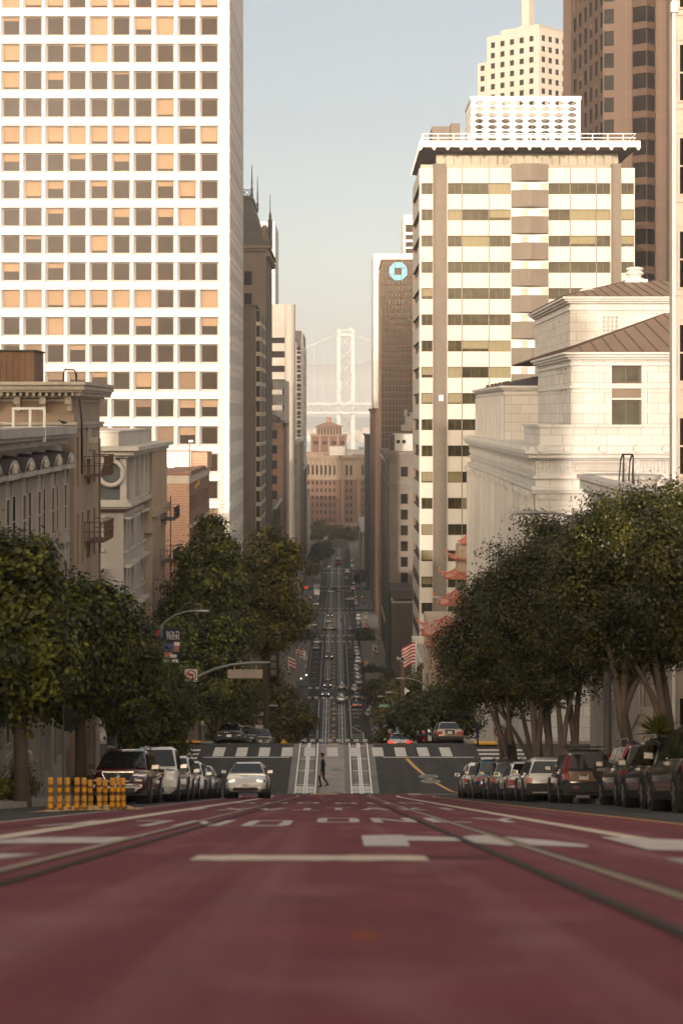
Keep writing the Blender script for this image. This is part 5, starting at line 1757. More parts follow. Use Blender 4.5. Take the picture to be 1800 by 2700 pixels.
def hip(name, xa_, ya_, xb_, yb_, z_, pk, zp, off=.7, seams=1.0):
 """hip roof with standing seams: eaves rectangle, ridge point pair pk"""
 mb = MB()
 a, b, c, d = (xa_ - off, ya_ - off, z_), (xb_, ya_ - off, z_), (xb_, yb_, z_), (xa_ - off, yb_, z_)
 p, q = (pk[0], pk[1], zp), (pk[2], pk[3], zp)
 mb.face([a, b, q, p]); mb.face([d, a, p]); mb.face([c, d, p, q]); mb.face([b, c, q]); mb.face([a, d, c, b])
 n = int((xb_ - xa_) / seams)
 for i in range(n):
  x = xa_ - off + .3 + i * seams
  # seam runs up the front slope until it meets the hip
  t = 1.0
  if x < p[0]: t = (x - a[0]) / (p[0] - a[0])
  elif x > q[0]: t = max(0, (b[0] - x) / max(.01, b[0] - q[0]))
  if t < .03: continue
  e = (x, a[1] + (p[1] - a[1]) * t, z_ + (zp - z_) * t)
  mb.tube([(x, a[1], z_ + .03), (e[0], e[1], e[2] + .03)], .045, 4, 1)
 n = int((yb_ - ya_) / seams)
 for i in range(n):
  y = ya_ - off + .3 + i * seams
  t = (y - a[1]) / (p[1] - a[1]) if y < p[1] else max(0, (yb_ - y) / (yb_ - p[1]))
  t = min(1, t)
  mb.tube([(a[0], y, z_ + .03), (a[0] + (p[0] - a[0]) * t, y, z_ + (zp - z_) * t + .03)], .045, 4, 1)
 return B.part(mb, name, ['roof_brown', 'bronze'])
hip('roof', xa, ya, x1 + 8, 165, Za(929) + .01, (PX(1800, 137), 143, PX(1800, 137) + 10, 143), PZ(826, 144), .6, 1.05)
hip('roof', xt, yt, x1 + 2, 170, Zt(783) + .01, (PX(1668, 152), 155, PX(1668, 152) + 2.5, 155), PZ(741, 155), .7, .85)
mb = MB()
mb.hexa([(xw - .3, 147.8, PZ(1017, 148)), (xa + 4, 147.8, PZ(1017, 148)), (xa + 4, 178, PZ(1017, 148)), (xw - .3, 178, PZ(1017, 148))], [(xw + 3.5, 150, PZ(988, 150)), (xa + 4, 150, PZ(988, 150)), (xa + 4, 176, PZ(988, 150)), (xw + 3.5, 176, PZ(988, 150))])
for yy in (149, 152, 156, 160, 164, 169): mb.box(xw + .2, xw + .5, yy, yy + .3, PZ(1016, 148), PZ(1004, 148))
B.part(mb, 'wing_roof', 'roof_dark')
mb = MB()
vx, vy = PX(1672, 155), 155.0
vb_ = PZ(746, 155)
mb.box(vx - .95, vx + .95, vy - .95, vy + .95, vb_ - .5, vb_ + .25)
mb.lathe((vx, vy, vb_ + .25), [(.85, 0), (.78, .12), (.55, .22), (.60, .38), (.80, .52), (.72, .66), (.58, .74), (.74, .9), (.7, 1.02), (.4, 1.1)], 20)
B.part(mb, 'roof_urn', 'white_stone', smooth=45)
mb = MB()
vx = PX(1549, 148)
mb.lathe((vx, 148.5, PZ(785, 148)), [(.45, 0), (.45, .5), (.62, .52), (.62, .66), (.35, .8)], 12)
B.part(mb, 'roof_vent', 'white_stone')
B.done()

# tall corner apartment tower at the right edge
B = Bld('apartment_tower', 'tall narrow grey apartment tower with a white drainpipe at the right edge', 16, 60)
mb = MB()
x0, x1, y0, y1 = 12.35, 34, 38.0, 65.0
zt = 28.0
zz = [(-2.2 + k * 3.28, -.1 + k * 3.28) for k in range(-3, 9)]
B.wall(mb, (x0, y1), RA, y1 - y0, g(66), zt, [(k * 3.0 + 1.2, k * 3.0 + 2.3) for k in range(8)], zz, .2, 'sashdark')
plain(mb, x0, x1, y0, y1, g(66), zt, True, 'R'); roof(mb, x0, x1, y0, y1, zt)
B.part(mb, 'wall', 'grey_stucco')
# projecting bay whose slanted side looks up the street
mb = MB()
mb.box(x0 - .60, x0 - .003, 64.0, 64.8, -12.2, zt - 1)
bay = B.part(mb, 'bay', 'cream_trim')
w_ = MB()
for (za, zb) in zz: window_geo(w_, .42, 2.1, 'sash', lambda x, y, z: (x0 - .46 + x, 63.99 + y, za + z)); w_.box(x0 - .54, x0 - .02, 63.93, 63.995, za - .22, za - .1, 0); w_.box(x0 - .54, x0 - .02, 63.95, 63.995, zb + .1, zb + .2, 0)
w_.build('window', STY['sash'][:2], bay)
mb = MB()
mb.tube([(x0 - .60, 63.9, g(65)), (x0 - .60, 63.9, zt)], .065, 8); mb.box(x0 - .78, x0 - .45, 63.7, 63.99, PZ(8, 65), PZ(-10, 65)); mb.box(x0 - .72, x0 - .5, 63.75, 63.98, PZ(35, 64), PZ(8, 64))
B.part(mb, 'drainpipe', 'white_metal')
mb = MB()
mb.box(x0 - .65, x0 - .01, 63.9, 63.998, zt - 1.6, zt - 1.2)
B.part(mb, 'sill_band', 'grey_trim')
B.done()

# low house with curved cornice in front of the club
B = Bld('corner_house', 'low pale corner house with a curved cornice among the ficus tops', 15, 80, 'house')
mb = MB()
x0, x1, y0, y1 = 12.4, 30, 65.2, 90.0
zt = -3.6
B.wall(mb, (x0, y1), RA, y1 - y0, g(92), zt, [(k * 3.4 + 1.5, k * 3.4 + 2.8) for k in range(7)], [(-8.2, -5.8), (-12.2, -9.6)], .25, 'sashdark')
plain(mb, x0, x1, y0, y1, g(92), zt, True, 'R'); roof(mb, x0, x1, y0, y1, zt)
B.part(mb, 'wall', 'cream_trim')
mb = MB()
for (z_, h_, p) in ((zt - .55, .2, .15), (zt - .3, .14, .35), (zt - .1, .5, .55), (zt + .4, .2, .7)):
 mb.fbox((x0, y1), RA, 1.2, y1 - y0, .003, p, z_, z_ + h_)
 mb.lathe((x0 + 1.3, y1 - .6, z_), [(1.35 + p, 0), (1.35 + p, h_)], 24)
mb.lathe((x0 + 1.0, y1 + .9, zt - 1.9), [(1.5, -.4), (1.9, 0), (2.05, .1), (2.05, .35), (1.2, .55)], 24)
mb.lathe((x0 + 1.0, y1 + .9, zt - 10), [(1.35, 0), (1.35, 7.8)], 20)
B.part(mb, 'cornice', 'grey_trim')
mb = MB()
xl, yl = PX(1640, 80), 80.0
zl = zt + .6
for dx in (0, .42):
 mb.tube([(xl + dx, yl - .9, zl - .5), (xl + dx + .05, yl, zl), (xl + dx + .05, yl, zl + 1.05), (xl + dx + .05, yl + .3, zl + 1.2), (xl + dx + .05, yl + .9, zl + .9), (xl + dx, yl + 1.0, zl)], .035, 6)
mb.tube([(xl - .35, yl - .9, zl - 1.0), (xl, yl - .3, zl - .1)], .05, 6)
for dx in (0, .42): mb.tube([(xl + dx, yl + .1, zl - .3), (xl + dx + .1, yl + .3, zl + 1.15)], .03, 5)
mb.tube([(xl, yl + .2, zl + 1.2), (xl + .47, yl + .2, zl + 1.2)], .035, 5)
B.part(mb, 'roof_ladder_rail', 'black_metal')
mb = MB()
for k in range(8):
 yy = 66.5 + k * 2.6
 mb.box(x0 - .28, x0 - .003, yy, yy + .5, g(yy) - .5, g(yy) + 4.4)
mb.box(x0 - .35, x0 - .003, 66, 88, g(80) + 4.6, g(80) + 5.1)
B.part(mb, 'pilaster', 'cream_trim')
mb = MB()
for k in range(16):
 yy = 67.0 + k * .34
 zz_ = g(67) + .3 + (15 - k) * .21
 mb.box(x0 - 1.35, x0 - .3, yy, yy + .34, g(74) - .5, zz_)
for xx in (x0 - 1.42, x0 - 1.30):
 mb.hexa([(xx, 66.9, g(67) + 3.2), (xx + .09, 66.9, g(67) + 3.2), (xx + .09, 72.4, g(67) + .4), (xx, 72.4, g(67) + .4)], [(xx, 66.9, g(67) + 4.5), (xx + .09, 66.9, g(67) + 4.5), (xx + .09, 72.4, g(67) + 1.4), (xx, 72.4, g(67) + 1.4)])
B.part(mb, 'stair', 'cream_trim')
B.done()

# brown granite tower with saw-tooth bays
B = Bld('office_tower', 'brown granite skyscraper with saw-tooth bay windows rising out of the picture', 60, 335)
YL = 330.0
Zl = lambda v: PZ(v, YL)
Xl = lambda u: PX(u, YL)
zg, zt = g(330), 86.0
mb = MB()
flr = 58.3 * YL / F
zrow = [Zl(64) - flr * k for k in range(-6, 14)]
hw = 40 * YL / F
P = [(Xl(1588), YL + 0.0), (Xl(1640), YL - 1.0), (Xl(1662), YL - 1.0), (Xl(1696), YL - 3.2), (Xl(1725), YL - 1.0), (Xl(1752), YL - 1.0), (Xl(1786), YL - 3.2), (Xl(1815), YL - 1.0), (Xl(1842), YL - 1.0), (Xl(1876), YL - 3.2), (Xl(1905), YL - 1)]
# oblique left flank in saw-tooth steps: window faces and stone returns alternate
nst = 6
flank = []
xL, yL_ = Xl(1588), YL
u_list = np.linspace(1588, 1504, nst + 1)
pl = [(Xl(1588), YL)]
for k in range(nst):
 yb_ = YL + (k + 1) * 4.6
 xe = PX(u_list[k + 1], yb_)
 xs_, ys_ = pl[-1]
 pl.append((xe + 1.0, ys_ + 1.2)); pl.append((xe, yb_))
outline = pl[::-1] + P[1:]
def edge_wall(p, q, wins, st='strip', mm=0):
 L = math.hypot(q[0] - p[0], q[1] - p[1])
 a = math.atan2(q[1] - p[1], q[0] - p[0])
 ops_ = [(wa * L, wb * L, z_, z_ + hw) for z_ in zrow for wa, wb in wins]
 facade(mb, p, a, L, zg, zt, ops_, .18, 0)
 return [(p, a, o) for o in ops_]
allw = []
m_ = outline
for k in range(len(m_) - 1):
 p, q = m_[k], m_[k + 1]
 i_f = len(pl) - 1
 if k < i_f:
  # order is from the far end towards the camera
  L = math.hypot(q[0] - p[0], q[1] - p[1])
  w_ = [(.06, .94)] if k % 2 == 1 else [(.30, .70)]
  w_ = [(.1, .9)] if k % 2 == 1 else []
  if k % 2 == 0: w_ = [(.25, .75)]
 else:
  j = k - i_f
  w_ = [(.10, .92)] if j == 0 and False else ([(.05, .55)] if j == 0 else ([(.04, .97)] if j % 4 in (2, 3) else []))
 allw += edge_wall(p, q, w_)
vis = [w_ for w_ in allw if Zl(640) < w_[2][2] < Zl(-30)]
vis.sort(key=lambda w_: -(w_[2][1] - w_[2][0]))
for p, a, o in vis: B.window(p, a, o, .18, 'strip', ('blind_brown', .4) if random.random() < .05 else None)
xe = m_[-1][0]
facade(mb, (xe, YL + 40), R(180), xe - m_[0][0], zg, zt); facade(mb, (xe, YL - 1), LA, 41, zg, zt)
mb.face([(x, y, zt) for x, y in m_] + [(xe, YL + 40, zt), (m_[0][0], YL + 40, zt)])
B.part(mb, 'wall', 'brown_granite')
mb = MB()
for u in (1646, 1737): mb.box(Xl(u), Xl(u) + .08, YL - 1.03, YL - 1.002, zg, zt)
for z_ in zrow: mb.box(Xl(1641), Xl(1661), YL - 1.012, YL - 1.001, z_ - .7, z_ - .64); mb.box(Xl(1726), Xl(1751), YL - 1.012, YL - 1.001, z_ - .7, z_ - .64)
B.part(mb, 'panel_joint', 'bronze')
B.done()

# cream tower behind, turned by about forty degrees
B = Bld('office_tower', 'cream tower set at an angle with paired windows and a stepped mast top', 75, 566)
YM = 566.0
cx_, cy_ = PX(1420, YM), YM
aL, aR = R(-42), R(40)
Zm = lambda v: PZ(v, YM)
flr = 28.0 * YM / F
WL, WR = 125 * YM / F / math.cos(aL) * 1.02, 150 * YM / F / math.cos(aR)
zg, zt = g(560), Zm(64)
mb = MB()
OL = (cx_ - math.cos(aL) * WL, cy_ - math.sin(aL) * WL)
rws = [(Zm(106) - flr * k, Zm(106) - flr * k + 1.75) for k in range(8)]
cl_ = [(WL - 2.9 - k * 3.75, WL - 2.9 - k * 3.75 + 1.7) for k in range(4, -1, -1)]
B.wall(mb, OL, aL, WL, zg, zt - 1.2, [(a_ - .9, b_ - .9) for a_, b_ in cl_], rws, .3, 'double')
cr = [(1.2 + k * 3.1, 2.9 + k * 3.1) for k in range(5)]
B.wall(mb, (cx_, cy_), aR, WR, zg, zt - 1.2, cr, rws, .3, 'double')
pR = (cx_ + math.cos(aR) * WR, cy_ + math.sin(aR) * WR)
far = (OL[0] + math.cos(aR) * WR, OL[1] + math.sin(aR) * WR)
facade(mb, pR, math.atan2(far[1] - pR[1], far[0] - pR[0]), math.hypot(far[0] - pR[0], far[1] - pR[1]), zg, zt - 1.2)
facade(mb, far, math.atan2(OL[1] - far[1], OL[0] - far[0]), math.hypot(far[0] - OL[0], far[1] - OL[1]), zg, zt - 1.2)
mb.face([(OL[0], OL[1], zt - 1.2), (cx_, cy_, zt - 1.2), (pR[0], pR[1], zt - 1.2), (far[0], far[1], zt - 1.2)])
B.part(mb, 'wall', 'cream_tower')
mb = MB()
# stepped shoulder on the left and upper set-back
def obl(O, a, b, x0_, x1_, d0, d1, z0_, z1_, m=0):
 p = lambda x, d: (O[0] + math.cos(a) * x - math.sin(a) * d, O[1] + math.sin(a) * x + math.cos(a) * d)
 mb.prism([p(x0_, d0), p(x1_, d0), p(x1_, d1), p(x0_, d1)], z0_, z1_, m)
obl(OL, aL, 0, 5.5, WL - .05, .05, 14, zt - 1.19, Zm(66)); obl(OL, aL, 0, WL - 7.9, WL - 5.1, 1.8, 4.6, Zm(66), Zm(-60));
obl(OL, aL, 0, WL - 8.6, WL - 4.4, 1.1, 5.3, Zm(66), Zm(58))
obl(OL, aL, 0, 5.4, WL + .02, .02, 14.2, Zm(66.1), Zm(63))
B.part(mb, 'mast', 'cream_tower')
mb = MB()
Ol2 = (OL[0] - math.cos(aL) * 3.6, OL[1] - math.sin(aL) * 3.6 + 1.2)
B.wall(mb, Ol2, aL, 4.2, zg, Zm(140), [(1.0, 2.7)], rws[2:], .3, 'double')
q = (Ol2[0] + math.cos(aL) * 4.2, Ol2[1] + math.sin(aL) * 4.2)
p2 = (Ol2[0] - math.sin(aL) * 8, Ol2[1] + math.cos(aL) * 8); q2 = (q[0] - math.sin(aL) * 8, q[1] + math.cos(aL) * 8)
mb.face([(*Ol2, Zm(140)), (*q, Zm(140)), (*q2, Zm(140)), (*p2, Zm(140))])
mb.face([(*p2, zg), (*Ol2, zg), (*Ol2, Zm(140)), (*p2, Zm(140))])
B.part(mb, 'shoulder', 'cream_tower')
B.done()

# dark glass tower with the blue octagonal emblem
YN = 510.0
Zn = lambda v: PZ(v, YN)
B = Bld('office_tower', 'dark brown glass tower with a blue octagonal emblem under its roof', 14, YN)
x0, x1, y0, y1 = PX(1006, YN), PX(1120, YN), YN, 545.0
mb = MB()
facade(mb, (x0, y0), 0, x1 - x0, g(520), Zn(687)); facade(mb, (x0, y1), RA, 35, g(520), Zn(687)); plain(mb, x0, x1, y0, y1, g(520), Zn(687), False, 'R'); roof(mb, x0, x1, y0, y1, Zn(687))
B.part(mb, 'wall', 'glass_bronze')
mb = MB()
z_ = Zn(700)
ncx = 13
for i in range(ncx + 1):
 x = x0 + (x1 - x0) * i / ncx
 mb.box(x - .07, x + .07, y0 - .14, y0 - .001, g(515), Zn(688))
k = 0
while z_ > Zn(1160):
 mb.box(x0 - .12, x1, y0 - .16, y0 - .002, z_ - .09, z_ + .09)
 mb.box(x0 - .16, x0 - .002, y0, y1, z_ - .35, z_ + .35, 1 if k % 3 else 0)
 z_ -= 17.6 * YN / F; k += 1
for y in np.arange(y0 + .3, y1, 3.4): mb.box(x0 - .22, x0 - .003, y, y + .7, g(515), Zn(700), 1 if y > y0 + 3 else 0)
mb.box(x0 - .2, x1, y0 - .2, y1, Zn(688) + .02, Zn(684))
B.part(mb, 'mullions', ['wood_brown', 'tan_stucco'])
# convex glass cushions of the curtain wall
mb = MB()
z_ = Zn(700)
while z_ > Zn(1160):
 zb_ = z_ - 17.6 * YN / F
 for i in range(ncx):
  xa, xb = x0 + (x1 - x0) * i / ncx + .08, x0 + (x1 - x0) * (i + 1) / ncx - .08
  r_ = random.uniform(.004, .022)
  q = (xa + (xb - xa) * random.uniform(.3, .7), y0 - .004 - r_, (z_ + zb_) / 2 + random.uniform(-.3, .3))
  c4 = [(xa, y0 - .004, zb_ + .1), (xb, y0 - .004, zb_ + .1), (xb, y0 - .004, z_ - .1), (xa, y0 - .004, z_ - .1)]
  for k in range(4): mb.face([c4[k], c4[(k + 1) % 4], q])
 z_ = zb_
B.part(mb, 'curtain_wall', 'glass_bronze')
# emblem: four blue quarter pieces round a square hole
ex, ez, er = PX(1049, YN), Zn(716), 24.5 * YN / F
em = MB()
ca = [(er * math.cos(R(22.5 + 45 * k)) / math.cos(R(22.5)), er * math.sin(R(22.5 + 45 * k)) / math.cos(R(22.5))) for k in range(8)]
hs = er * .36
for k in range(4):
 th = k * math.pi / 2
 def rot(p): return (ex + p[0] * math.cos(th) - p[1] * math.sin(th), ez + p[0] * math.sin(th) + p[1] * math.cos(th))
 # top piece: from the left end of the top edge to past the hole's right side
 c_ = math.tan(R(22.5)) * er
 poly = [(-c_, er), (c_ , er), (er * .93, er * .46), (er * .46, hs * 1.08), (-hs, hs)] if False else [(-hs, hs), (er * .98, hs), (er * .98, c_), (c_, er * .99), (-hs, er * .99)]
 pts = [rot((p[0], p[1])) for p in poly]
 a_ = [(p[0], y0 - .9, p[1]) for p in pts]; b_ = [(p[0], y0 - .35, p[1]) for p in pts]
 s_ = .97
 cxm = sum(p[0] for p in pts) / len(pts); czm = sum(p[1] for p in pts) / len(pts)
 a_ = [(cxm + (p[0] - cxm) * .96, p[1], czm + (p[2] - czm) * .96) for p in a_]; b_ = [(cxm + (p[0] - cxm) * .96, p[1], czm + (p[2] - czm) * .96) for p in b_]
 em.face(a_)
 for i in range(len(a_)): em.face([a_[i], b_[i], b_[(i + 1) % len(a_)], a_[(i + 1) % len(a_)]], 1)
B.part(em, 'emblem', ['logo_blue', 'logo_edge'])
B.done()
B = Bld('office_tower', 'plain white tower wall showing beside the dark glass tower', 25, 690)
mb = MB()
x0 = PX(984, 690)
plain(mb, x0, x0 + 40, 690, 730, g(690), PZ(669, 690)); roof(mb, x0, x0 + 40, 690, 730, PZ(669, 690))
B.part(mb, 'wall', 'white_stone'); B.done()
B = Bld('office_tower', 'white tower with brown window bands peeping above the dark glass tower', 40, 760)
x0 = PX(1063, 760); mb = MB()
rws = [(PZ(612, 760), PZ(592, 760)), (PZ(632, 760), PZ(619, 760)), (PZ(651, 760), PZ(638, 760)), (PZ(668, 760), PZ(655, 760))]
B.wall(mb, (x0, 760), 0, 30, g(760), PZ(567, 760), [(.9, 5.6), (6.4, 11), (12, 17)], rws, .3, 'doubleb')
plain(mb, x0, x0 + 30, 760, 790, g(760), PZ(567, 760), False); roof(mb, x0, x0 + 30, 760, 790, PZ(567, 760))
B.part(mb, 'wall', 'white_stone'); B.done()

# grey stone building with a carved cornice
B = Bld('office_building', 'grey stone office building with a column of dark windows and a pale roof hut', 14, 404)
YP = 403.0
Zp_ = lambda v: PZ(v, YP)
x0, x1, y0, y1 = PX(1026, YP), 34.0, YP, 440.0
mb = MB()
wz = [(Zp_(1300 + 58 + k * 41.6 - 29), Zp_(1300 + 31 + k * 41.6 - 29)) for k in range(7)]
cc = [((1056 - 1026) * YP / F, (1075 - 1026) * YP / F), (9.5, 11.1), (14.6, 16.2)]
B.wall(mb, (x0, y0), 0, x1 - x0, g(400), Zp_(1190), cc, wz, .35, 'big');
for c_ in cc[:2]: B.window((x0, y0), 0, (c_[0], c_[1], Zp_(1258), Zp_(1230)), .002, 'double')
B.wall(mb, (x0, y1), RA, 37, g(400), Zp_(1190), cols(8, 37, 1.6, 1.5), wz, .35, 'big')
plain(mb, x0, x1, y0, y1, g(400), Zp_(1190), False, 'R'); roof(mb, x0, x1, y0, y1, Zp_(1190))
B.part(mb, 'wall', 'shaded_stone')
mb = MB()
for (va, vb, p) in ((1285, 1278, .35), (1277.9, 1273, .55), (1272.9, 1269, .3), (1218, 1210, .3), (1209.9, 1200, .8), (1199.9, 1190, 1.3)):
 mb.box(x0 - p, x1, y0 - p, y0 - .002, Zp_(va), Zp_(vb)); mb.box(x0 - p, x0 - .002, y0, y1, Zp_(va), Zp_(vb))
mb.box(x0 + 2.2, x0 + 4.5, y0 - .15, y0 - .003, Zp_(1262), Zp_(1226))
B.part(mb, 'cornice', 'shaded_stone')
B.window((x0, y0), 0, (cc[0][0], cc[0][1], Zp_(1257), Zp_(1230)), -.16, 'double')
mb = MB()
mb.box(PX(1041, 408), 30, 408, 425, Zp_(1190), PZ(1145, 408)); mb.box(PX(1028, 412), PX(1041, 412) - .01, 412, 425, Zp_(1190), PZ(1148, 412), 1)
for u in (1045, 1060): mb.box(PX(u, 408), PX(u + 9, 408), 407.9, 407.99, PZ(1169, 408), PZ(1160, 408), 2)
B.part(mb, 'roof_hut', ['white_stone', 'brown_stone', 'glass_dark'])
mb = MB()
for (ua, ub, va, vb) in ((1058, 1090, 1136, 1120), (1068, 1090, 1119.9, 1098), (1066, 1073, 1097.9, 1080), (1079, 1090, 1097.9, 1088)): mb.box(PX(ua, 428), PX(ub, 428), 428, 434, PZ(va, 428), PZ(vb, 428))
B.part(mb, 'roof_turret', 'cream_tower')
B.done()
# dark blank walled block next to the banded building
B = Bld('commercial_building', 'dark blank walled block beside the cream banded building', 14, 376)
x0, x1, y0, y1 = PX(1032, 375), 30.0, 375.0, 399.0
mb = MB()
zt = PZ(1590, 375)
plain(mb, x0, x1, y0, y1, g(380), zt); roof(mb, x0, x1, y0, y1, zt - .5, 1)
mb.box(x0, x0 + .4, y0, y1, zt, zt + .25, 2); mb.box(x0 + .4, x1, y0, y0 + .4, zt, zt + .25, 2)
mb.box(x0 - .02, x0 + 5, y0 + 8, y1, zt + .01, PZ(1559, 380), 0)
for x in np.arange(x0 + 1.2, x1, 2.4): mb.box(x, x + .05, y0 - .02, y0 - .002, g(380), zt)
mb.box(x0 + 6, x0 + 9, y0 + 4, y0 + 8, zt - .4, zt + 1.2, 3)
B.part(mb, 'wall', ['dark_wall', 'roof_gravel', 'pale_stone', 'grey_metal'])
B.done()
# street walls between and beyond
B = street_block('office_building', 'tan street block with a pale projecting cornice beyond the grey stone building', 1, 441, 500, 11.9, 1210, 450, 'brown_stone', 'cream_trim', 'sashdark', 12, 4, 2.2); B.done()
B = street_block('office_building', 'dark narrow brown block with a plain top on the far right', 1, 600, 705, 12.0, 1078, 600, 'brown_brick', 'brown_brick', 'sashdark', 16, 4.2, 2.2); B.done()
B = street_block('office_building', 'near black glass block at the far right of the street', 1, 736, 800, 11.2, 1148, 736, 'dark_wall', 'dark_wall', 'strip', 12, 4.2, 2.6); B.done()
B = street_block('office_building', 'low pale block at the far end of the right pavement', 1, 823, 950, 10.6, 1405, 823, 'pale_stone', 'pale_stone', 'sashdark', 14, 4.2, 2.2); B.done()

# big brick building closing the street, in two wings that meet at an angle
YE = 1025.0
Ze = lambda v: PZ(v, YE)
Xe = lambda u: PX(u, YE)
B = Bld('brick_building', 'large red brick building with arches and a roof pavilion closing the street', 0, YE)
px, py = Xe(897), YE - 6
zg, zt = Ze(1424), Ze(1206)
aL = R(-17); aR = R(9)
WL, WR = 46.0, 44.0
OL = (px - math.cos(aL) * WL, py - math.sin(aL) * WL)
mb = MB()
wl = []
c0 = [(WL - 4.0 - k * 2.55, WL - 2.9 - k * 2.55) for k in range(13)][::-1]
rw = [(Ze(1374.5 - k * 19.4), Ze(1364.5 - k * 19.4)) for k in range(6)]
top = [(Ze(1252), Ze(1226))]
arch_l = [(WL - 7.2 - k * 6.8, WL - 3.0 - k * 6.8, zg + .3, zg + 8.2) for k in range(4)]
B.wall(mb, OL, aL, WL, Ze(1378.5), Ze(1262), c0, rw, .35, 'sashdark')
B.wall(mb, OL, aL, WL, Ze(1262), zt, [(a_ , b_ ) for a_, b_ in c0], top, .8, 'sashdark', m=1)
facade(mb, OL, aL, WL, zg, Ze(1378.5), [(a_, b_, c_, d_) for a_, b_, c_, d_ in arch_l], .8, 1)
c1 = []
for k in range(4): c1 += [(3.0 + k * 9.0, 4.3 + k * 9.0), (5.4 + k * 9.0, 6.7 + k * 9.0)]
B.wall(mb, (px, py), aR, WR, Ze(1378.5), Ze(1262), c1, rw, .35, 'sashdark')
B.wall(mb, (px, py), aR, WR, Ze(1262), zt, c1, top, .8, 'sashdark', m=1)
arch_r = [(2.2 + k * 8.6, 6.6 + k * 8.6, zg + .3, zg + 8.2) for k in range(4)]
facade(mb, (px, py), aR, WR, zg, Ze(1378.5), arch_r, .8, 1)
for (O, a, lst) in ((OL, aL, arch_l), ((px, py), aR, arch_r)):
 for (xa, xb, za, zb) in lst:
  mb.face([fp(O, a, xa, -.8, za), fp(O, a, xb, -.8, za), fp(O, a, xb, -.8, zb), fp(O, a, xa, -.8, zb)], 2)
  for t in range(10):          # rounded head of the arch
   t0, t1 = math.pi * t / 10, math.pi * (t + 1) / 10
   xm, r_ = (xa + xb) / 2, (xb - xa) / 2
   pts = [(xm + r_ * math.cos(t0), zb - r_ + r_ * math.sin(t0)), (xm + r_ * math.cos(t1), zb - r_ + r_ * math.sin(t1))]
   mb.face([fp(O, a, pts[0][0], .01, pts[0][1]), fp(O, a, pts[1][0], .01, pts[1][1]), fp(O, a, pts[1][0], .01, zb + .01), fp(O, a, pts[0][0], .01, zb + .01)], 1)
pR = (px + math.cos(aR) * WR, py + math.sin(aR) * WR)
mb.face([(OL[0], OL[1], zt), (px, py, zt), (pR[0], pR[1], zt), (pR[0], pR[1] + 60, zt), (OL[0], OL[1] + 60, zt)], 1)
facade(mb, pR, R(90), 60, zg, zt); facade(mb, (OL[0], OL[1] + 60), R(-90), 60, zg, zt)
B.part(mb, 'wall', ['red_brick_far', 'buff_brick', 'glass_dark'])
mb = MB()
for (O, a, W_) in ((OL, aL, WL), ((px, py), aR, WR)):
 for (va, vb, p) in ((1264, 1260, .7), (1382, 1378, .6), (1212, 1207, .8), (1206.9, 1200, 1.8)):
  mb.fbox(O, a, 0, W_, .012, p, Ze(va), Ze(vb))
for k in range(16): mb.fbox(OL, aL, WL - 2.3 - k * 2.55, WL - 1.6 - k * 2.55, .012, .5, Ze(1260), Ze(1212))
for k in range(5): mb.fbox((px, py), aR, .8 + k * 9, 1.8 + k * 9, .012, .35, Ze(1378), Ze(1212))
B.part(mb, 'cornice', 'buff_brick')
mb = MB()
tx0, tx1 = Xe(817), Xe(914)
def tz(v): return PZ(v, 1045)
mb.box(tx0, tx1, 1045, 1065, zt - 1, tz(1150))
for u in (819, 842, 866, 890, 911): mb.box(Xe(u) - .5, Xe(u) + .5, 1044.6, 1044.99, zt, tz(1151), 1)
for u in (826, 833, 850, 857, 875, 882, 898, 904): mb.box(Xe(u), Xe(u) + 1.0, 1044.8, 1044.99, tz(1172), tz(1163), 2)
mb.box(tx0 - .4, tx1 + .4, 1044.5, 1065.5, tz(1149.9), tz(1146), 1)
lx0, lx1 = Xe(832), Xe(900)
mb.box(lx0, lx1, 1047, 1062, tz(1145.9), tz(1125))
for k in range(8):
 xx = lx0 + .4 + k * (lx1 - lx0 - .5) / 8
 mb.box(xx, xx + .7, 1046.7, 1046.99, tz(1145), tz(1126), 1); mb.box(xx + .75, xx + 1.35, 1046.9, 1046.99, tz(1144), tz(1128), 2)
B.part(mb, 'pavilion', ['red_brick_far', 'buff_brick', 'glass_dark'])
mb = MB()
mb.hexa([(lx0 - 1.2, 1046, tz(1124.9)), (lx1 + 1.2, 1046, tz(1124.9)), (lx1 + 1.2, 1063, tz(1124.9)), (lx0 - 1.2, 1063, tz(1124.9))], [(Xe(859), 1053, tz(1113)), (Xe(873), 1053, tz(1113)), (Xe(873), 1056, tz(1113)), (Xe(859), 1056, tz(1113))])
mb.box(Xe(859), Xe(873), 1053, 1056, tz(1113) - .3, tz(1103)); mb.box(Xe(858), Xe(874), 1052.7, 1056.3, tz(1102.9), tz(1100))
B.part(mb, 'pavilion_roof', 'brown_brick')
mb = MB()
mb.box(OL[0] + 2, Xe(890), 1042, 1060, zt + .01, PZ(1193, 1042)); mb.box(Xe(868), Xe(912), 1040, 1052, zt + .01, PZ(1177, 1040), 1)
mb.hexa([(Xe(912), 1036, zt + .01), (Xe(990), 1042, zt + .01), (Xe(990), 1060, zt + .01), (Xe(912), 1060, zt + .01)], [(Xe(914), 1040, PZ(1187, 1040)), (Xe(990), 1044, PZ(1187, 1040)), (Xe(990), 1060, PZ(1187, 1040)), (Xe(914), 1060, PZ(1187, 1040))], 1)
mb.lathe((Xe(953), 1050, PZ(1188, 1050)), [(.8, 0), (.8, .8), (1.7, 1.2), (1.7, 2.2)], 10, 1)
for k in range(5): mb.box(Xe(852 + k * 5), Xe(855.5 + k * 5), 1041.9, 1041.99, PZ(1205, 1042), PZ(1198, 1042), 2)
for k in range(6): mb.box(Xe(930 + k * 5), Xe(933.5 + k * 5), 1035.5, 1035.9, zt + .2, zt + 1.4, 2)
B.part(mb, 'roof_house', ['buff_brick', 'cream_tower', 'glass_dark'])
B.done()

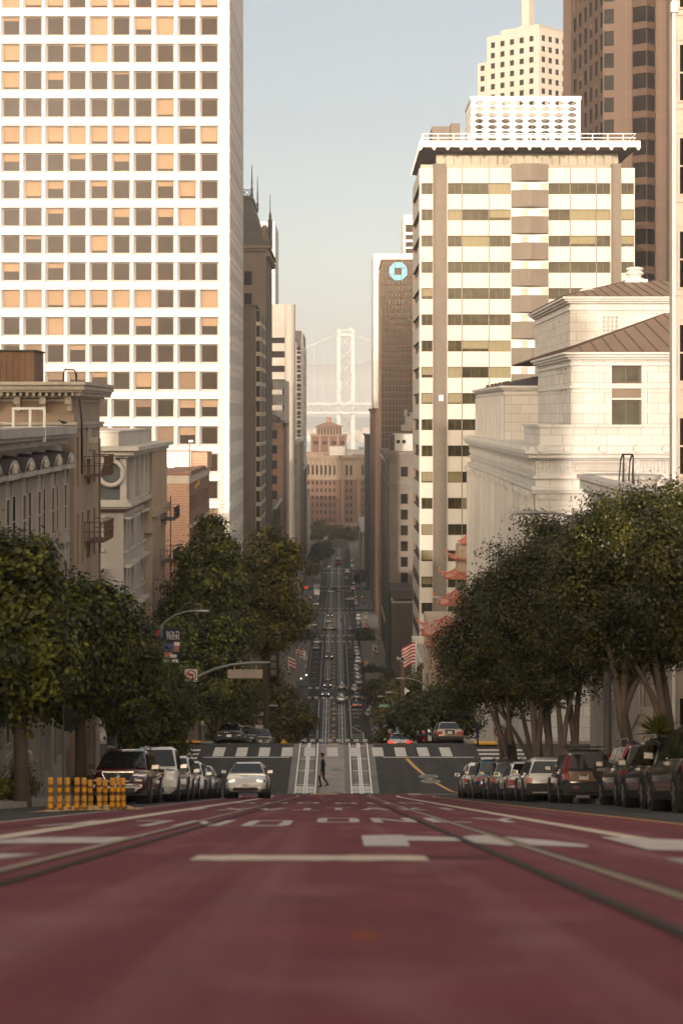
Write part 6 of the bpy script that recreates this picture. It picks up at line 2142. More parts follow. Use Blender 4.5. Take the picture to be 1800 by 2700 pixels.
# ---------------- suspension bridge ----------------
YB = 2200.0
Xb = lambda u: PX(u, YB)
Zb = lambda v: PZ(v, YB)
T = thing('suspension_bridge', 'pale steel suspension bridge with a cross braced tower fading in the haze', 'bridge', (Xb(911), YB, -73.5))
xl, xr = Xb(893), Xb(930)
lw = 2.0
def leg(x, yy):
 mb = MB()
 mb.hexa([(x - lw * 1.25, yy - 4, -74), (x + lw * 1.25, yy - 4, -74), (x + lw * 1.25, yy + 4, -74), (x - lw * 1.25, yy + 4, -74)], [(x - lw, yy - 3, Zb(874)), (x + lw, yy - 3, Zb(874)), (x + lw, yy + 3, Zb(874)), (x - lw, yy + 3, Zb(874))])
 mb.box(x - lw * .8, x + lw * .8, yy - 2.5, yy + 2.5, Zb(874), Zb(868))
 mb.build('tower_leg', 'steel_pale', T)
leg(xl, YB); leg(xr, YB)
mb = MB()
def brace(ua, va, ub, vb, r_=1.0): mb.tube([(Xb(ua), YB, Zb(va)), (Xb(ub), YB, Zb(vb))], r_, 4)
lev = [884, 921, 955, 993, 1040]
for a_, b_ in zip(lev[:-1], lev[1:]):
 brace(896, a_, 927, b_); brace(927, a_, 896, b_)
brace(896, 1090, 927, 1150, 1.2); brace(927, 1090, 896, 1150, 1.2); brace(896, 1150, 927, 1205, 1.2); brace(927, 1150, 896, 1205, 1.2)
mb.build('cross_bracing', 'steel_pale', T)
mb = MB()
mb.box(xl, xr, YB - 2, YB + 2, Zb(886), Zb(880)); mb.box(xl - 1, xr + 1, YB - 2.2, YB + 2.2, Zb(872), Zb(870))
for k in range(6): mb.box(Xb(898 + k * 5.5), Xb(900 + k * 5.5), YB - 1.8, YB + 1.8, Zb(880), Zb(872))
mb.box(xl + 14, xl + 15, YB - .5, YB + .5, Zb(870), Zb(864))
mb.build('tower_portal', 'steel_pale', T)
mb = MB()
zt_, zb_ = Zb(1064), Zb(1089)
for yy in (YB - 9, YB + 9):
 mb.box(-260, 300, yy - .6, yy + .6, zt_ - 1.6, zt_); mb.box(-260, 300, yy - .6, yy + .6, zb_, zb_ + 1.6)
 x = -260; k = 0
 while x < 300:
  mb.tube([(x, yy, zb_ + .8), (x + 4.6, yy, zt_ - .8)], .42, 4); mb.tube([(x + 4.6, yy, zt_ - .8), (x + 9.2, yy, zb_ + .8)], .42, 4)
  x += 9.2
mb.box(-260, 300, YB - 10, YB + 10, zt_ + .01, zt_ + .8); mb.box(-260, 300, YB - 9.5, YB + 9.5, zb_ - .8, zb_ - .01)
x = -60
while x < 60:
 mb.box(x, x + random.uniform(3, 8), YB - 7, YB - 4.5, zt_ + .81, zt_ + random.uniform(1.8, 3)); x += random.uniform(9, 25)
mb.build('deck_truss', 'steel_pale', T)
for yy in (-7, 7):
 mb = MB()
 pts = []
 for t in np.linspace(-1, 1, 41):
  x = Xb(911) + t * 330
  pts.append((x, YB + yy, Zb(1060) + (Zb(872) - Zb(1060)) * (1 - abs(t)) ** 1.7 + .3))
 mb.tube(pts, .38, 5)
 for t in np.linspace(-.98, .98, 60):
  x = Xb(911) + t * 330
  z_ = Zb(1060) + (Zb(872) - Zb(1060)) * (1 - abs(t)) ** 1.7
  mb.box(x - .06, x + .06, YB + yy - .06, YB + yy + .06, zt_, z_)
 mb.build('main_cable', 'steel_pale', T)
# pale waterfront towns and ships beyond, lost in haze
mb = MB()
r_ = np.random.default_rng(4)
for k in range(260):
 x = r_.uniform(-420, 420); y = r_.uniform(4700, 5150); w_ = r_.uniform(8, 30); h_ = r_.uniform(5, 26)
 mb.box(x, x + w_, y, y + w_, -74, -74 + h_ + (y - 4700) * .03, int(r_.integers(0, 3)))
mb.build('far_shore_town', ['white_stone', 'pale_stone', 'tan_stucco'], kind='stuff')

# ---------------- unseen blocks added behind and beside the camera to shade the street ----------------
def rear_block(label, x0, x1, y0, y1, zt, m):
 B = Bld('shade_block', label, (x0 + x1) / 2, y0, 'shade block', z=g(y1))
 mb = MB()
 B.lim = 0
 plain(mb, x0, x1, y0, y1, g(y1) - 3, zt); roof(mb, x0, x1, y0, y1, zt)
 for z_ in np.arange(g(y0) + 4, zt - 3, 4):
  for x in np.arange(x0 + 2, x1 - 2, 4.5): mb.box(x, x + 1.6, y1 + .001, y1 + .03, z_, z_ + 2.2, 1)
 mb.box(x0 - .5, x1 + .5, y0 - .5, y1 + .5, zt + .01, zt + 1.0)
 B.part(mb, 'wall', [m, 'glass_dark'])
rear_block('broad tan block added unseen uphill on the left to cast shade', -125, -28, -125, -90, 22.5, 'tan_stucco')
rear_block('tall grey block added unseen on the left to shade the club wall', -31, -14, -29, 37, 31, 'grey_stucco')
rear_block('brown block added unseen uphill on the right to cast shade', 16, 90, -75, -30, 26, 'brown_stone')
rear_block('grey block added unseen on the hill crest to cast shade', -21, 16, -240, -190, 24, 'grey_stucco')

# ---------------- trees ----------------
def leaf_mesh(name, blobs, n, size, m, seed, clump=.5, inner=.45):
 """thousands of small folded leaves in clumps spread through the crown's volume"""
 r = np.random.default_rng(seed)
 bl = np.array(blobs, float)
 vol = (bl[:, 3] * bl[:, 4] * bl[:, 5]) ** (.75)
 nc = max(30, int(n / 110))
 bl[:, 3:6] *= .90
 bi = r.choice(len(bl), nc, p=vol / vol.sum())
 d = r.normal(size=(nc, 3)); d /= np.linalg.norm(d, axis=1)[:, None]
 rad = 1 - inner * r.random(nc) ** 1.6
 rad *= 1 + .11 * r.normal(size=nc)
 tips = r.random(nc) < .14
 rad[tips] *= 1.16
 cc = bl[bi, :3] + d * bl[bi, 3:6] * rad[:, None]
 w = r.gamma(1.4, 1.0, nc); w /= w.sum()
 ci = r.choice(nc, n, p=w)
 off = r.normal(size=(n, 3)) * clump * np.array([1, 1, .75])
 pos = cc[ci] + off
 out = d[ci] * .7 + off / clump * .45 + r.normal(size=(n, 3)) * .45 + np.array([0, 0, .5])
 out /= np.linalg.norm(out, axis=1)[:, None]
 t = np.cross(out, r.normal(size=(n, 3))); t /= np.linalg.norm(t, axis=1)[:, None]
 b = np.cross(out, t)
 s = size * (.65 + .7 * r.random(n))[:, None]
 v = np.empty((n, 4, 3))
 v[:, 0] = pos - t * s * .5
 v[:, 1] = pos + b * s * .30 + out * s * .10
 v[:, 2] = pos + t * s * .5
 v[:, 3] = pos - b * s * .30 + out * s * .10
 me = bpy.data.meshes.new(name)
 me.vertices.add(n * 4); me.loops.add(n * 4); me.polygons.add(n)
 me.vertices.foreach_set('co', v.reshape(-1))
 me.loops.foreach_set('vertex_index', np.arange(n * 4, dtype=np.int32))
 me.polygons.foreach_set('loop_start', np.arange(0, n * 4, 4, dtype=np.int32))
 me.materials.append(MATS[m])
 me.update()
 return me

def bez(p0, p1, p2, n=7):
 return [tuple((1 - t) ** 2 * np.array(p0) + 2 * t * (1 - t) * np.array(p1) + t * t * np.array(p2)) for t in np.linspace(0, 1, n)]

def tree(name, label, X_, Y_, blobs, n, size, m='ficus_leaf', bark='bark', r0=.22, stems=1, fork=1.6, seed=1, group=None, clump=.5, cat='tree', pix=True, inner=.45, zb=None, spread=.35):
 """blobs given as photograph pixels (u, v, half width, half height, depth offset) at the tree's distance"""
 zg_ = (g(Y_) + .1) if zb is None else zb
 root = thing(name, label, cat, (X_, Y_, zg_), group=group)
 W = []
 for bl in blobs:
  if pix:
   u, v, ru, rv = bl[:4]
   dy = bl[4] if len(bl) > 4 else 0
   y = Y_ + dy
   W.append((PX(u, y), y, PZ(v, y), ru * y / F, (ru + rv) * .5 * y / F * .85, rv * y / F))
  else: W.append(bl)
 rs = random.Random(seed)
 mb = MB()
 base = np.array((X_, Y_, zg_ - .1))
 forks = []
 for s_ in range(stems):
  a_ = 2 * math.pi * s_ / stems + seed
  sp = spread if stems > 1 else .06
  f_ = base + np.array((math.cos(a_) * sp * rs.uniform(.7, 1.5), math.sin(a_) * sp, fork * rs.uniform(.8, 1.25)))
  b_ = base + np.array((math.cos(a_) * r0 * .45, math.sin(a_) * r0 * .45, 0)) * (1 if stems > 1 else 0)
  rr = r0 * (.62 if stems > 1 else 1)
  mb.tube(bez(b_, (b_ + f_) / 2 + np.array((rs.uniform(-.08, .08), rs.uniform(-.08, .08), 0)), f_, 6), [rr * q for q in (1.35, 1.08, 1, .95, .9, .85)], 9)
  forks.append((f_, rr * .85))
 for k, w in enumerate(W):
  f_, rr = forks[k % len(forks)]
  tgt = np.array(w[:3])
  c_ = f_ + (tgt - f_) * np.array((.35, .35, .6)) + np.array((rs.uniform(-.2, .2), rs.uniform(-.2, .2), .1))
  path = bez(f_ - np.array((0, 0, .12)), c_, tgt, 8)
  mb.tube(path, [rr * q for q in (.95, .8, .68, .56, .45, .34, .22, .1)], 7)
  for q in range(4):
   st = np.array(path[rs.choice((3, 4, 5))])
   d_ = np.array((rs.uniform(-1, 1) * w[3], rs.uniform(-1, 1) * w[4], rs.uniform(.0, .9) * w[5])) * .85
   mb.tube(bez(st, st + d_ * np.array((.6, .6, .3)), st + d_, 5), [rr * z_ for z_ in (.36, .28, .2, .12, .04)], 5)
 mb.build('trunk', bark, root, smooth=60)
 o = bpy.data.objects.new('crown', leaf_mesh('crown', W, n, size, m, seed, clump, inner))
 COL.objects.link(o)
 hang(o, root)
 return root

GF = 'ficus trees along the right kerb'
tree('ficus_tree', 'ficus with several pale leaning stems just short of the crossing on the right', PX(1368, 88), 88,
  [(1255, 1690, 85, 110), (1330, 1610, 100, 110), (1215, 1780, 60, 85), (1360, 1730, 100, 100), (1290, 1800, 90, 70), (1430, 1690, 80, 120, 1), (1190, 1700, 35, 60), (1270, 1590, 60, 70), (1400, 1810, 90, 60)],
  64000, .135, 'ficus_leaf', 'bark_pale', .27, 5, 1.9, 3, GF, .34, spread=.9)
tree('ficus_tree', 'broad ficus with smooth branching limbs behind the bronze car with a spare wheel', PX(1461, 73.5), 73.5,
  [(1390, 1570, 100, 110), (1480, 1480, 110, 110), (1440, 1680, 130, 110), (1560, 1600, 110, 130, 1), (1330, 1500, 60, 70), (1350, 1640, 80, 90), (1540, 1740, 100, 80), (1415, 1420, 60, 55), (1450, 1790, 110, 60)],
  74000, .125, 'ficus_leaf', 'bark_pale', .30, 4, 2.0, 8, GF, .32, spread=1.0)
tree('ficus_tree', 'tall ficus with one thick limb leaning left over the parked black cars', PX(1692, 52), 52,
  [(1600, 1480, 130, 130), (1700, 1410, 130, 120), (1560, 1620, 120, 110), (1700, 1600, 150, 120), (1790, 1500, 120, 150), (1520, 1500, 80, 80), (1640, 1340, 80, 60), (1560, 1390, 70, 60), (1640, 1700, 120, 80), (1770, 1680, 80, 70)],
  92000, .10, 'ficus_leaf', 'bark_pale', .26, 4, 2.3, 21, GF, .27, spread=.95)
tree('ficus_tree', 'near ficus cut by the right edge with sunlit tips', PX(1905, 41), 41.5,
  [(1800, 1440, 130, 130), (1880, 1400, 150, 150), (1820, 1590, 120, 120), (1900, 1600, 150, 150), (1770, 1340, 60, 50)],
  60000, .095, 'ficus_leaf', 'bark', .3, 3, 2.4, 33, GF, .25)
GP = 'plane trees along the left kerb'
tree('plane_tree', 'dark plane tree at the left edge overhanging the pavement', PX(60, 47), 47,
  [(10, 1640, 130, 190), (60, 1500, 80, 90), (100, 1740, 110, 120), (-80, 1500, 120, 150), (-20, 1800, 130, 90), (60, 1850, 70, 60)],
  42000, .17, 'plane_leaf', 'bark', .19, 1, 3.2, 41, GP, .26)
tree('plane_tree', 'plane tree with a thick mottled trunk behind the yellow posts', PX(212, 60), 60,
  [(200, 1640, 110, 110), (140, 1590, 70, 90), (250, 1720, 100, 110), (150, 1760, 110, 90), (190, 1850, 70, 50), (270, 1600, 60, 60)],
  38000, .19, 'plane_leaf', 'bark', .21, 1, 3.0, 52, GP, .27)
tree('plane_tree', 'full plane tree with lighter leaves above the dark red car', PX(288, 71), 71,
  [(300, 1700, 95, 130), (260, 1640, 75, 80), (350, 1770, 75, 100), (330, 1830, 110, 90), (240, 1770, 70, 90), (355, 1690, 40, 45)],
  38000, .21, 'plane_leaf', 'bark_pale', .19, 1, 2.8, 63, GP, .30)
tree('plane_tree', 'dense low plane tree at the near left corner by the traffic signal', PX(405, 88), 88,
  [(420, 1860, 80, 100), (370, 1910, 90, 80), (465, 1870, 45, 80), (340, 1830, 70, 100), (430, 1800, 45, 50), (400, 1980, 80, 40)],
  32000, .22, 'plane_leaf', 'bark', .18, 1, 2.4, 74, GP, .32)
GB = 'plane trees beyond the crossing on the left'
tree('plane_tree', 'leaning plane tree in dark shade behind the parked grey saloon', PX(528, 119), 119,
  [(490, 1740, 90, 100), (560, 1800, 100, 100), (450, 1690, 50, 60), (580, 1700, 70, 80), (500, 1840, 50, 40), (610, 1850, 60, 80, 28), (585, 1920, 60, 45, 32)],
  34000, .25, 'plane_leaf', 'bark', .2, 1, 2.6, 85, GB, .42)
tree('plane_tree', 'tall open plane tree with white tower glimpses through its crown', PX(575, 131), 131,
  [(562, 1400, 38, 45), (556, 1440, 50, 60), (530, 1510, 80, 85), (590, 1540, 55, 70), (490, 1590, 60, 60), (600, 1640, 80, 70), (530, 1660, 80, 70), (470, 1640, 50, 50), (600, 1460, 30, 40)],
  30000, .27, 'plane_leaf', 'bark', .22, 1, 5.5, 96, GB, .42, inner=.6)
tree('plane_tree', 'plane tree with golden tips reaching toward the far street', PX(700, 147), 147,
  [(690, 1440, 45, 45), (690, 1490, 55, 60), (750, 1480, 40, 50), (705, 1560, 85, 75), (660, 1520, 50, 60), (750, 1640, 45, 60), (700, 1680, 70, 60), (780, 1620, 35, 45), (640, 1600, 50, 60)],
  30000, .29, 'autumn_leaf', 'bark', .22, 1, 6, 107, GB, .42, inner=.6)
tree('plane_tree', 'rounded tree with autumn brown leaves over the hill edge', PX(700, 168), 168,
  [(700, 1850, 70, 80), (760, 1870, 60, 70), (660, 1830, 50, 60), (640, 1900, 50, 60), (800, 1900, 30, 50), (730, 1930, 80, 40), (700, 1780, 40, 40)],
  26000, .30, 'autumn_leaf', 'bark', .22, 1, 3, 118, GB, .45)
# beyond the crossing on the right
GR = 'street trees down the hill on the right'
for k, (lab, u, Y_, bl, n, m_) in enumerate((
 ('bushy ficus with pale glints behind the parked gold saloon', 1150, 127, [(1120, 1880, 50, 40), (1170, 1850, 60, 40), (1210, 1900, 50, 40), (1150, 1920, 60, 30), (1100, 1920, 40, 35)], 15000, 'street_leaf'),
 ('dim ficus below the pair of lamp post banners', 1060, 175, [(1050, 1920, 40, 45), (1090, 1880, 45, 45), (1020, 1950, 35, 35)], 9000, 'street_leaf'),
 ('tawny street tree behind the grey pole with a box', 1110, 236, [(1090, 1800, 45, 35), (1130, 1780, 40, 30), (1060, 1830, 30, 30), (1150, 1830, 35, 40)], 9000, 'autumn_leaf'),
 ('brownish street tree right of the green street sign', 1010, 286, [(1040, 1850, 40, 40), (1010, 1890, 35, 30), (1060, 1890, 30, 40)], 9000, 'autumn_leaf'),
 ('dark street tree above the green street sign', 1000, 335, [(1000, 1820, 35, 32), (975, 1830, 20, 26), (1020, 1800, 25, 26), (990, 1855, 30, 20)], 8000, 'street_leaf'),
 ('round dark tree beside the dark blank block', 985, 425, [(985, 1776, 32, 20), (960, 1785, 16, 18), (1010, 1782, 18, 18)], 6000, 'street_leaf'),
 ('small dark tree by the right kerb near the hanging flags', 964, 500, [(964, 1685, 15, 24), (975, 1700, 12, 18)], 3500, 'street_leaf'),
 ('tiny dark tree by the far right kerb', 949, 690, [(949, 1522, 11, 9)], 1800, 'street_leaf'),
 )):
 tree('street_tree', lab, PX(u, Y_), Y_, bl, n, .12 + Y_ * .0011, m_, 'bark', .15, 1, 2.2, 130 + k, GR, .28 + Y_ * .0008)
GL = 'street trees down the hill on the left'
for k, (lab, u, Y_, bl, n, m_) in enumerate((
 ('dark round tree by the left kerb above the white flags', 806, 505, [(806, 1675, 19, 16), (798, 1690, 14, 12), (818, 1685, 10, 12)], 4000, 'street_leaf'),
 ('large dark tree filling the left pavement near the far end', 842, 850, [(842, 1455, 28, 22), (825, 1470, 20, 20), (862, 1448, 15, 16), (850, 1435, 20, 10)], 9000, 'street_leaf'),
 ('small tawny tree before the large dark one', 826, 760, [(826, 1500, 13, 12), (820, 1508, 9, 7)], 2500, 'autumn_leaf'),
 ('tall green tree in front of the brick wings', 838, 985, [(838, 1395, 20, 20), (855, 1388, 13, 16), (825, 1405, 12, 14)], 6000, 'autumn_leaf'),
 ('dim tree before the arches, centre', 890, 1000, [(890, 1402, 16, 14), (905, 1410, 10, 9)], 3500, 'street_leaf'),
 ('dim tree before the right hand arches', 945, 1000, [(945, 1405, 13, 13), (930, 1412, 10, 9)], 3500, 'street_leaf'),
 )):
 tree('street_tree', lab, PX(u, Y_), Y_, bl, n, .12 + Y_ * .0009, m_, 'bark', .18, 1, 2.2, 160 + k, GL, .28 + Y_ * .0008)
# low planting
def bush(name, label, x, y, bl, n, size, m, seed, cat='shrub', z=None):
 root = thing(name, label, cat, (x, y, (g(y) + .1) if z is None else z))
 mb = MB()
 rs = random.Random(seed)
 for k in range(6):
  mb.tube([(x, y, root.location.z - .05), (x + rs.uniform(-.3, .3), y + rs.uniform(-.3, .3), root.location.z + .7)], [.03, .008], 5)
 mb.build('stem', 'bark', root)
 W = [(a, b, c, d, d, e) for a, b, c, d, e in bl]
 o = bpy.data.objects.new('foliage', leaf_mesh('foliage', W, n, size, m, seed, .14, .6))
 COL.objects.link(o); hang(o, root)
xb, yb = PX(62, 50), 50
bush('shrub', 'pale grey green shrub on the pavement behind the yellow posts', xb, yb, [(xb, yb, g(yb) + .7, .45, .5), (xb - .5, yb, g(yb) + .5, .4, .4)], 2600, .10, 'plane_leaf', 5)
xb, yb = PX(260, 76), 76
bush('shrub', 'low dark shrub on the pavement behind the red car', xb - .5, yb, [(xb - .5, yb, g(yb) + .6, .6, .5)], 2000, .12, 'street_leaf', 6)
# spiky plant by the stair
xs_, ys_ = PX(1735, 47), 47.0
root = thing('yucca_plant', 'spiky green yucca beside the stair behind the black cars', 'plant', (xs_, ys_, g(ys_) + .15))
mb = MB()
mb.tube([(xs_, ys_, g(ys_) + .1), (xs_, ys_, g(ys_) + 1.9)], [.09, .07], 7, 1)
rs = random.Random(3)
for k in range(110):
 a_ = rs.uniform(0, 6.28); el = rs.uniform(-.2, 1.4)
 d = Vector((math.cos(a_) * math.cos(el), math.sin(a_) * math.cos(el), math.sin(el)))
 s_ = Vector((-math.sin(a_), math.cos(a_), 0)) * .025
 o_ = Vector((xs_, ys_, g(ys_) + 1.9))
 L = rs.uniform(.45, .75)
 e = o_ + d * L + Vector((0, 0, -.06))
 mb.face([tuple(o_ - s_), tuple(o_ + s_), tuple(o_ + d * L * .6 + s_ * .8), tuple(e), tuple(o_ + d * L * .6 - s_ * .8)])
mb.build('leaves', ['plane_leaf', 'bark'], root)

# ---------------- cars ----------------
def car_meshes(kind, L, W, H, belt=None, zb=.26, simple=False):
 """returns builders for body, glass pieces and lamps in a local frame: +Y is the front, z = 0 the ground"""
 belt = belt or {'suv': .56 * H + .06, 'sedan': .60 * H, 'pickup': .58 * H}[kind]
 hL, hw = L / 2, W / 2
 CB, RF = {'suv': (.865, .68), 'sedan': (.85, .64), 'pickup': (.88, .72)}[kind]
 hood = belt - (.02 if kind != 'sedan' else .05)
 if kind == 'suv':
  st = [(-hL, belt - .16, .78), (-hL + .07, belt - .04, .90), (-hL + .25, belt, .965), (-hL + .7, belt + .02, 1.0), (-.2, belt, 1.0), (hL - 1.25, belt - .02, 1.0), (hL - .85, hood - .06, .985), (hL - .38, hood - .16, .94), (hL - .14, hood - .25, .87), (hL, hood - .42, .74)]
  gh = [(-hL + .06, belt - .02, .0, .0), (-hL + .38, belt, H - .12, .66), (-hL + .85, belt, H - .01, .68), (-.1, belt, H, .68), (.45, belt, H - .06, .66), (hL - 1.0, belt - .02, .0, .0)]
 elif kind == 'sedan':
  st = [(-hL, belt - .20, .78), (-hL + .09, belt - .02, .90), (-hL + .3, belt + .04, .955), (-hL + .8, belt + .05, .985), (-.2, belt, 1.0), (hL - 1.3, belt - .02, 1.0), (hL - .9, hood - .02, .98), (hL - .4, hood - .12, .94), (hL - .14, hood - .20, .86), (hL, hood - .36, .73)]
  gh = [(-hL + .50, belt + .03, .0, .0), (-hL + 1.25, belt + .02, H - .08, .62), (-.25, belt, H, .64), (.2, belt, H - .04, .62), (hL - 1.1, belt - .01, .0, .0)]
 else:
  st = [(-hL, belt, .96), (-hL + .1, belt + .01, 1.0), (-.6, belt + .02, 1.0), (.3, belt, 1.0), (hL - 1.3, belt, 1.0), (hL - 1.0, belt - .01, 1.0), (hL - .3, belt - .09, .985), (hL - .1, belt - .14, .95), (hL, belt - .28, .90)]
  gh = [(-.65, belt, .0, .0), (-.55, belt, H - .06, .72), (.1, belt, H, .72), (.7, belt, H - .07, .70), (hL - 1.45, belt, .0, .0)]
 body = MB()
 rings = []
 for k, (y, zt, wf) in enumerate(st):
  w = hw * wf
  lift = .10 if k in (0, len(st) - 1) else 0
  z0 = zb + lift
  rings.append([(-w * .80, y, z0), (-w * .96, y, z0 + .10), (-w, y, z0 + (zt - z0) * .5), (-w * .985, y, z0 + (zt - z0) * .78), (-w * .90, y, zt - .015), (-w * .55, y, zt + .015), (w * .55, y, zt + .015), (w * .90, y, zt - .015), (w * .985, y, z0 + (zt - z0) * .78), (w, y, z0 + (zt - z0) * .5), (w * .96, y, z0 + .10), (w * .80, y, z0)])
 body.loft(rings)
 if kind == 'pickup':
  body.box(-hw * .86, hw * .86, -hL + .12, -.75, belt - .02, belt + .022, 1)
 rg = []
 for (y, zl, zr, wf) in gh:
  w0 = hw * CB
  if zr <= 0: rg.append([(-w0, y, zl - .05), (-w0 * .98, y, zl + .005), (-w0 * .5, y, zl + .012), (w0 * .5, y, zl + .012), (w0 * .98, y, zl + .005), (w0, y, zl - .05)])
  else:
   w1 = hw * wf
   rg.append([(-w0, y, zl - .05), (-w1, y, zr - .10), (-w1 * .75, y, zr), (w1 * .75, y, zr), (w1, y, zr - .10), (w0, y, zl - .05)])
 body.loft(rg)
 glass = {'windshield': MB(), 'rear_window': MB(), 'side_window': MB(), 'side_window ': MB()}
 def pane(key, a, b, i0, i1, ins=.06, lift=.012):
  # quad between ring a and b at indices i0,i1, inset and lifted outwards
  q = [Vector(rg[a][i0]), Vector(rg[a][i1]), Vector(rg[b][i1]), Vector(rg[b][i0])]
  c = sum(q, Vector()) / 4
  n = (q[1] - q[0]).cross(q[3] - q[0]).normalized()
  if n.dot(c - Vector((0, 0, belt * .9))) < 0: n = -n
  q = [c + (p - c) * (1 - ins) + n * lift for p in q]
  return q
 n = len(rg)
 def slab(key, qs):
  for q in qs: glass[key].face(q)
 slab('windshield', [pane('w', n - 1, n - 2, 1, 4, .10, .014)] if False else [])
 # windscreen and rear screen made from the sloping end of the cabin
 def screen(key, a, b):
  w0, w1 = abs(rg[a][1][0]) * .93, abs(rg[b][2][0]) * 1.18
  ya, za = rg[a][2][1], rg[a][2][2]
  yb, zb_ = rg[b][2][1], rg[b][2][2]
  p, q = Vector((0, ya, za)), Vector((0, yb, zb_))
  d = q - p
  nrm = Vector((0, d.z, -d.y)) if (d.y < 0) == (d.z > 0) or True else None
  nrm = Vector((0, abs(d.z) * (1 if a > b else -1), abs(d.y))).normalized() * .02
  p0, p1 = p + d * .10 + nrm, p + d * .90 + nrm
  glass[key].face([(-w0, p0.y, p0.z), (w0, p0.y, p0.z), (w1, p1.y, p1.z), (-w1, p1.y, p1.z)])
 screen('windshield', n - 1, n - 2)
 screen('rear_window', 0, 1)
 for s_ in (-1, 1):
  # side glass as bays between pillars
  top = [(rg[k][1][1], rg[k][1][2], abs(rg[k][1][0])) for k in range(1, n - 1)]
  y0_, y1_ = rg[0][0][1] + (.28 if kind != 'pickup' else .12), rg[n - 1][0][1] - .18
  bays = 3 if kind == 'suv' else 2
  yr, yf = rg[1][1][1], rg[n - 2][1][1]
  cuts_t = np.linspace(yr + .10, yf - .02, bays + 1)
  cuts_b = np.linspace(y0_ + .05, y1_, bays + 1)
  cuts_b[1:-1] = cuts_t[1:-1] * .8 + cuts_b[1:-1] * .2
  for k in range(bays):
   zt_ = H - .17
   wt, wb_ = hw * RF + .035, hw * CB + .012
   A = (s_ * wb_, cuts_b[k] + .04, belt + .02); Bq = (s_ * wb_, cuts_b[k + 1] - .04, belt + .02)
   C = (s_ * wt, cuts_t[k + 1] - .04, zt_); D = (s_ * wt, cuts_t[k] + .04, zt_)
   glass['side_window' + ('' if s_ < 0 else ' ')].face([A, Bq, C, D] if s_ > 0 else [Bq, A, D, C])
 return body, glass, belt, gh

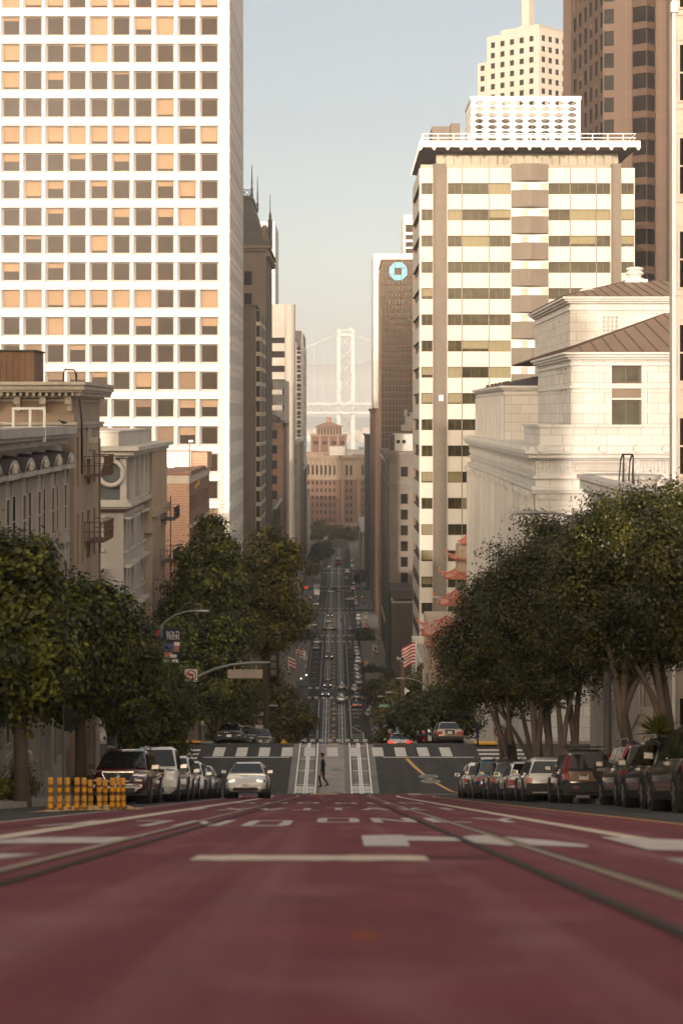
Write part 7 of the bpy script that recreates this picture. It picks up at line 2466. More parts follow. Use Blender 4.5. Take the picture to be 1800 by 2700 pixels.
def car(name, label, kind, L, W, H, paint, x, y, heading, front=None, cat='car', group=None, lit=False, z=None, simple=False, extras=None, wr=None, roofrack=False, tilt=True, belt=None, track=None):
 """heading 0: drives away from the camera, 180: faces it"""
 root = thing(name, label, cat, (0, 0, 0), group=group)
 body, glass, belt, gh = car_meshes(kind, L, W, H, belt)
 hL, hw = L / 2, W / 2
 wr = wr or (.37 if kind != 'sedan' else .33)
 ax = hL - .88, -hL + .92
 trim = MB()
 for s_ in (-1, 1):
  for yy in ax:
   trim.tube([(s_ * (hw * .55), yy, wr), (s_ * (hw * 1.0 + .004), yy, wr)], wr + .075, 20)
 trim.hexa([(-hw * .95, -hL + .05, .24), (hw * .95, -hL + .05, .24), (hw * .95, hL - .1, .24), (-hw * .95, hL - .1, .24)], [(-hw * .99, -hL + .04, .44), (hw * .99, -hL + .04, .44), (hw * .99, hL - .08, .40), (-hw * .99, hL - .08, .40)])
 trim.box(-hw * .93, hw * .93, -hL - .03, -hL + .2, .34, .34 + (.28 if kind != 'sedan' else .12))
 trim.box(-hw * .55, hw * .55, hL - .2, hL + .012, .32, .47)
 b = body.build('body', [paint, 'car_trim'], root, world=False, smooth=38)
 trim.build('underbody', 'car_trim', root, world=False)
 for key, mb in glass.items(): mb.build(key.strip(), 'car_glass', root, world=False)
 for s_ in (-1, 1):
  for yy in ax:
   mb = MB()
   mb.tube([(s_ * (hw - .21), yy, wr), (s_ * (hw - .03), yy, wr), (s_ * (hw + .012), yy, wr)], [wr, wr, wr * .93], 20)
   w_ = mb.build('wheel', 'tyre', root, world=False, smooth=40)
   mb = MB()
   mb.tube([(s_ * (hw + .006), yy, wr), (s_ * (hw + .018), yy, wr)], wr * .62, 16, 1)
   for k in range(5):
    th = k * 2 * math.pi / 5
    c, s2 = math.cos(th), math.sin(th)
    p = lambda r_, q: (s_ * (hw + .03), yy + c * r_ - s2 * q, wr + s2 * r_ + c * q)
    p2 = lambda r_, q: (s_ * (hw + .019), yy + c * r_ - s2 * q, wr + s2 * r_ + c * q)
    qd = [p(.02, -.03), p(wr * .6, -.035), p(wr * .6, .035), p(.02, .03)]
    mb.face(qd); mb.face([p2(.02, -.03), p2(wr * .6, -.035), p2(wr * .6, .035), p2(.02, .03)])
   mb.build('rim', ['rim', 'car_trim'], w_, world=False)
  # mirror
  mb = MB()
  my = gh[-1][0] - .35
  mb.hexa([(s_ * (hw - .04), my - .06, belt + .02), (s_ * (hw + .20), my - .07, belt + .03), (s_ * (hw + .18), my + .09, belt + .04), (s_ * (hw - .04), my + .10, belt + .03)] if s_ > 0 else [(s_ * (hw + .20), my - .07, belt + .03), (s_ * (hw - .04), my - .06, belt + .02), (s_ * (hw - .04), my + .10, belt + .03), (s_ * (hw + .18), my + .09, belt + .04)],
    [(s_ * (hw - .03), my - .06, belt + .17), (s_ * (hw + .20), my - .07, belt + .19), (s_ * (hw + .17), my + .09, belt + .16), (s_ * (hw - .03), my + .10, belt + .15)] if s_ > 0 else [(s_ * (hw + .20), my - .07, belt + .19), (s_ * (hw - .03), my - .06, belt + .17), (s_ * (hw - .03), my + .10, belt + .15), (s_ * (hw + .17), my + .09, belt + .16)])
  mb.face([(s_ * (hw + .01), my - .078, belt + .045), (s_ * (hw + .185), my - .078, belt + .05), (s_ * (hw + .185), my - .078, belt + .175), (s_ * (hw + .01), my - .078, belt + .155)], 1)
  mb.build('mirror', [paint if paint in ('paint_white', 'paint_darkred') else 'car_trim', 'glass_pale'], root, world=False)
 # lamps
 for s_ in (-1, 1):
  mb = MB()
  zt_ = belt - .12
  if kind == 'sedan':
   mb.hexa([(s_ * hw * .96 if s_ < 0 else s_ * hw * .45, -hL - .02, zt_ - .20), (s_ * hw * .45 if s_ < 0 else s_ * hw * .96, -hL - .02, zt_ - .20), (s_ * hw * .45 if s_ < 0 else s_ * hw * .985, -hL + .35, zt_ - .16), (s_ * hw * .985 if s_ < 0 else s_ * hw * .45, -hL + .35, zt_ - .16)],
     [(s_ * hw * .93 if s_ < 0 else s_ * hw * .52, -hL - .005, zt_ - .0), (s_ * hw * .52 if s_ < 0 else s_ * hw * .93, -hL - .005, zt_ - .0), (s_ * hw * .5 if s_ < 0 else s_ * hw * .965, -hL + .3, zt_ + .06), (s_ * hw * .965 if s_ < 0 else s_ * hw * .5, -hL + .3, zt_ + .06)])
  else:
   xa, xb = sorted((s_ * hw * .72, s_ * hw * .985))
   mb.box(xa, xb, -hL - .015, -hL + .06, zt_ - .17, zt_ + .02)
  mb.build('taillight', 'tail_lit' if lit == 'tail' else 'tail_red', root, world=False)
  mb = MB()
  xa, xb = sorted((s_ * hw * .50, s_ * hw * .84))
  zh = belt - (.31 if kind != 'pickup' else .34)
  mb.hexa([(xa, hL - .22 if s_ < 0 else hL - .06, zh - .05), (xb, hL - .06 if s_ < 0 else hL - .22, zh - .05), (xb, hL - .5, zh - .04), (xa, hL - .5, zh - .04)][::1],
    [(xa, hL - .30 if s_ < 0 else hL - .11, zh + .07), (xb, hL - .11 if s_ < 0 else hL - .30, zh + .07), (xb, hL - .5, zh + .10), (xa, hL - .5, zh + .10)])
  mb.box(xa + .06, xb - .06, hL - .10, hL - .03, zh - .04, zh + .02)
  mb.build('headlight', 'head_lit' if lit == 'head' else 'head_clear', root, world=False)
 # grille and plates
 mb = MB()
 mb.hexa([(-hw * .46, hL - .1, .50), (hw * .46, hL - .1, .50), (hw * .46, hL - .02, .50), (-hw * .46, hL - .02, .50)], [(-hw * .5, hL - .1, belt - .28), (hw * .5, hL - .1, belt - .28), (hw * .5, hL - .04, belt - .28), (-hw * .5, hL - .04, belt - .28)])
 if front != 'smooth': mb.build('grille', 'car_trim', root, world=False)
 for yy, zz, pn in ((hL + .016, .46 if front else .42, 1), (-hL - .034, .72 if kind != 'sedan' else .62, -1)):
  mb = MB()
  mb.box(-.155, .155, min(yy, yy + pn * .008), max(yy, yy + pn * .008), zz, zz + .155)
  mb.build('number_plate', 'plate_white', root, world=False)
 if roofrack:
  for s_ in (-1, 1):
   mb = MB()
   xr_ = s_ * hw * .62
   mb.tube([(xr_, -hL + .75, H - .02), (xr_, -hL + .9, H + .055), (xr_, .1, H + .065), (xr_, .35, H - .01)], .022, 6)
   mb.build('roof_rail', 'grey_metal', root, world=False)
 if extras: extras(root, hL, hw, belt, H)
 sl = slope(y) if tilt else 0
 zz = g(y) if z is None else z
 root.location = (x, y, zz + .012)
 root.rotation_euler = (math.atan(sl) * (1 if heading == 0 else -1) if heading in (0, 180) else 0, 0, R(heading))
 return root

GRK = 'cars parked on the right kerb short of the crossing'
GLK = 'cars parked on the left kerb short of the crossing'
def plate_text(txt, y_, z_, s_=.12, rot=0):
 def f(root, hL, hw, belt, H):
  o = text_mesh('plate_lettering', txt, s_, 'plate_ink', root, (0, (-hL - .045) if rot == 0 else hL + .03, z_), (R(90), 0, 0 if rot == 0 else R(180)), .002, world=False, sx=.75)
 return f
def spare(root, hL, hw, belt, H):
 plate_text('6Z1 GEL', 0, .80)(root, hL, hw, belt, H)
 for c_ in root.children:
  if c_.name.startswith(('number_plate', 'plate_lettering')) and (c_.location.y < 0 or c_.data.vertices[0].co.y < 0): c_.location.x -= .22
 mb = MB()
 mb.tube([(.42, -hL + .02, .98), (.42, -hL - .20, .98), (.42, -hL - .24, .98)], [.36, .36, .31], 24)
 w_ = mb.build('spare_wheel', 'car_trim', root, world=False, smooth=40)
 text_mesh('lettering', 'HONDA', .135, 'plate_white', w_, (.42, -hL - .243, 1.02), (R(90), 0, 0), .003, world=False)
 mb = MB()
 mb.box(-hw * .72, hw * .40, -hL - .022, -hL + .05, belt - .34, belt - .04)
 mb.box(-.35, -.10, -hL - .05, -hL - .023, belt - .17, belt - .13, 1)
 mb.build('tailgate', ['paint_bronze', 'car_trim'], root, world=False)
 for s_ in (-1, 1):
  mb = MB()
  xa, xb = sorted((s_ * hw * .80, s_ * hw * .965))
  mb.hexa([(xa, -hL - .012, .85), (xb, -hL - .012, .85), (xb, -hL + .08, .85), (xa, -hL + .08, .85)], [(s_ * hw * .70 - .04, -hL + .28, H - .2), (s_ * hw * .70 + .04, -hL + .28, H - .2), (s_ * hw * .70 + .04, -hL + .38, H - .2), (s_ * hw * .70 - .04, -hL + .38, H - .2)])
  mb.build('tall_taillight', 'tail_red', root, world=False)
 for yy in (-.9, -.1):
  mb = MB(); mb.box(-hw * .72, hw * .72, yy, yy + .06, H + .06, H + .09)
  mb.build('roof_bar', 'car_trim', root, world=False)
 mb = MB(); mb.box(-hw * .62, -hw * .42, -hL - .06, -hL - .03, .46, .52); mb.build('reflector', 'tail_red', root, world=False)
car('parked_car', 'bronze compact SUV with a black spare wheel on its tailgate and roof bars', 'suv', 4.5, 1.78, 1.68, 'paint_charcoal', PX(1553, 57), 58.8, 0, group=GRK, extras=spare, cat='car')
def red_bar(root, hL, hw, belt, H):
 mb = MB()
 for s_ in (-1, 1):
  xa, xb = sorted((s_ * hw * .42, s_ * hw * .97)); mb.hexa([(xa, -hL - .03, belt - .22), (xb, -hL - .03, belt - .26), (xb, -hL + .08, belt - .26), (xa, -hL + .08, belt - .22)], [(xa, -hL - .005, belt - .12), (xb, -hL + .0, belt - .05), (xb, -hL + .1, belt - .05), (xa, -hL + .1, belt - .12)])
 mb.build('wide_taillight', 'tail_red', root, world=False)
 mb = MB(); mb.box(-hw * .8, hw * .8, -hL - .045, -hL - .03, .55, .61); mb.build('reflector', 'tail_red', root, world=False)
def tall_lamp(root, hL, hw, belt, H):
 for s_ in (-1, 1):
  mb = MB()
  xa, xb = sorted((s_ * hw * .86, s_ * hw * .93))
  mb.hexa([(xa, -hL + .18, belt + .22), (xb, -hL + .18, belt + .22), (xb, -hL + .28, belt + .22), (xa, -hL + .28, belt + .22)], [(s_ * hw * .67 - .04, -hL + .36, H - .12), (s_ * hw * .67 + .04, -hL + .36, H - .12), (s_ * hw * .67 + .04, -hL + .46, H - .12), (s_ * hw * .67 - .04, -hL + .46, H - .12)])
  mb.build('tall_taillight', 'tail_red', root, world=False)
car('parked_car', 'grey SUV with slim red lamps high in its rear pillars and silver roof rails', 'suv', 4.7, 1.86, 1.74, 'paint_charcoal', PX(1704, 50), 50.8, 0, group=GRK, roofrack=True, extras=tall_lamp)
car('parked_car', 'glossy black SUV with wide red tail lamps beside the grey SUV', 'suv', 4.63, 1.90, 1.66, 'paint_black', PX(1775, 44), 44.2, 0, group=GRK, roofrack=True, extras=red_bar)
car('parked_car', 'large black SUV cut by the right edge with a spoked rear wheel', 'suv', 4.8, 1.95, 1.78, 'paint_black', 7.72, 38.0, 0, group=GRK)
car('parked_car', 'white hatchback just beyond the bronze SUV with the spare wheel', 'suv', 4.2, 1.78, 1.52, 'paint_white', 7.25, 64.2, 0, group=GRK)
car('parked_car', 'silver white saloon with angular red tail lamps in the right row', 'sedan', 4.7, 1.83, 1.46, 'paint_white', 7.12, 69.6, 0, group=GRK)
car('parked_car', 'grey crossover between the silver white saloon and the blue SUV', 'suv', 4.4, 1.80, 1.60, 'paint_grey', 6.95, 75.0, 0, group=GRK, roofrack=True)
car('parked_car', 'bright blue SUV second from the far end of the right row', 'suv', 4.6, 1.84, 1.70, 'paint_blue', 6.75, 80.6, 0, group=GRK, roofrack=True, extras=red_bar)
car('parked_car', 'small white SUV at the far end of the right row next to the crossing', 'suv', 4.3, 1.80, 1.62, 'paint_white', 6.65, 86.4, 0, group=GRK)
def lexus_front(root, hL, hw, belt, H):
 mb = MB()
 pts = [(-.48, .94), (.48, .94), (.36, .66), (-.36, .66)]
 for (a, b_) in zip(pts, pts[1:] + pts[:1]): mb.tube([(a[0], hL + .015, a[1]), (b_[0], hL + .015, b_[1])], .022, 5)
 mb.tube([(.09 * math.cos(t), hL + .02, .80 + .065 * math.sin(t)) for t in np.linspace(0, 6.28, 13)], .012, 5)
 mb.tube([(-.02, hL + .02, .84), (-.03, hL + .02, .78), (.05, hL + .02, .79)], .012, 5)
 mb.build('grille_surround', 'chrome', root, world=False)
 mb = MB(); mb.face([(-.45, hL + .008, .92), (.45, hL + .008, .92), (.34, hL + .008, .68), (-.34, hL + .008, .68)]); mb.build('grille_mesh', 'car_trim', root, world=False)
 mb = MB()
 for s_ in (-1, 1): mb.disc((s_ * .70, hL - .02, .52), .055, 'y', 10, 0, .03)
 mb.build('fog_lamp', 'head_clear', root, world=False)
car('parked_car', 'dark red SUV with a chrome edged grille facing the camera on the left', 'suv', 4.77, 1.88, 1.70, 'paint_darkred', -6.72, 57.6, 180, front='grille', group=GLK, roofrack=True, extras=lexus_front)
def ram_front(root, hL, hw, belt, H):
 mb = MB()
 mb.box(-.62, .62, hL - .05, hL + .02, .80, 1.13, 0); mb.box(-.56, -.03, hL + .021, hL + .03, .98, 1.10, 1); mb.box(.03, .56, hL + .021, hL + .03, .98, 1.10, 1); mb.box(-.56, -.03, hL + .021, hL + .03, .83, .95, 1); mb.box(.03, .56, hL + .021, hL + .03, .83, .95, 1)
 mb.box(-hw * .97, hw * .97, hL - .1, hL + .08, .48, .74, 0); mb.box(-.45, .45, hL + .081, hL + .09, .53, .63, 1)
 mb.build('front_bumper', ['paint_white', 'car_trim'], root, world=False)
car('pickup_truck', 'white pickup truck with a cross bar grille behind the dark red SUV', 'pickup', 5.8, 2.02, 1.92, 'paint_white', -6.55, 65.2, 180, front='grille', cat='pickup', group=GLK, extras=ram_front, wr=.40)
car('parked_car', 'white SUV parked behind the white pickup truck', 'suv', 4.6, 1.85, 1.72, 'paint_white', -6.6, 72.6, 180, front='grille', group=GLK, roofrack=True)
car('parked_car', 'white estate car fourth in the left row, mostly hidden', 'suv', 4.6, 1.85, 1.60, 'paint_white', -6.55, 78.6, 180, front='grille', group=GLK)
car('parked_car', 'pale saloon at the far end of the left row by the crossing', 'sedan', 4.6, 1.82, 1.48, 'paint_silver', -6.45, 84.4, 180, front='grille', group=GLK)
def ev_front(root, hL, hw, belt, H):
 mb = MB()
 mb.hexa([(-.52, hL - .1, .34), (.52, hL - .1, .34), (.52, hL + .02, .34), (-.52, hL + .02, .34)], [(-.64, hL - .1, .43), (.64, hL - .1, .43), (.64, hL + .025, .43), (-.64, hL + .025, .43)]); mb.build('air_intake', 'car_trim', root, world=False)
 mb = MB()
 for s_ in (-1, 1):
  xa, xb = sorted((s_ * .60, s_ * .86)); mb.hexa([(xa, hL - .35, .66), (xb, hL - .35, .66), (xb, hL - .06 if s_ < 0 else hL - .2, .66), (xa, hL - .2 if s_ < 0 else hL - .06, .66)][::1], [(xa, hL - .4, .80), (xb, hL - .4, .80), (xb, hL - .13 if s_ < 0 else hL - .28, .80), (xa, hL - .28 if s_ < 0 else hL - .13, .80)])
 mb.build('lamp_housing', 'car_trim', root, world=False)
 plate_text('9DZS370', 0, .535, .10, 180)(root, hL, hw, belt, H)
car('electric_car', 'white electric car driving uphill towards the camera with its headlights on', 'suv', 4.75, 1.92, 1.62, 'paint_white', PX(650, 81), 82.2, 180, front='smooth', lit='head', extras=ev_front, belt=1.06)
car('parked_car', 'dark grey saloon facing the camera beyond the crossing on the left', 'sedan', 4.8, 1.82, 1.46, 'paint_charcoal', -7.05, 119.2, 180, front='grille', z=None)
car('parked_car', 'dark hatchback tucked behind the dark grey saloon', 'suv', 4.3, 1.80, 1.55, 'paint_black', -6.55, 126.5, 180, front='grille')
car('parked_car', 'pale blue grey car downhill behind the dark hatchback', 'sedan', 4.4, 1.80, 1.5, 'paint_grey', -5.6, 131.0, 180, front='grille')
def gold_rear(root, hL, hw, belt, H):
 plate_text('4ZLD021', 0, .70, .11)(root, hL, hw, belt, H)
 mb = MB(); mb.box(-.30, .30, -hL - .02, -hL + .1, .62, .86); mb.build('plate_recess', 'car_trim', root, world=False)
car('parked_car', 'gold saloon with red triangular tail lamps parked at the far right corner', 'sedan', 4.8, 1.82, 1.46, 'paint_gold', 7.05, 118.0, 0, extras=gold_rear)
car('parked_car', 'dark SUV in front of the gold saloon', 'suv', 4.6, 1.84, 1.72, 'paint_black', 7.15, 124.6, 0)
car('saloon_car', 'silver saloon with lit brake lamps going over the hill edge', 'sedan', 4.8, 1.83, 1.44, 'paint_silver', 4.55, 138.0, 0, lit='tail')

# cars further down the hill: placed by where their tyres stand in the street
FAR = {}
def far_proto(kind, paint, heading, lit):
 key = (kind, paint, heading, lit)
 if key in FAR: return FAR[key]
 dims = {'sedan': (4.6, 1.82, 1.45), 'suv': (4.6, 1.86, 1.70)}[kind]
 root = thing('far_car', None, None)
 body, glass, belt, gh = car_meshes(kind, *dims)
 hL, hw = dims[0] / 2, dims[1] / 2
 for s_ in (-1, 1):
  for yy in (hL - .88, -hL + .92): body.tube([(s_ * (hw - .2), yy, .34), (s_ * (hw + .01), yy, .34)], .34, 14, 2)
 body.box(-hw * .97, hw * .97, -hL + .05, hL - .08, .2, .42, 1)
 body.box(-hw * .9, hw * .9, -hL - .03, -hL + .1, .34, .50, 1)
 body.box(-hw * .5, hw * .5, hL - .1, hL + .01, .35, .62, 1)
 body.box(-.2, .2, -hL - .04, -hL, .66, .8, 3); body.box(-.2, .2, hL, hL + .02, .45, .58, 3)
 body.build('body', [paint, 'car_trim', 'tyre', 'plate_white'], root, world=False, smooth=38)
 for k_, mb in glass.items(): mb.build(k_.strip(), 'car_glass', root, world=False)
 for s_ in (-1, 1):
  mb = MB(); xa, xb = sorted((s_ * hw * .62, s_ * hw * .96)); mb.box(xa, xb, -hL - .035, -hL + .15, belt - .30, belt - .08)
  mb.build('taillight', 'tail_lit' if lit == 'tail' else 'tail_red', root, world=False)
  mb = MB(); xa, xb = sorted((s_ * hw * .55, s_ * hw * .88)); mb.box(xa, xb, hL - .3, hL + .01, belt - .34, belt - .18)
  mb.build('headlight', 'head_lit' if lit == 'head' else 'head_clear', root, world=False)
 FAR[key] = root
 root['fresh'] = 1
 return root
def far_car(u, v, kind, paint, heading, label, lit=False, group=None, x=None):
 Y_ = road_Y(v)
 p = far_proto(kind, paint, heading, lit)
 if p.get('fresh'):
  r_ = p; del p['fresh']
 else: r_ = copy_tree(p)
 off = 2.2 if heading in (0, 180) else 0.9
 Y_ += off
 r_.location = (PX(u, Y_) if x is None else x, Y_, g(Y_) + .03)
 r_.rotation_euler = (math.atan(slope(Y_)) * (1 if heading == 0 else -1) if heading in (0, 180) else 0, 0, R(heading))
 tag(r_, label, 'car', group)
# (crop A: 5.227 px per photo pixel from (780,1650); crop B: 5.227 from (780,1380))
A_ = lambda x, y: (780 + x / 5.227, 1650 + y / 5.227)
B_ = lambda x, y: (780 + x / 5.227, 1380 + y / 5.227)
GO = 'cars coming up the far street'; GA = 'cars going down the far street'; GPR = 'cars parked along the far right kerb'; GPL = 'cars parked along the far left kerb'
for (P_, x, y, kind, paint, hd, lab, lit, grp) in (
 (A_, 437, 868, 'suv', 'paint_black', 180, 'black SUV with lit headlamps coming uphill over the second crosswalk', 'head', GO),
 (A_, 408, 985, 'sedan', 'paint_charcoal', 180, 'dark saloon with lit headlamps nearest in the uphill lane', 'head', GO),
 (A_, 457, 465, 'suv', 'paint_black', 180, 'black car alone in the uphill lane between two crosswalks', 'head', GO),
 (B_, 470, 1300, 'suv', 'paint_black', 180, 'dark car coming uphill with bright headlamps by the dashed crosswalk', 'head', GO),
 (B_, 452, 1385, 'sedan', 'paint_silver', 180, 'pale silver car right behind the crossing black car', False, GO),
 (B_, 478, 960, 'sedan', 'paint_silver', 180, 'car with glaring headlamps mirrored on the far road', 'head', GO),
 (B_, 460, 620, 'suv', 'paint_white', 180, 'white car coming uphill just below the farthest crosswalk', False, GO),
 (A_, 632, 905, 'suv', 'paint_black', 0, 'black van going downhill on the right hand track', False, GA),
 (A_, 628, 1075, 'suv', 'paint_silver', 0, 'silver hatchback following the black van on the track', False, GA),
 (A_, 812, 935, 'suv', 'paint_black', 0, 'black SUV waiting on the second crosswalk in the right lane', False, GA),
 (A_, 843, 1030, 'sedan', 'paint_grey', 0, 'grey car between two black ones in the right lane', False, GA),
 (A_, 838, 1140, 'sedan', 'paint_black', 0, 'black saloon with red tail lamps glowing before the road lettering', 'tail', GA),
 (A_, 1005, 1290, 'suv', 'paint_black', 0, 'big black SUV standing at the right kerb by the planting strip', False, GA),
 (B_, 748, 1490, 'sedan', 'paint_red', 0, 'bright red car going downhill before the third crosswalk', False, GA),
 (B_, 598, 948, 'sedan', 'paint_red', 0, 'dull red car on the right hand track at the far crosswalk', False, GA),
 (B_, 785, 925, 'sedan', 'paint_white', 0, 'white car with red lamps by the far crosswalk', 'tail', GA),
 (B_, 708, 690, 'suv', 'paint_white', 0, 'white SUV with red lamps on the farthest crosswalk', 'tail', GA),
 (B_, 692, 785, 'sedan', 'paint_black', 0, 'dark saloon in the right lane before the farthest crosswalk', False, GA),
 (A_, 280, 345, 'sedan', 'paint_grey', 180, 'grey saloon parked at the left kerb below the crosswalk', False, GPL),
 (A_, 285, 265, 'sedan', 'paint_white', 180, 'white saloon parked at the left kerb nearest the crosswalk', False, GPL),
 (B_, 250, 1440, 'suv', 'paint_silver', 180, 'silver car parked left of the black crossing car', False, GPL),
 (B_, 250, 1365, 'sedan', 'paint_grey', 180, 'grey car second in the row left of the crossing car', False, GPL),
 (B_, 248, 1290, 'suv', 'paint_charcoal', 180, 'dark van third in the row left of the crossing car', False, GPL),
 (B_, 282, 1135, 'sedan', 'paint_white', 180, 'white car with lit lamps at the left kerb', 'head', GPL),
 (B_, 298, 1070, 'suv', 'paint_grey', 180, 'grey car at the left kerb before the box truck', False, GPL),
 (B_, 300, 800, 'sedan', 'paint_charcoal', 180, 'dark car at the left kerb beyond the box truck', False, GPL),
 (A_, 868, 828, 'sedan', 'paint_gold', 180, 'pale bronze car at the near end of the right row facing uphill', False, GPR),
 (A_, 860, 765, 'suv', 'paint_charcoal', 0, 'dark SUV second from the near end of the right row', False, GPR),
 (A_, 852, 705, 'sedan', 'paint_silver', 0, 'silver saloon third from the near end of the right row', False, GPR),
 (A_, 842, 650, 'suv', 'paint_black', 0, 'black SUV fourth from the near end of the right row', False, GPR),
 (A_, 836, 592, 'sedan', 'paint_grey', 0, 'grey saloon fifth from the near end of the right row', False, GPR),
 (A_, 855, 535, 'suv', 'paint_white', 0, 'white van behind the yellow diamond sign', False, GPR),
 (A_, 848, 440, 'suv', 'paint_charcoal', 0, 'dark car beside the hanging white flag', False, GPR),
 (A_, 838, 385, 'sedan', 'paint_silver', 0, 'silver car in the right row before the small dark tree', False, GPR),
 (A_, 832, 330, 'sedan', 'paint_black', 0, 'black car at the far end of the right row before the crosswalk', False, GPR),
 (B_, 862, 1470, 'sedan', 'paint_charcoal', 0, 'dark car next to the third crosswalk on the right', False, GPR),
 (B_, 864, 1410, 'suv', 'paint_grey', 0, 'grey SUV behind the red car on the right kerb', False, GPR),
 (B_, 862, 1345, 'suv', 'paint_white', 0, 'white van with a red stripe in the right row', False, GPR),
 (B_, 858, 1290, 'sedan', 'paint_silver', 0, 'silver car by the dashed crosswalk at the right kerb', False, GPR),
 (B_, 830, 1145, 'suv', 'paint_black', 0, 'black SUV at the near end of the upper right row', False, GPR),
 (B_, 832, 1085, 'sedan', 'paint_grey', 0, 'grey car second in the upper right row', False, GPR),
 (B_, 828, 1035, 'sedan', 'paint_silver', 0, 'silver car third in the upper right row', False, GPR),
 (B_, 826, 990, 'sedan', 'paint_charcoal', 0, 'dark car fourth in the upper right row', False, GPR),
 (B_, 800, 850, 'sedan', 'paint_white', 0, 'white car beside the tiny dark tree', False, GPR),
 (B_, 802, 800, 'sedan', 'paint_grey', 0, 'grey car behind the white one by the tiny dark tree', False, GPR),
 (B_, 775, 610, 'suv', 'paint_white', 0, 'white SUV at the farthest crosswalk by the kerb', False, GPR),
 (B_, 768, 545, 'suv', 'paint_charcoal', 0, 'dark van last at the far right kerb', False, GPR)):
 far_car(*P_(x, y), kind, paint, hd, lab, lit, grp)
far_car(*B_(458, 1478), 'sedan', 'paint_black', 90, 'long black car crossing the street sideways')
far_car(*B_(745, 1068), 'sedan', 'paint_white', 70, 'white taxi turning across the right lane')
far_car(*B_(500, 930), 'sedan', 'paint_charcoal', 110, 'dark car turning behind the car with glaring headlamps')
# box truck and cable car
def box_truck(label, u, v, Lb, m):
 Y_ = road_Y(v) + 3
 x = PX(u, Y_)
 r_ = thing('box_truck', label, 'truck', (x, Y_, g(Y_)))
 mb = MB(); mb.box(x - 1.2, x + 1.2, Y_ - 1, Y_ + Lb, g(Y_) + .8, g(Y_) + 3.5); mb.box(x - 1.22, x + 1.22, Y_ - 1.02, Y_ + Lb, g(Y_) + 3.51, g(Y_) + 3.6); mb.build('cargo_box', m, r_)
 mb = MB()
 mb.hexa([(x - 1.05, Y_ - 3, g(Y_) + .5), (x + 1.05, Y_ - 3, g(Y_) + .5), (x + 1.05, Y_ - 1.05, g(Y_) + .5), (x - 1.05, Y_ - 1.05, g(Y_) + .5)], [(x - 1.0, Y_ - 2.5, g(Y_) + 2.4), (x + 1.0, Y_ - 2.5, g(Y_) + 2.4), (x + 1.0, Y_ - 1.05, g(Y_) + 2.4), (x - 1.0, Y_ - 1.05, g(Y_) + 2.4)])
 mb.build('cab', 'paint_grey', r_)
 mb = MB(); mb.face([(x - .9, Y_ - 2.83, g(Y_) + 1.35), (x + .9, Y_ - 2.83, g(Y_) + 1.35), (x + .88, Y_ - 2.56, g(Y_) + 2.25), (x - .88, Y_ - 2.56, g(Y_) + 2.25)]); mb.build('windshield', 'car_glass', r_)
 for dy in (-2.2, 3.2):
  for s_ in (-1, 1):
   mb = MB(); mb.tube([(x + s_ * .8, Y_ + dy, g(Y_) + .45), (x + s_ * 1.12, Y_ + dy, g(Y_) + .45)], .45, 14); mb.build('wheel', 'tyre', r_)
box_truck('white box truck parked at the left kerb', *B_(288, 1000), 5.5, 'white_metal')
box_truck('grey box truck parked on the left beyond the far crosswalk', *B_(228, 745), 5, 'grey_metal')
Yc_ = road_Y(1380 + 575 / 5.227) + 3
xc_ = PX(891.5, Yc_)
cc_ = thing('cable_car', 'brown and red cable car running on the left hand track far down the street', 'cable car', (xc_, Yc_, g(Yc_)))
mb = MB(); mb.box(xc_ - 1.25, xc_ + 1.25, Yc_ - 4, Yc_ + 4, g(Yc_) + .45, g(Yc_) + 1.5); mb.build('body', 'cloth_red', cc_)
mb = MB(); mb.box(xc_ - 1.35, xc_ + 1.35, Yc_ - 4.4, Yc_ + 4.4, g(Yc_) + 2.75, g(Yc_) + 2.95); mb.box(xc_ - .7, xc_ + .7, Yc_ - 4, Yc_ + 4, g(Yc_) + 2.96, g(Yc_) + 3.35); mb.build('roof', 'cream_trim', cc_)
mb = MB()
for sx in (-1.2, -.45, .45, 1.2): mb.box(xc_ + sx - .06, xc_ + sx + .06, Yc_ - 4, Yc_ - 3.85, g(Yc_) + 1.5, g(Yc_) + 2.75)
for sy in np.arange(-3, 4, 1.2):
 for sx in (-1.2, 1.2): mb.box(xc_ + sx - .05, xc_ + sx + .05, Yc_ + sy, Yc_ + sy + .12, g(Yc_) + 1.5, g(Yc_) + 2.75)
mb.box(xc_ - 1.1, xc_ + 1.1, Yc_ - 3.7, Yc_ + 3.9, g(Yc_) + 1.5, g(Yc_) + 2.7, 1)
mb.build('window_band', ['wood_brown', 'car_glass'], cc_)

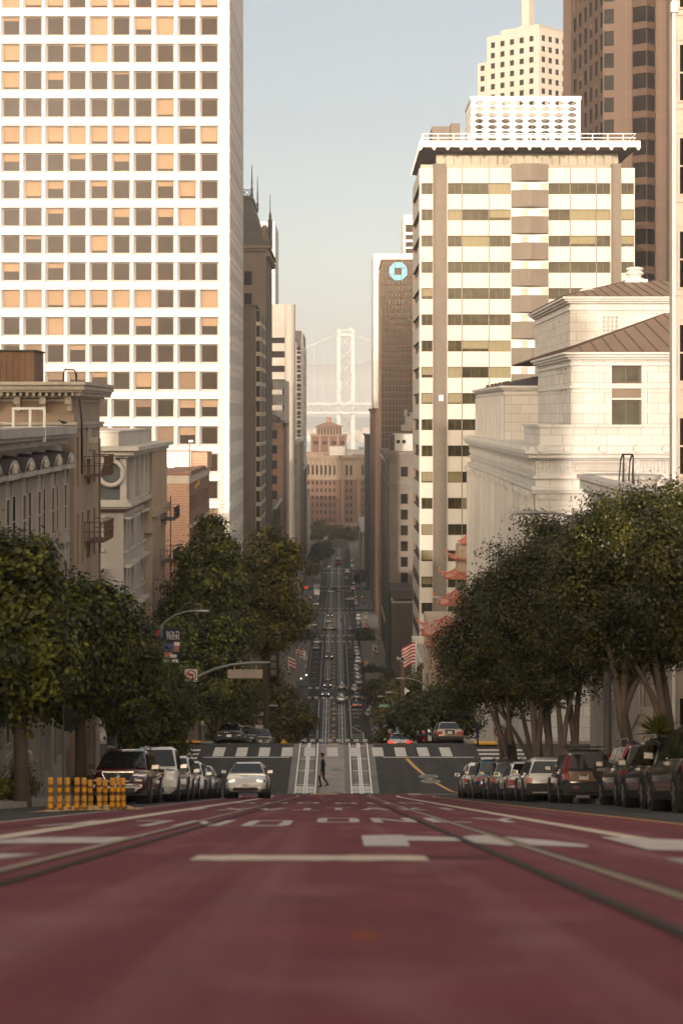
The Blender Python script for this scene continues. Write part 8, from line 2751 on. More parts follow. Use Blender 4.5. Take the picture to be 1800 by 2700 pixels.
# ---------------- street furniture, signs ----------------
def pole_path(pts, r, m='pole_grey', n=8):
 mb = MB(); mb.tube(pts, r, n); return mb
def lamp(label, X_, Y_, ztop, arm, group=None, head=True, r=.085, parts=None):
 """pole with a curved arm; arm is the sideways reach in metres"""
 zg_ = g(Y_) + .12
 r_ = thing('street_lamp', label, 'street lamp', (X_, Y_, zg_), group=group)
 pole_path([(X_, Y_, zg_), (X_, Y_, (zg_ + ztop) / 2), (X_, Y_, ztop - .7)], [r * 1.3, r * 1.1, r * .9]).build('pole', 'pole_grey', r_, smooth=50)
 pts = [(X_, Y_, ztop - .75), (X_ + arm * .08, Y_, ztop - .55), (X_ + arm * .35, Y_, ztop - .18), (X_ + arm * .65, Y_, ztop), (X_ + arm * .85, Y_, ztop + .02)]
 pole_path(pts, [r * .6, r * .55, r * .5, r * .45, r * .42]).build('arm', 'pole_grey', r_, smooth=50)
 mb = MB()
 e = pts[-1]; s_ = 1 if arm > 0 else -1
 mb.loft([[(e[0] + s_ * a, Y_ + b * w, e[2] + c) for b, c in ((-1, -.02), (0, -.07), (1, -.02), (.6, .05), (-.6, .05))] for a, w in ((0, .05), (.12, .14), (.5, .15), (.72, .05))])
 mb.tube([(e[0] + s_ * .3, Y_, e[2] + .04), (e[0] + s_ * .3, Y_, e[2] + .16)], .05, 8)
 mb.build('lamp_head', 'grey_metal', r_, smooth=40)
 return r_
def banner(root, x0, x1, z0, z1, Y_, base, marks):
 """cloth banner with a wavy surface; marks: (x0,x1,z0,z1 in 0..1, material) flat printed shapes"""
 mats = [base] + sorted(set(m[4] for m in marks))
 mb = MB()
 n = 8
 def yy(t): return Y_ + .03 * math.sin(t * 5)
 for k in range(n):
  a, b = k / n, (k + 1) / n
  mb.face([(x0 + (x1 - x0) * a, yy(a), z0), (x0 + (x1 - x0) * b, yy(b), z0), (x0 + (x1 - x0) * b, yy(b), z1), (x0 + (x1 - x0) * a, yy(a), z1)])
 for i, (a0, a1, c0, c1, m) in enumerate(marks):
  m_ = max(1, int((a1 - a0) * n))
  for k in range(m_):
   a, b = a0 + (a1 - a0) * k / m_, a0 + (a1 - a0) * (k + 1) / m_
   o = .006 + i * .002
   mb.face([(x0 + (x1 - x0) * a, yy(a) - o, z0 + (z1 - z0) * c0), (x0 + (x1 - x0) * b, yy(b) - o, z0 + (z1 - z0) * c0), (x0 + (x1 - x0) * b, yy(b) - o, z0 + (z1 - z0) * c1), (x0 + (x1 - x0) * a, yy(a) - o, z0 + (z1 - z0) * c1)], mats.index(m))
 mb.box(min(x0, x1), max(x0, x1), Y_ - .015, Y_ + .015, z1, z1 + .03, 0)
 return mb.build('banner', mats, root)
def no_turn_sign(label, X_, Y_, zc, s=.62, pole_to=None, name='traffic_sign', back=False, left=True):
 r_ = thing(name, label, 'traffic sign', (X_, Y_, (g(Y_) + .12) if pole_to is None else pole_to))
 h = s / 2
 mb = MB(); mb.box(X_ - h, X_ + h, Y_ - .01, Y_ + .01, zc - h, zc + h); mb.build('plate', 'sign_white', r_)
 mb = MB()
 ro = h * .88
 pts = [(X_ + ro * .88 * math.cos(t), Y_ - .018, zc + ro * .88 * math.sin(t)) for t in np.linspace(0, 2 * math.pi, 25)]
 for a, b in zip(pts[:-1], pts[1:]):
  f_ = lambda p, k: (X_ + (p[0] - X_) * k, p[1], zc + (p[2] - zc) * k)
  mb.face([f_(a, .88), f_(b, .88), f_(b, 1.1), f_(a, 1.1)])
 mb.face([(X_ - ro * .68, Y_ - .022, zc + ro * .55), (X_ - ro * .55, Y_ - .022, zc + ro * .68), (X_ + ro * .68, Y_ - .022, zc - ro * .55), (X_ + ro * .55, Y_ - .022, zc - ro * .68)])
 mb.build('prohibition_ring', 'sign_red', r_)
 mb = MB()
 q = h
 mb.face([(X_ + .18 * q, Y_ - .016, zc - .5 * q), (X_ + .36 * q, Y_ - .016, zc - .5 * q), (X_ + .36 * q, Y_ - .016, zc + .25 * q), (X_ + .18 * q, Y_ - .016, zc + .25 * q)])
 mb.face([(X_ - .2 * q, Y_ - .0165, zc + .08 * q), (X_ + .3 * q, Y_ - .0165, zc + .08 * q), (X_ + .3 * q, Y_ - .0165, zc + .27 * q), (X_ - .2 * q, Y_ - .0165, zc + .27 * q)])
 mb.face([(X_ - .52 * q, Y_ - .0168, zc + .17 * q), (X_ - .15 * q, Y_ - .0168, zc - .12 * q), (X_ - .15 * q, Y_ - .0168, zc + .46 * q)])
 mb.build('arrow', 'sign_black', r_)
 if pole_to is None:
  mb = MB(); mb.tube([(X_, Y_ + .04, g(Y_) + .1), (X_, Y_ + .04, zc + h)], .035, 8); mb.build('pole', 'pole_grey', r_)
 return r_
def plate_sign(name, label, X_, Y_, boards, zt, r=.04, cat='sign', m='pole_grey', gz=None):
 """pole with flat boards: (dx, z0, z1, half width, material, text, text material, size)"""
 z0_ = (g(Y_) + .12) if gz is None else gz
 r_ = thing(name, label, cat, (X_, Y_, z0_))
 mb = MB(); mb.tube([(X_, Y_ + .05, z0_ - .05), (X_, Y_ + .05, zt)], r, 8); mb.build('pole', m, r_)
 for (dx, a, b, hwid, mm, txt, tm, sz) in boards:
  mb = MB(); mb.box(X_ + dx - hwid, X_ + dx + hwid, Y_ - .012, Y_ + .008, a, b); bo = mb.build('board', mm, r_)
  if txt:
   text_mesh('lettering', txt, sz, tm, bo, (X_ + dx, Y_ - .016, (a + b) / 2), (R(90), 0, 0), .002, world=False)
   bo.children[0].location = (X_ + dx, Y_ - .016, (a + b) / 2)
 return r_

# near left corner: lamp with banners, signal mast
Y_ = 94.0
X_ = PX(427, Y_)
L_ = lamp('tall grey street lamp with two blue banners above the left plane trees', X_, Y_, PZ(1612, Y_), PX(530, Y_) - X_, r=.095)
bz0, bz1 = PZ(1746, Y_), PZ(1657, Y_)
b1 = banner(L_, PX(430, Y_), PX(476, Y_), bz0, bz1, Y_ - .1, 'banner_navy',
   [(.02, .55, .12, .30, 'banner_skin'), (.05, .6, .34, .56, 'banner_blue'), (.62, .95, .32, .62, 'banner_skin'), (.66, .98, .50, .60, 'sign_white'), (.0, .9, .0, .10, 'sign_white'), (.4, .8, .14, .24, 'sign_white')])
for wd, zf, sz in (('BOLD', .85, .36), ('VISION', .73, .29)):
 o = text_mesh('lettering', wd, sz, 'sign_white', b1, (0, 0, 0), (R(90), 0, 0), .002, world=False, sx=.72)
 o.location = (PX(457, Y_), Y_ - .20, bz0 + (bz1 - bz0) * zf)
banner(L_, PX(398, Y_), PX(424, Y_), PZ(1725, Y_), bz1, Y_ - .1, 'banner_navy', [(.4, .95, .55, .95, 'banner_red'), (.2, .7, .3, .5, 'banner_skin'), (.6, .9, .2, .4, 'sign_white')])
# signal mast reaching over the street
Y_ = 92.8
X_ = PX(470, Y_)
T_ = thing('traffic_signal', 'grey signal mast arching over the left lane with a black signal head seen from behind', 'traffic light', (X_, Y_, g(Y_) + .12))
mb = MB(); mb.tube([(X_, Y_, g(Y_) + .1), (X_, Y_, PZ(1815, Y_))], [.11, .09], 10); mb.build('pole', 'pole_grey', T_, smooth=50)
pts = [(PX(u, Y_), Y_, PZ(v, Y_)) for u, v in ((470, 1815), (500, 1796), (530, 1780), (570, 1763), (610, 1753), (660, 1748), (728, 1746))]
mb = MB(); mb.tube(pts, [.095, .09, .085, .08, .075, .07, .06], 10); mb.build('mast_arm', 'pole_grey', T_, smooth=50)
mb = MB()
hx0, hx1, hz0, hz1 = PX(706, Y_), PX(736, Y_), PZ(1786, Y_), PZ(1721, Y_)
mb.box(hx0, hx1, Y_ + .1, Y_ + .14, hz0, hz1); mb.box(hx0 + .12, hx1 - .12, Y_ - .12, Y_ + .1, hz0 + .08, hz1 - .08)
for k in range(3): mb.box(hx0 + .15, hx1 - .15, Y_ - .14, Y_ - .121, hz0 + .14 + k * .37, hz0 + .40 + k * .37, 1)
mb.build('signal_head', ['black_metal', 'signal_lens'], T_)
mb = MB()
sx0, sx1 = PX(600, Y_), PX(692, Y_)
mb.box(sx0, sx1, Y_ + .1, Y_ + .14, PZ(1789, Y_), PZ(1766, Y_))
for u in (618, 675): mb.box(PX(u, Y_) - .03, PX(u, Y_) + .03, Y_ + .09, Y_ + .15, PZ(1766, Y_), PZ(1751, Y_))
mb.build('name_board', 'cream_trim', T_)
no_turn_sign('no left turn sign hung on the signal mast above the trees', PX(504, 92.4), 92.4, PZ(1781, 92.4), .64, pole_to=PZ(1800, 92.4))
mb = MB(); mb.lathe((PX(500, 92.6), 92.6, PZ(1818, 92.6)), [(.10, 0), (.11, .05), (.07, .14), (.02, .18)], 10)
tag(mb.build('warning_beacon', 'amber'), 'small orange beacon below the no left turn sign', 'beacon')
# beyond the hill edge on the left
Y_ = 150.0
X_ = PX(671, Y_)
L_ = lamp('slim dark street lamp with a dark and a pale banner over the hill edge', X_, Y_, PZ(1861, Y_), PX(716, Y_) - X_, r=.07)
banner(L_, PX(650, Y_), PX(669, Y_), PZ(1919, Y_), PZ(1880, Y_), Y_ - .1, 'banner_brown', [(.3, .7, .45, .8, 'banner_skin'), (.0, .95, .02, .22, 'banner_red')])
b2 = banner(L_, PX(673, Y_), PX(694, Y_), PZ(1920, Y_), PZ(1878, Y_), Y_ - .1, 'sign_white', [(.0, 1, .22, .78, 'banner_brown'), (.3, .55, .3, .7, 'banner_skin'), (.6, .85, .3, .65, 'cream_trim')])
o = text_mesh('lettering', 'Comfort', .3, 'sign_white', L_, (0, 0, 0), (R(90), 0, 0), .002, world=True); o.location = (PX(659.5, Y_), Y_ - .2, PZ(1884, Y_))
no_turn_sign('small no left turn sign under the pale banner', PX(690, 149), 149, PZ(1929, 149), .52, pole_to=PZ(1940, 149))
no_turn_sign('no left turn sign next to the green signal light over the hill edge', PX(671, 140), 140, PZ(1953, 140), .56)
mb = MB(); mb.box(PX(690, 141), PX(700, 141), 140.9, 141.1, PZ(1962, 141), PZ(1938, 141)); mb.disc((PX(690.5, 141), 140.88, PZ(1954, 141)), .09, 'y', 10, 1, .03)
tag(mb.build('green_signal', ['black_metal', 'signal_green']), 'small signal head showing green beside the no left turn sign', 'traffic light')
mb = MB(); mb.box(PX(650, 151), PX(695, 151), 150.9, 151.1, PZ(1939, 151), PZ(1931, 151)); mb.tube([(PX(655, 151), 151.2, g(151)), (PX(655, 151), 151.2, PZ(1931, 151))], .05, 6)
tag(mb.build('street_name_board', 'cream_trim'), 'pale backside of a street name board under the two banners', 'sign')
# pedestrian crossing posts, parking meters on the left corner
for k, (u, y) in enumerate(((503, 116.3), (519, 116.6), (534, 116.0))):
 x = PX(u, y)
 r_ = thing('parking_meter', ('first parking meter left of the dark grey saloon', 'parking meter by the leaning plane tree trunk', 'parking meter touching the dark grey saloon')[k], 'parking meter', (x, y, g(y) + .15), group='parking meters at the left corner')
 mb = MB(); mb.tube([(x, y, g(y) + .1), (x, y, g(y) + 1.2)], .035, 8); mb.build('post', 'pole_grey', r_)
 mb = MB(); mb.loft([[(x + a * w, y + b * w, g(y) + z_) for a, b in ((-1, -.7), (1, -.7), (1, .7), (-1, .7))] for z_, w in ((1.18, .05), (1.22, .10), (1.42, .11), (1.5, .06))]); mb.build('meter_head', 'grey_metal', r_)
for k, (u, y, zt) in enumerate(((170, 57.0, PZ(1860, 57.0)), (305, 76.5, PZ(1860, 76.5)))):
 plate_sign('sign_post', ('grey sign post with a narrow dark board in front of the thick plane trunk', 'slim grey post beside the mottled second plane trunk')[k], PX(u, y), y, [(.14, zt - .8, zt, .14, 'dark_metal', None, None, 0)] if k == 0 else [(0.1, zt - .5, zt, .12, 'dark_metal', None, None, 0)], zt, .045)
# yellow corner kerb ramps
for (x0_, x1_, y0_, y1_) in ((-10.2, -8.6, 112.8, 114.0), (8.35, 9.7, 111.5, 113.4), (9.9, 11.4, 92.5, 94.0)):
 mb = MB(); yy_ = (y0_ + y1_) / 2
 zz_ = max(g(y0_), g(y1_)) + .175
 mb.hexa([(x0_, y0_, g(y0_) + .1), (x1_, y0_, g(y0_) + .1), (x1_, y1_, g(y1_) + .1), (x0_, y1_, g(y1_) + .1)], [(x0_, y0_, g(y0_) + .185), (x1_, y0_, g(y0_) + .185), (x1_, y1_, g(y1_) + .185), (x0_, y1_, g(y1_) + .185)])
 mb.build('tactile_paving', 'tactile_yellow', kind='structure')

# yellow delineator posts on their kerb block
Yd = 38.5
us = [(135, 38.3), (146, 38.4), (158, 38.7), (180, 38.6), (203, 39.2), (222, 39.4), (240, 40.8), (262, 40.2), (277, 41.6), (296, 40.6), (311, 40.9), (324, 41.2)]
us = [(134, 38.3), (157, 38.6), (179, 39.0), (203, 39.3), (222, 39.6), (240, 41.4), (263, 40.4), (278, 41.8), (296, 40.8), (311, 41.1), (325, 41.4)]
words_ = ['first yellow post at the left end of the kerb block', 'second yellow post of the row', 'third yellow post of the row', 'fourth yellow post in line with the big plane trunk', 'fifth yellow post just left of the dark red car', 'short dirty sixth post set back in the row', 'seventh yellow post before the dark red car', 'short dirty eighth post set back before the red car', 'ninth yellow post under the car grille', 'tenth yellow post of the row', 'last yellow post at the right end of the kerb block']
for k, (u, y) in enumerate(us):
 x = PX(u, y)
 zg_ = g(y) + .055
 h = .66 if k not in (5, 7) else .62
 r_ = thing('delineator_post', words_[k], 'bollard', (x, y, zg_), group='yellow posts on the kerb block')
 mb = MB()
 lean = random.uniform(-.02, .02)
 cuts = [(0, .2, 0), (.2, .25, 1), (.25, .43, 0), (.43, .56, 1), (.56, .70, 0), (.70, .80, 1), (.80, 1, 0)]
 for (a, b, m_) in cuts:
  rr = (.056 if m_ == 0 else .047) * random.uniform(.93, 1.05)
  mb.tube([(x + lean * a, y, zg_ + h * a), (x + lean * b, y, zg_ + h * b)], [rr, rr], 12, m_)
 mb.tube([(x, y, zg_), (x, y, zg_ + .04)], [.10, .09], 12, 1)
 mb.build('tube', ['post_yellow', 'post_black'], r_, smooth=40)
 mb = MB()
 for zf in (.30, .85): mb.tube([(x + lean * zf, y, zg_ + h * zf), (x + lean * zf, y, zg_ + h * (zf + .10))], .059, 12)
 mb.build('reflective_band', 'yellow_paint', r_, smooth=40)
mb = MB()
xa, xb = PX(105, 38.0), PX(352, 42.0)
n = 14
ring = []
for k in range(n + 1):
 t = k / n
 x, y = xa + (xb - xa) * t, 37.9 + 4.2 * t
 w = .30 * min(1, 4 * t + .25, 4 * (1 - t) + .2) * (1 + random.uniform(-.15, .15))
 h = .07 * min(1, 5 * t + .2, 5 * (1 - t) + .2) + random.uniform(-.008, .012)
 ring.append([(x - .25, y - w * 1.2, g(y - w) + .003), (x - .12, y - w * .7, g(y) + h), (x + .12, y + w * .7, g(y) + h), (x + .25, y + w * 1.2, g(y + w) + .003)])
mb.loft(ring, 0, True, True)
tag(mb.build('kerb_block', 'cream_kerb', smooth=50), 'worn cream kerb block under the yellow posts', 'kerb block')

# right side: lamp pole by the ficus, sign boards
Y_ = 60.0
L_ = lamp('grey street lamp whose arm reaches over the ficus crown', PX(1600, Y_), Y_, PZ(1353, Y_), PX(1385, Y_) - PX(1600, Y_), r=.11)
no_turn_sign('no left turn sign seen at an angle under the ficus', PX(1317, 91.5), 91.5, PZ(1929, 91.5), .66)
plate_sign('sign_post', 'post with small white notices in front of the ficus stems', PX(1411, 82), 82, [(.16, PZ(1950, 82), PZ(1922, 82), .17, 'sign_white', None, None, 0), (.2, PZ(1898, 82), PZ(1872, 82), .15, 'cream_trim', None, None, 0)], PZ(1862, 82), .035)
plate_sign('sign_post', 'post with two small white parking notices beyond the gold saloon', PX(1200, 131), 131, [(.0, PZ(1874, 131), PZ(1863, 131), .22, 'sign_white', 'TOW AWAY', 'sign_red', .09), (.36, PZ(1891, 131), PZ(1874, 131), .22, 'sign_white', 'NO STOPPING', 'sign_red', .07)], PZ(1863, 131), .05)
mb = MB()
yx = 84.0
mb.box(PX(1336, yx), PX(1350, yx), yx, yx + .2, PZ(1990, yx), PZ(1966, yx)); mb.tube([(PX(1343, yx), yx + .15, g(yx)), (PX(1343, yx), yx + .15, PZ(1962, yx))], .05, 7)
tag(mb.build('signal_box', 'black_metal'), 'black control box on a post left of the ficus stems', 'box')
# siren pole
Y_ = 205.0
X_ = PX(1060, Y_)
S_ = thing('siren_pole', 'brown wooden pole with a ring of pale siren horns on its top', 'siren pole', (X_, Y_, g(Y_)))
mb = MB(); mb.tube([(X_, Y_, g(Y_)), (X_, Y_, PZ(1745, Y_))], [.19, .15], 10); mb.tube([(X_ + .22, Y_, PZ(1950, Y_)), (X_ + .22, Y_, PZ(1758, Y_))], .04, 6); mb.tube([(X_, Y_, PZ(1745, Y_)), (X_, Y_, PZ(1706, Y_))], .03, 6); mb.build('pole', 'pole_brown', S_)
mb = MB()
zc = PZ(1737, Y_)
for s_ in (-1, 1): mb.tube([(X_ + s_ * .1, Y_, zc), (X_ + s_ * .42, Y_, zc), (X_ + s_ * .44, Y_, zc), (X_ + s_ * .62, Y_, zc)], [.12, .14, .19, .24], 12)
mb.tube([(X_, Y_ - .1, zc), (X_, Y_ - .4, zc)], [.14, .26], 14); mb.tube([(X_, Y_ - .401, zc), (X_, Y_ - .41, zc)], .19, 12, 1); mb.tube([(X_, Y_, zc - .4), (X_, Y_, zc + .22)], .09, 8)
mb.build('horn', ['cream_trim', 'black_metal'], S_, smooth=40)
mb = MB(); mb.hexa([(X_ + .25, Y_ - .1, PZ(1833, Y_)), (X_ + .55, Y_ - .1, PZ(1825, Y_)), (X_ + .55, Y_ + .1, PZ(1825, Y_)), (X_ + .25, Y_ + .1, PZ(1833, Y_))], [(X_ + .25, Y_ - .1, PZ(1812, Y_)), (X_ + .85, Y_ - .1, PZ(1822, Y_)), (X_ + .85, Y_ + .1, PZ(1822, Y_)), (X_ + .25, Y_ + .1, PZ(1812, Y_))]); mb.build('camera_box', 'white_metal', S_)
# lamps on the right slope
Y_ = 180.0
L_ = lamp('grey lamp post with blue figure banners beside the siren pole', PX(1075, Y_), Y_, PZ(1826, Y_), PX(1028, Y_) - PX(1075, Y_), r=.085)
banner(L_, PX(1054, Y_), PX(1073, Y_), PZ(1895, Y_), PZ(1857, Y_), Y_ - .1, 'banner_blue', [(.1, .4, .1, .75, 'sign_white'), (.5, .9, .05, .5, 'sign_white'), (.55, .75, .5, .8, 'banner_navy'), (.1, .9, .85, .97, 'banner_navy')])
banner(L_, PX(1077, Y_), PX(1096, Y_), PZ(1893, Y_), PZ(1857, Y_), Y_ - .1, 'banner_navy', [(.2, .7, .55, .85, 'sign_white'), (.05, .95, .02, .25, 'banner_red'), (.1, .8, .3, .5, 'sign_white')])
Y_ = 160.0
L_ = lamp('thick grey pole with a box and a long lamp arm to the left', PX(1125, Y_), Y_, PZ(1789, Y_), PX(1055, Y_) - PX(1125, Y_), r=.13)
mb = MB(); mb.box(PX(1117, Y_), PX(1134, Y_), Y_ - .35, Y_ - .12, PZ(1832, Y_), PZ(1814, Y_)); mb.build('control_box', 'grey_metal', L_)
mb = MB(); mb.tube([(PX(1125, Y_), Y_, PZ(1800, Y_)), (PX(1125, Y_), Y_, PZ(1775, Y_))], .14, 8); mb.build('pole_top', 'pole_grey', L_)
banner(L_, PX(1100, Y_), PX(1122, Y_), PZ(1868, Y_), PZ(1838, Y_), Y_ - .15, 'banner_blue', [(.1, .9, .05, .4, 'sign_white'), (.0, .15, .3, .9, 'banner_red')])
banner(L_, PX(1128, Y_), PX(1150, Y_), PZ(1866, Y_), PZ(1838, Y_), Y_ - .15, 'banner_navy', [(.1, .5, .2, .7, 'sign_white'), (.6, .9, .3, .8, 'banner_blue')])
lamp('street lamp glowing pale against the pagoda', PX(1205, 135), 135, PZ(1577, 135), PX(1158, 135) - PX(1205, 135), r=.07)
lamp('small lamp arm over the green street sign', PX(1035, 262), 262, PZ(1836, 262), PX(1003, 262) - PX(1035, 262), r=.07)
# green street sign
Y_ = 255.0
sg = plate_sign('street_sign', 'green street name sign over the right pavement', PX(1012, Y_), Y_, [(0, PZ(1863, Y_), PZ(1856, Y_), .72, 'sign_green', 'Kearny', 'sign_white', .34), (0, PZ(1864, Y_), PZ(1863.2, Y_), .74, 'sign_white', None, None, 0)], PZ(1845, Y_), .05)
# yellow diamond and parking signs
Y_ = 400.0
X_ = PX(966, Y_)
D_ = thing('warning_sign', 'yellow diamond warning sign by the far right kerb', 'traffic sign', (X_, Y_, g(Y_)))
mb = MB(); h = .52; zc = PZ(1746, Y_)
mb.tube([(X_, Y_ + .02, g(Y_)), (X_, Y_ + .02, zc)], .05, 6); mb.build('pole', 'pole_grey', D_)
mb = MB(); mb.loft([[(X_, y, zc - h), (X_ + h, y, zc), (X_, y, zc + h), (X_ - h, y, zc)] for y in (Y_ - .02, Y_)]); mb.box(X_ - .12, X_ - .04, Y_ - .03, Y_ - .021, zc - .2, zc + .15, 1); mb.box(X_ + .04, X_ + .12, Y_ - .03, Y_ - .021, zc - .2, zc + .15, 1); mb.build('plate', ['sign_yellow', 'sign_black'], D_)
mb = MB(); mb.box(X_ - .5, X_ - .15, Y_ - .02, Y_, zc - .95, zc - .6); mb.build('arrow_plate', 'sign_yellow', D_)
plate_sign('parking_sign', 'teal parking sign with a white letter P above the silver saloon', PX(1049, 165), 165, [(0, PZ(1941, 165), PZ(1927, 165), .24, 'sign_blue', 'P', 'sign_white', .5), (0.02, PZ(1926, 165), PZ(1918, 165), .2, 'cream_trim', None, None, 0)], PZ(1918, 165), .04, m='pole_grey')
plate_sign('notice_sign', 'small cream notice with a black arrow left of the teal parking sign', PX(1028, 168), 168, [(0, PZ(1933, 168), PZ(1923, 168), .17, 'cream_trim', None, None, 0), (0, PZ(1930, 168), PZ(1926, 168), .06, 'sign_black', None, None, 0), (0, PZ(1943, 168), PZ(1936, 168), .10, 'sign_red', None, None, 0)], PZ(1921, 168), .03)
plate_sign('dark_post', 'dark slim post between the notice and the teal parking sign', PX(1040, 172), 172, [], PZ(1897, 172), .06, m='dark_metal', cat='post')
# bus shelter canopies
mb = MB(); xq, yq = PX(1035, 185), 185.0
mb.lathe((xq, yq, PZ(1916, yq)), [(.9, 0), (.95, .06), (.6, .2), (.1, .26)], 14); mb.tube([(xq, yq, g(yq)), (xq, yq, PZ(1914, yq))], .06, 6)
tag(mb.build('kiosk_roof', 'grey_metal', smooth=40), 'pale domed kiosk roof left of the siren pole foot', 'kiosk')
# motorbikes and scooters huddled at the right corner
def scooter(label, x, y, m, sc_=1.0, rz=0):
 r_ = thing('motor_scooter', label, 'scooter', (x, y, g(y)), group='scooters parked at the right kerb')
 zz = g(y)
 for dy in (-.55, .6):
  mb = MB(); mb.tube([(x - .05, y + dy, zz + .25), (x + .05, y + dy, zz + .25)], .25, 14); mb.build('wheel', 'tyre', r_)
 mb = MB()
 mb.loft([[(x + a * w, yy, zz + z0 + b * h) for a, b in ((-1, 0), (1, 0), (.8, 1), (-.8, 1))] for yy, w, z0, h in ((y - .75, .10, .45, .2), (y - .4, .17, .38, .42), (y + .1, .16, .3, .2), (y + .5, .12, .35, .65), (y + .62, .05, .5, .5))])
 mb.build('body', m, r_, smooth=40)
 mb = MB(); mb.box(x - .13, x + .13, y - .72, y + .02, zz + .80, zz + .88); mb.build('saddle', 'car_trim', r_)
 mb = MB(); mb.tube([(x - .32, y + .42, zz + 1.05), (x, y + .5, zz + 1.0), (x + .32, y + .42, zz + 1.05)], .025, 6); mb.tube([(x, y + .5, zz + .95), (x, y + .6, zz + .3)], .03, 6); mb.build('handlebar', 'dark_metal', r_)
scooter('white scooter left of the gold saloon', 5.95, 119.5, 'paint_white')
scooter('dark scooter at the right kerb before the silver saloon', 5.3, 122.0, 'paint_black')
scooter('red trimmed scooter between the gold saloon and the dark scooter', 5.65, 121.5, 'paint_red')
# traffic cone barrels on the left
for k, (u, y) in enumerate(((748, 150), (772, 162))):
 x = PX(u, y)
 r_ = thing('traffic_barrel', ('yellow traffic barrel left of the uphill track', 'orange traffic barrel nearest the left lane line')[k], 'barrel', (x, y, g(y)), group='traffic barrels over the hill edge')
 mb = MB(); mb.lathe((x, y, g(y)), [(.34, 0), (.34, .15), (.28, .2), (.26, 1.05), (.20, 1.15), (.08, 1.3)], 12); mb.build('barrel_body', 'sign_yellow', r_, smooth=30)
 mb = MB(); mb.lathe((x, y, g(y) + .5), [(.285, 0), (.28, .2)], 12); mb.build('reflective_band', 'sign_black', r_)
# flags
def flag(label, X_, Y_, zt, w, h, kind, pole_len=3.2, side=1, droop=.25):
 r_ = thing('flag', label, 'flag', (X_, Y_, zt - h - 1))
 mb = MB(); mb.tube([(X_, Y_, zt - h - 1.0), (X_, Y_, zt + .15)], .05, 6); mb.build('pole', 'white_metal', r_)
 mb = MB()
 nx, nz = 10, 13 if kind == 'stripes' else 6
 def P(i, j):
  t, s_ = i / nx, j / nz
  return (X_ + side * t * w * .92, Y_ + .22 * math.sin(t * 6 + s_ * 2) * t, zt - h * (1 - s_) - droop * h * t * t + .05 * math.sin(t * 7))
 for i in range(nx):
  for j in range(nz):
   if kind == 'stripes': m_ = j % 2
   elif kind == 'star': m_ = 2 if (i < 4 and j >= 6) else j % 2
   else: m_ = 1 if not (kind == 'bear' and 3 <= i <= 6 and 2 <= j <= 3) else 3
   if kind == 'bear' and j == 0: m_ = 0
   mb.face([P(i, j), P(i + 1, j), P(i + 1, j + 1), P(i, j + 1)], m_)
 mb.build('cloth', ['cloth_red', 'cloth_white', 'banner_navy', 'banner_brown'], r_, smooth=60)
Yf = 222.0
flag('large red and white striped flag hanging before the dark blank block', PX(1096, Yf), Yf, PZ(1694, Yf), 1.9, 2.6, 'stripes', side=-1, droop=.30)
flag('white flag with a brown figure hanging on the right pavement', PX(982, 450), 450, PZ(1698, 450), 1.5, 2.1, 'bear', side=1)
flag('small red and dark flag above the white flag on the right', PX(992, 462), 462, PZ(1676, 462), 1.3, 1.1, 'stripes', side=1)
flag('striped flag with a dark corner among the white ones on the left', PX(781, 395), 395, PZ(1705, 395), 1.7, 1.7, 'star', side=1)
flag('white flag in the left flag row under the dark round tree', PX(790, 405), 405, PZ(1712, 405), 1.5, 2.0, 'white', side=1)
flag('striped flag lowest in the left flag row', PX(761, 388), 388, PZ(1733, 388), 1.6, 2.2, 'star', side=1)
# signals, signs and awnings down the street
def small_signal(label, u, v, Y_, m, zp=None):
 X_ = PX(u, Y_); z_ = PZ(v, Y_)
 r_ = thing('traffic_signal', label, 'traffic light', (X_, Y_, g(Y_)), group='signals down the street')
 mb = MB(); mb.tube([(X_, Y_ + .1, g(Y_)), (X_, Y_ + .1, z_ + .4)], .06, 6); mb.build('pole', 'pole_grey', r_)
 mb = MB(); mb.box(X_ - .2, X_ + .2, Y_ - .1, Y_ + .1, z_ - .35, z_ + .55); mb.build('signal_head', 'black_metal', r_)
 mb = MB(); mb.disc((X_, Y_ - .12, z_), .16, 'y', 10, 0, .03); mb.build('lens', m, r_)
small_signal('amber signal light beside the upper right row of cars', 955, 1573, 645, 'signal_amber')
small_signal('red signal light above the third crosswalk on the right', 965, 1638, 520, 'signal_red')
small_signal('second red signal light lower right of the other', 968, 1652, 512, 'signal_red')
small_signal('red signal light at the left kerb by the dark van', 807, 1637, 530, 'signal_red')
small_signal('red light near the far orange hoarding', 941, 1479, 760, 'signal_red')
small_signal('small amber lamp of the left side street', 819, 1574, 640, 'signal_amber')
plate_sign('traffic_sign', 'pale sign with two dark circles on the right pavement', PX(964, 560), 560, [(0, PZ(1632, 560), PZ(1614, 560), .42, 'sign_white', None, None, 0), (0, PZ(1622, 560), PZ(1617, 560), .25, 'sign_black', None, None, 0)], PZ(1614, 560), .06)
plate_sign('shop_sign', 'white sign board at the third crosswalk', PX(961, 500), 500, [(0, PZ(1670, 500), PZ(1660, 500), .42, 'sign_white', None, None, 0)], PZ(1660, 500), .06)
plate_sign('shop_sign', 'glowing red and white sign at the left kerb by the dark round tree', PX(801, 515), 515, [(0, PZ(1660, 515), PZ(1646, 515), .5, 'banner_red', None, None, 0), (.1, PZ(1657, 515), PZ(1650, 515), .25, 'sign_white', None, None, 0)], PZ(1644, 515), .06)
plate_sign('shop_sign', 'bright red sign board on the left beyond the box truck', PX(806, 660), 660, [(0, PZ(1552, 660), PZ(1546, 660), .85, 'signal_red_board', None, None, 0)], PZ(1546, 660), .08)
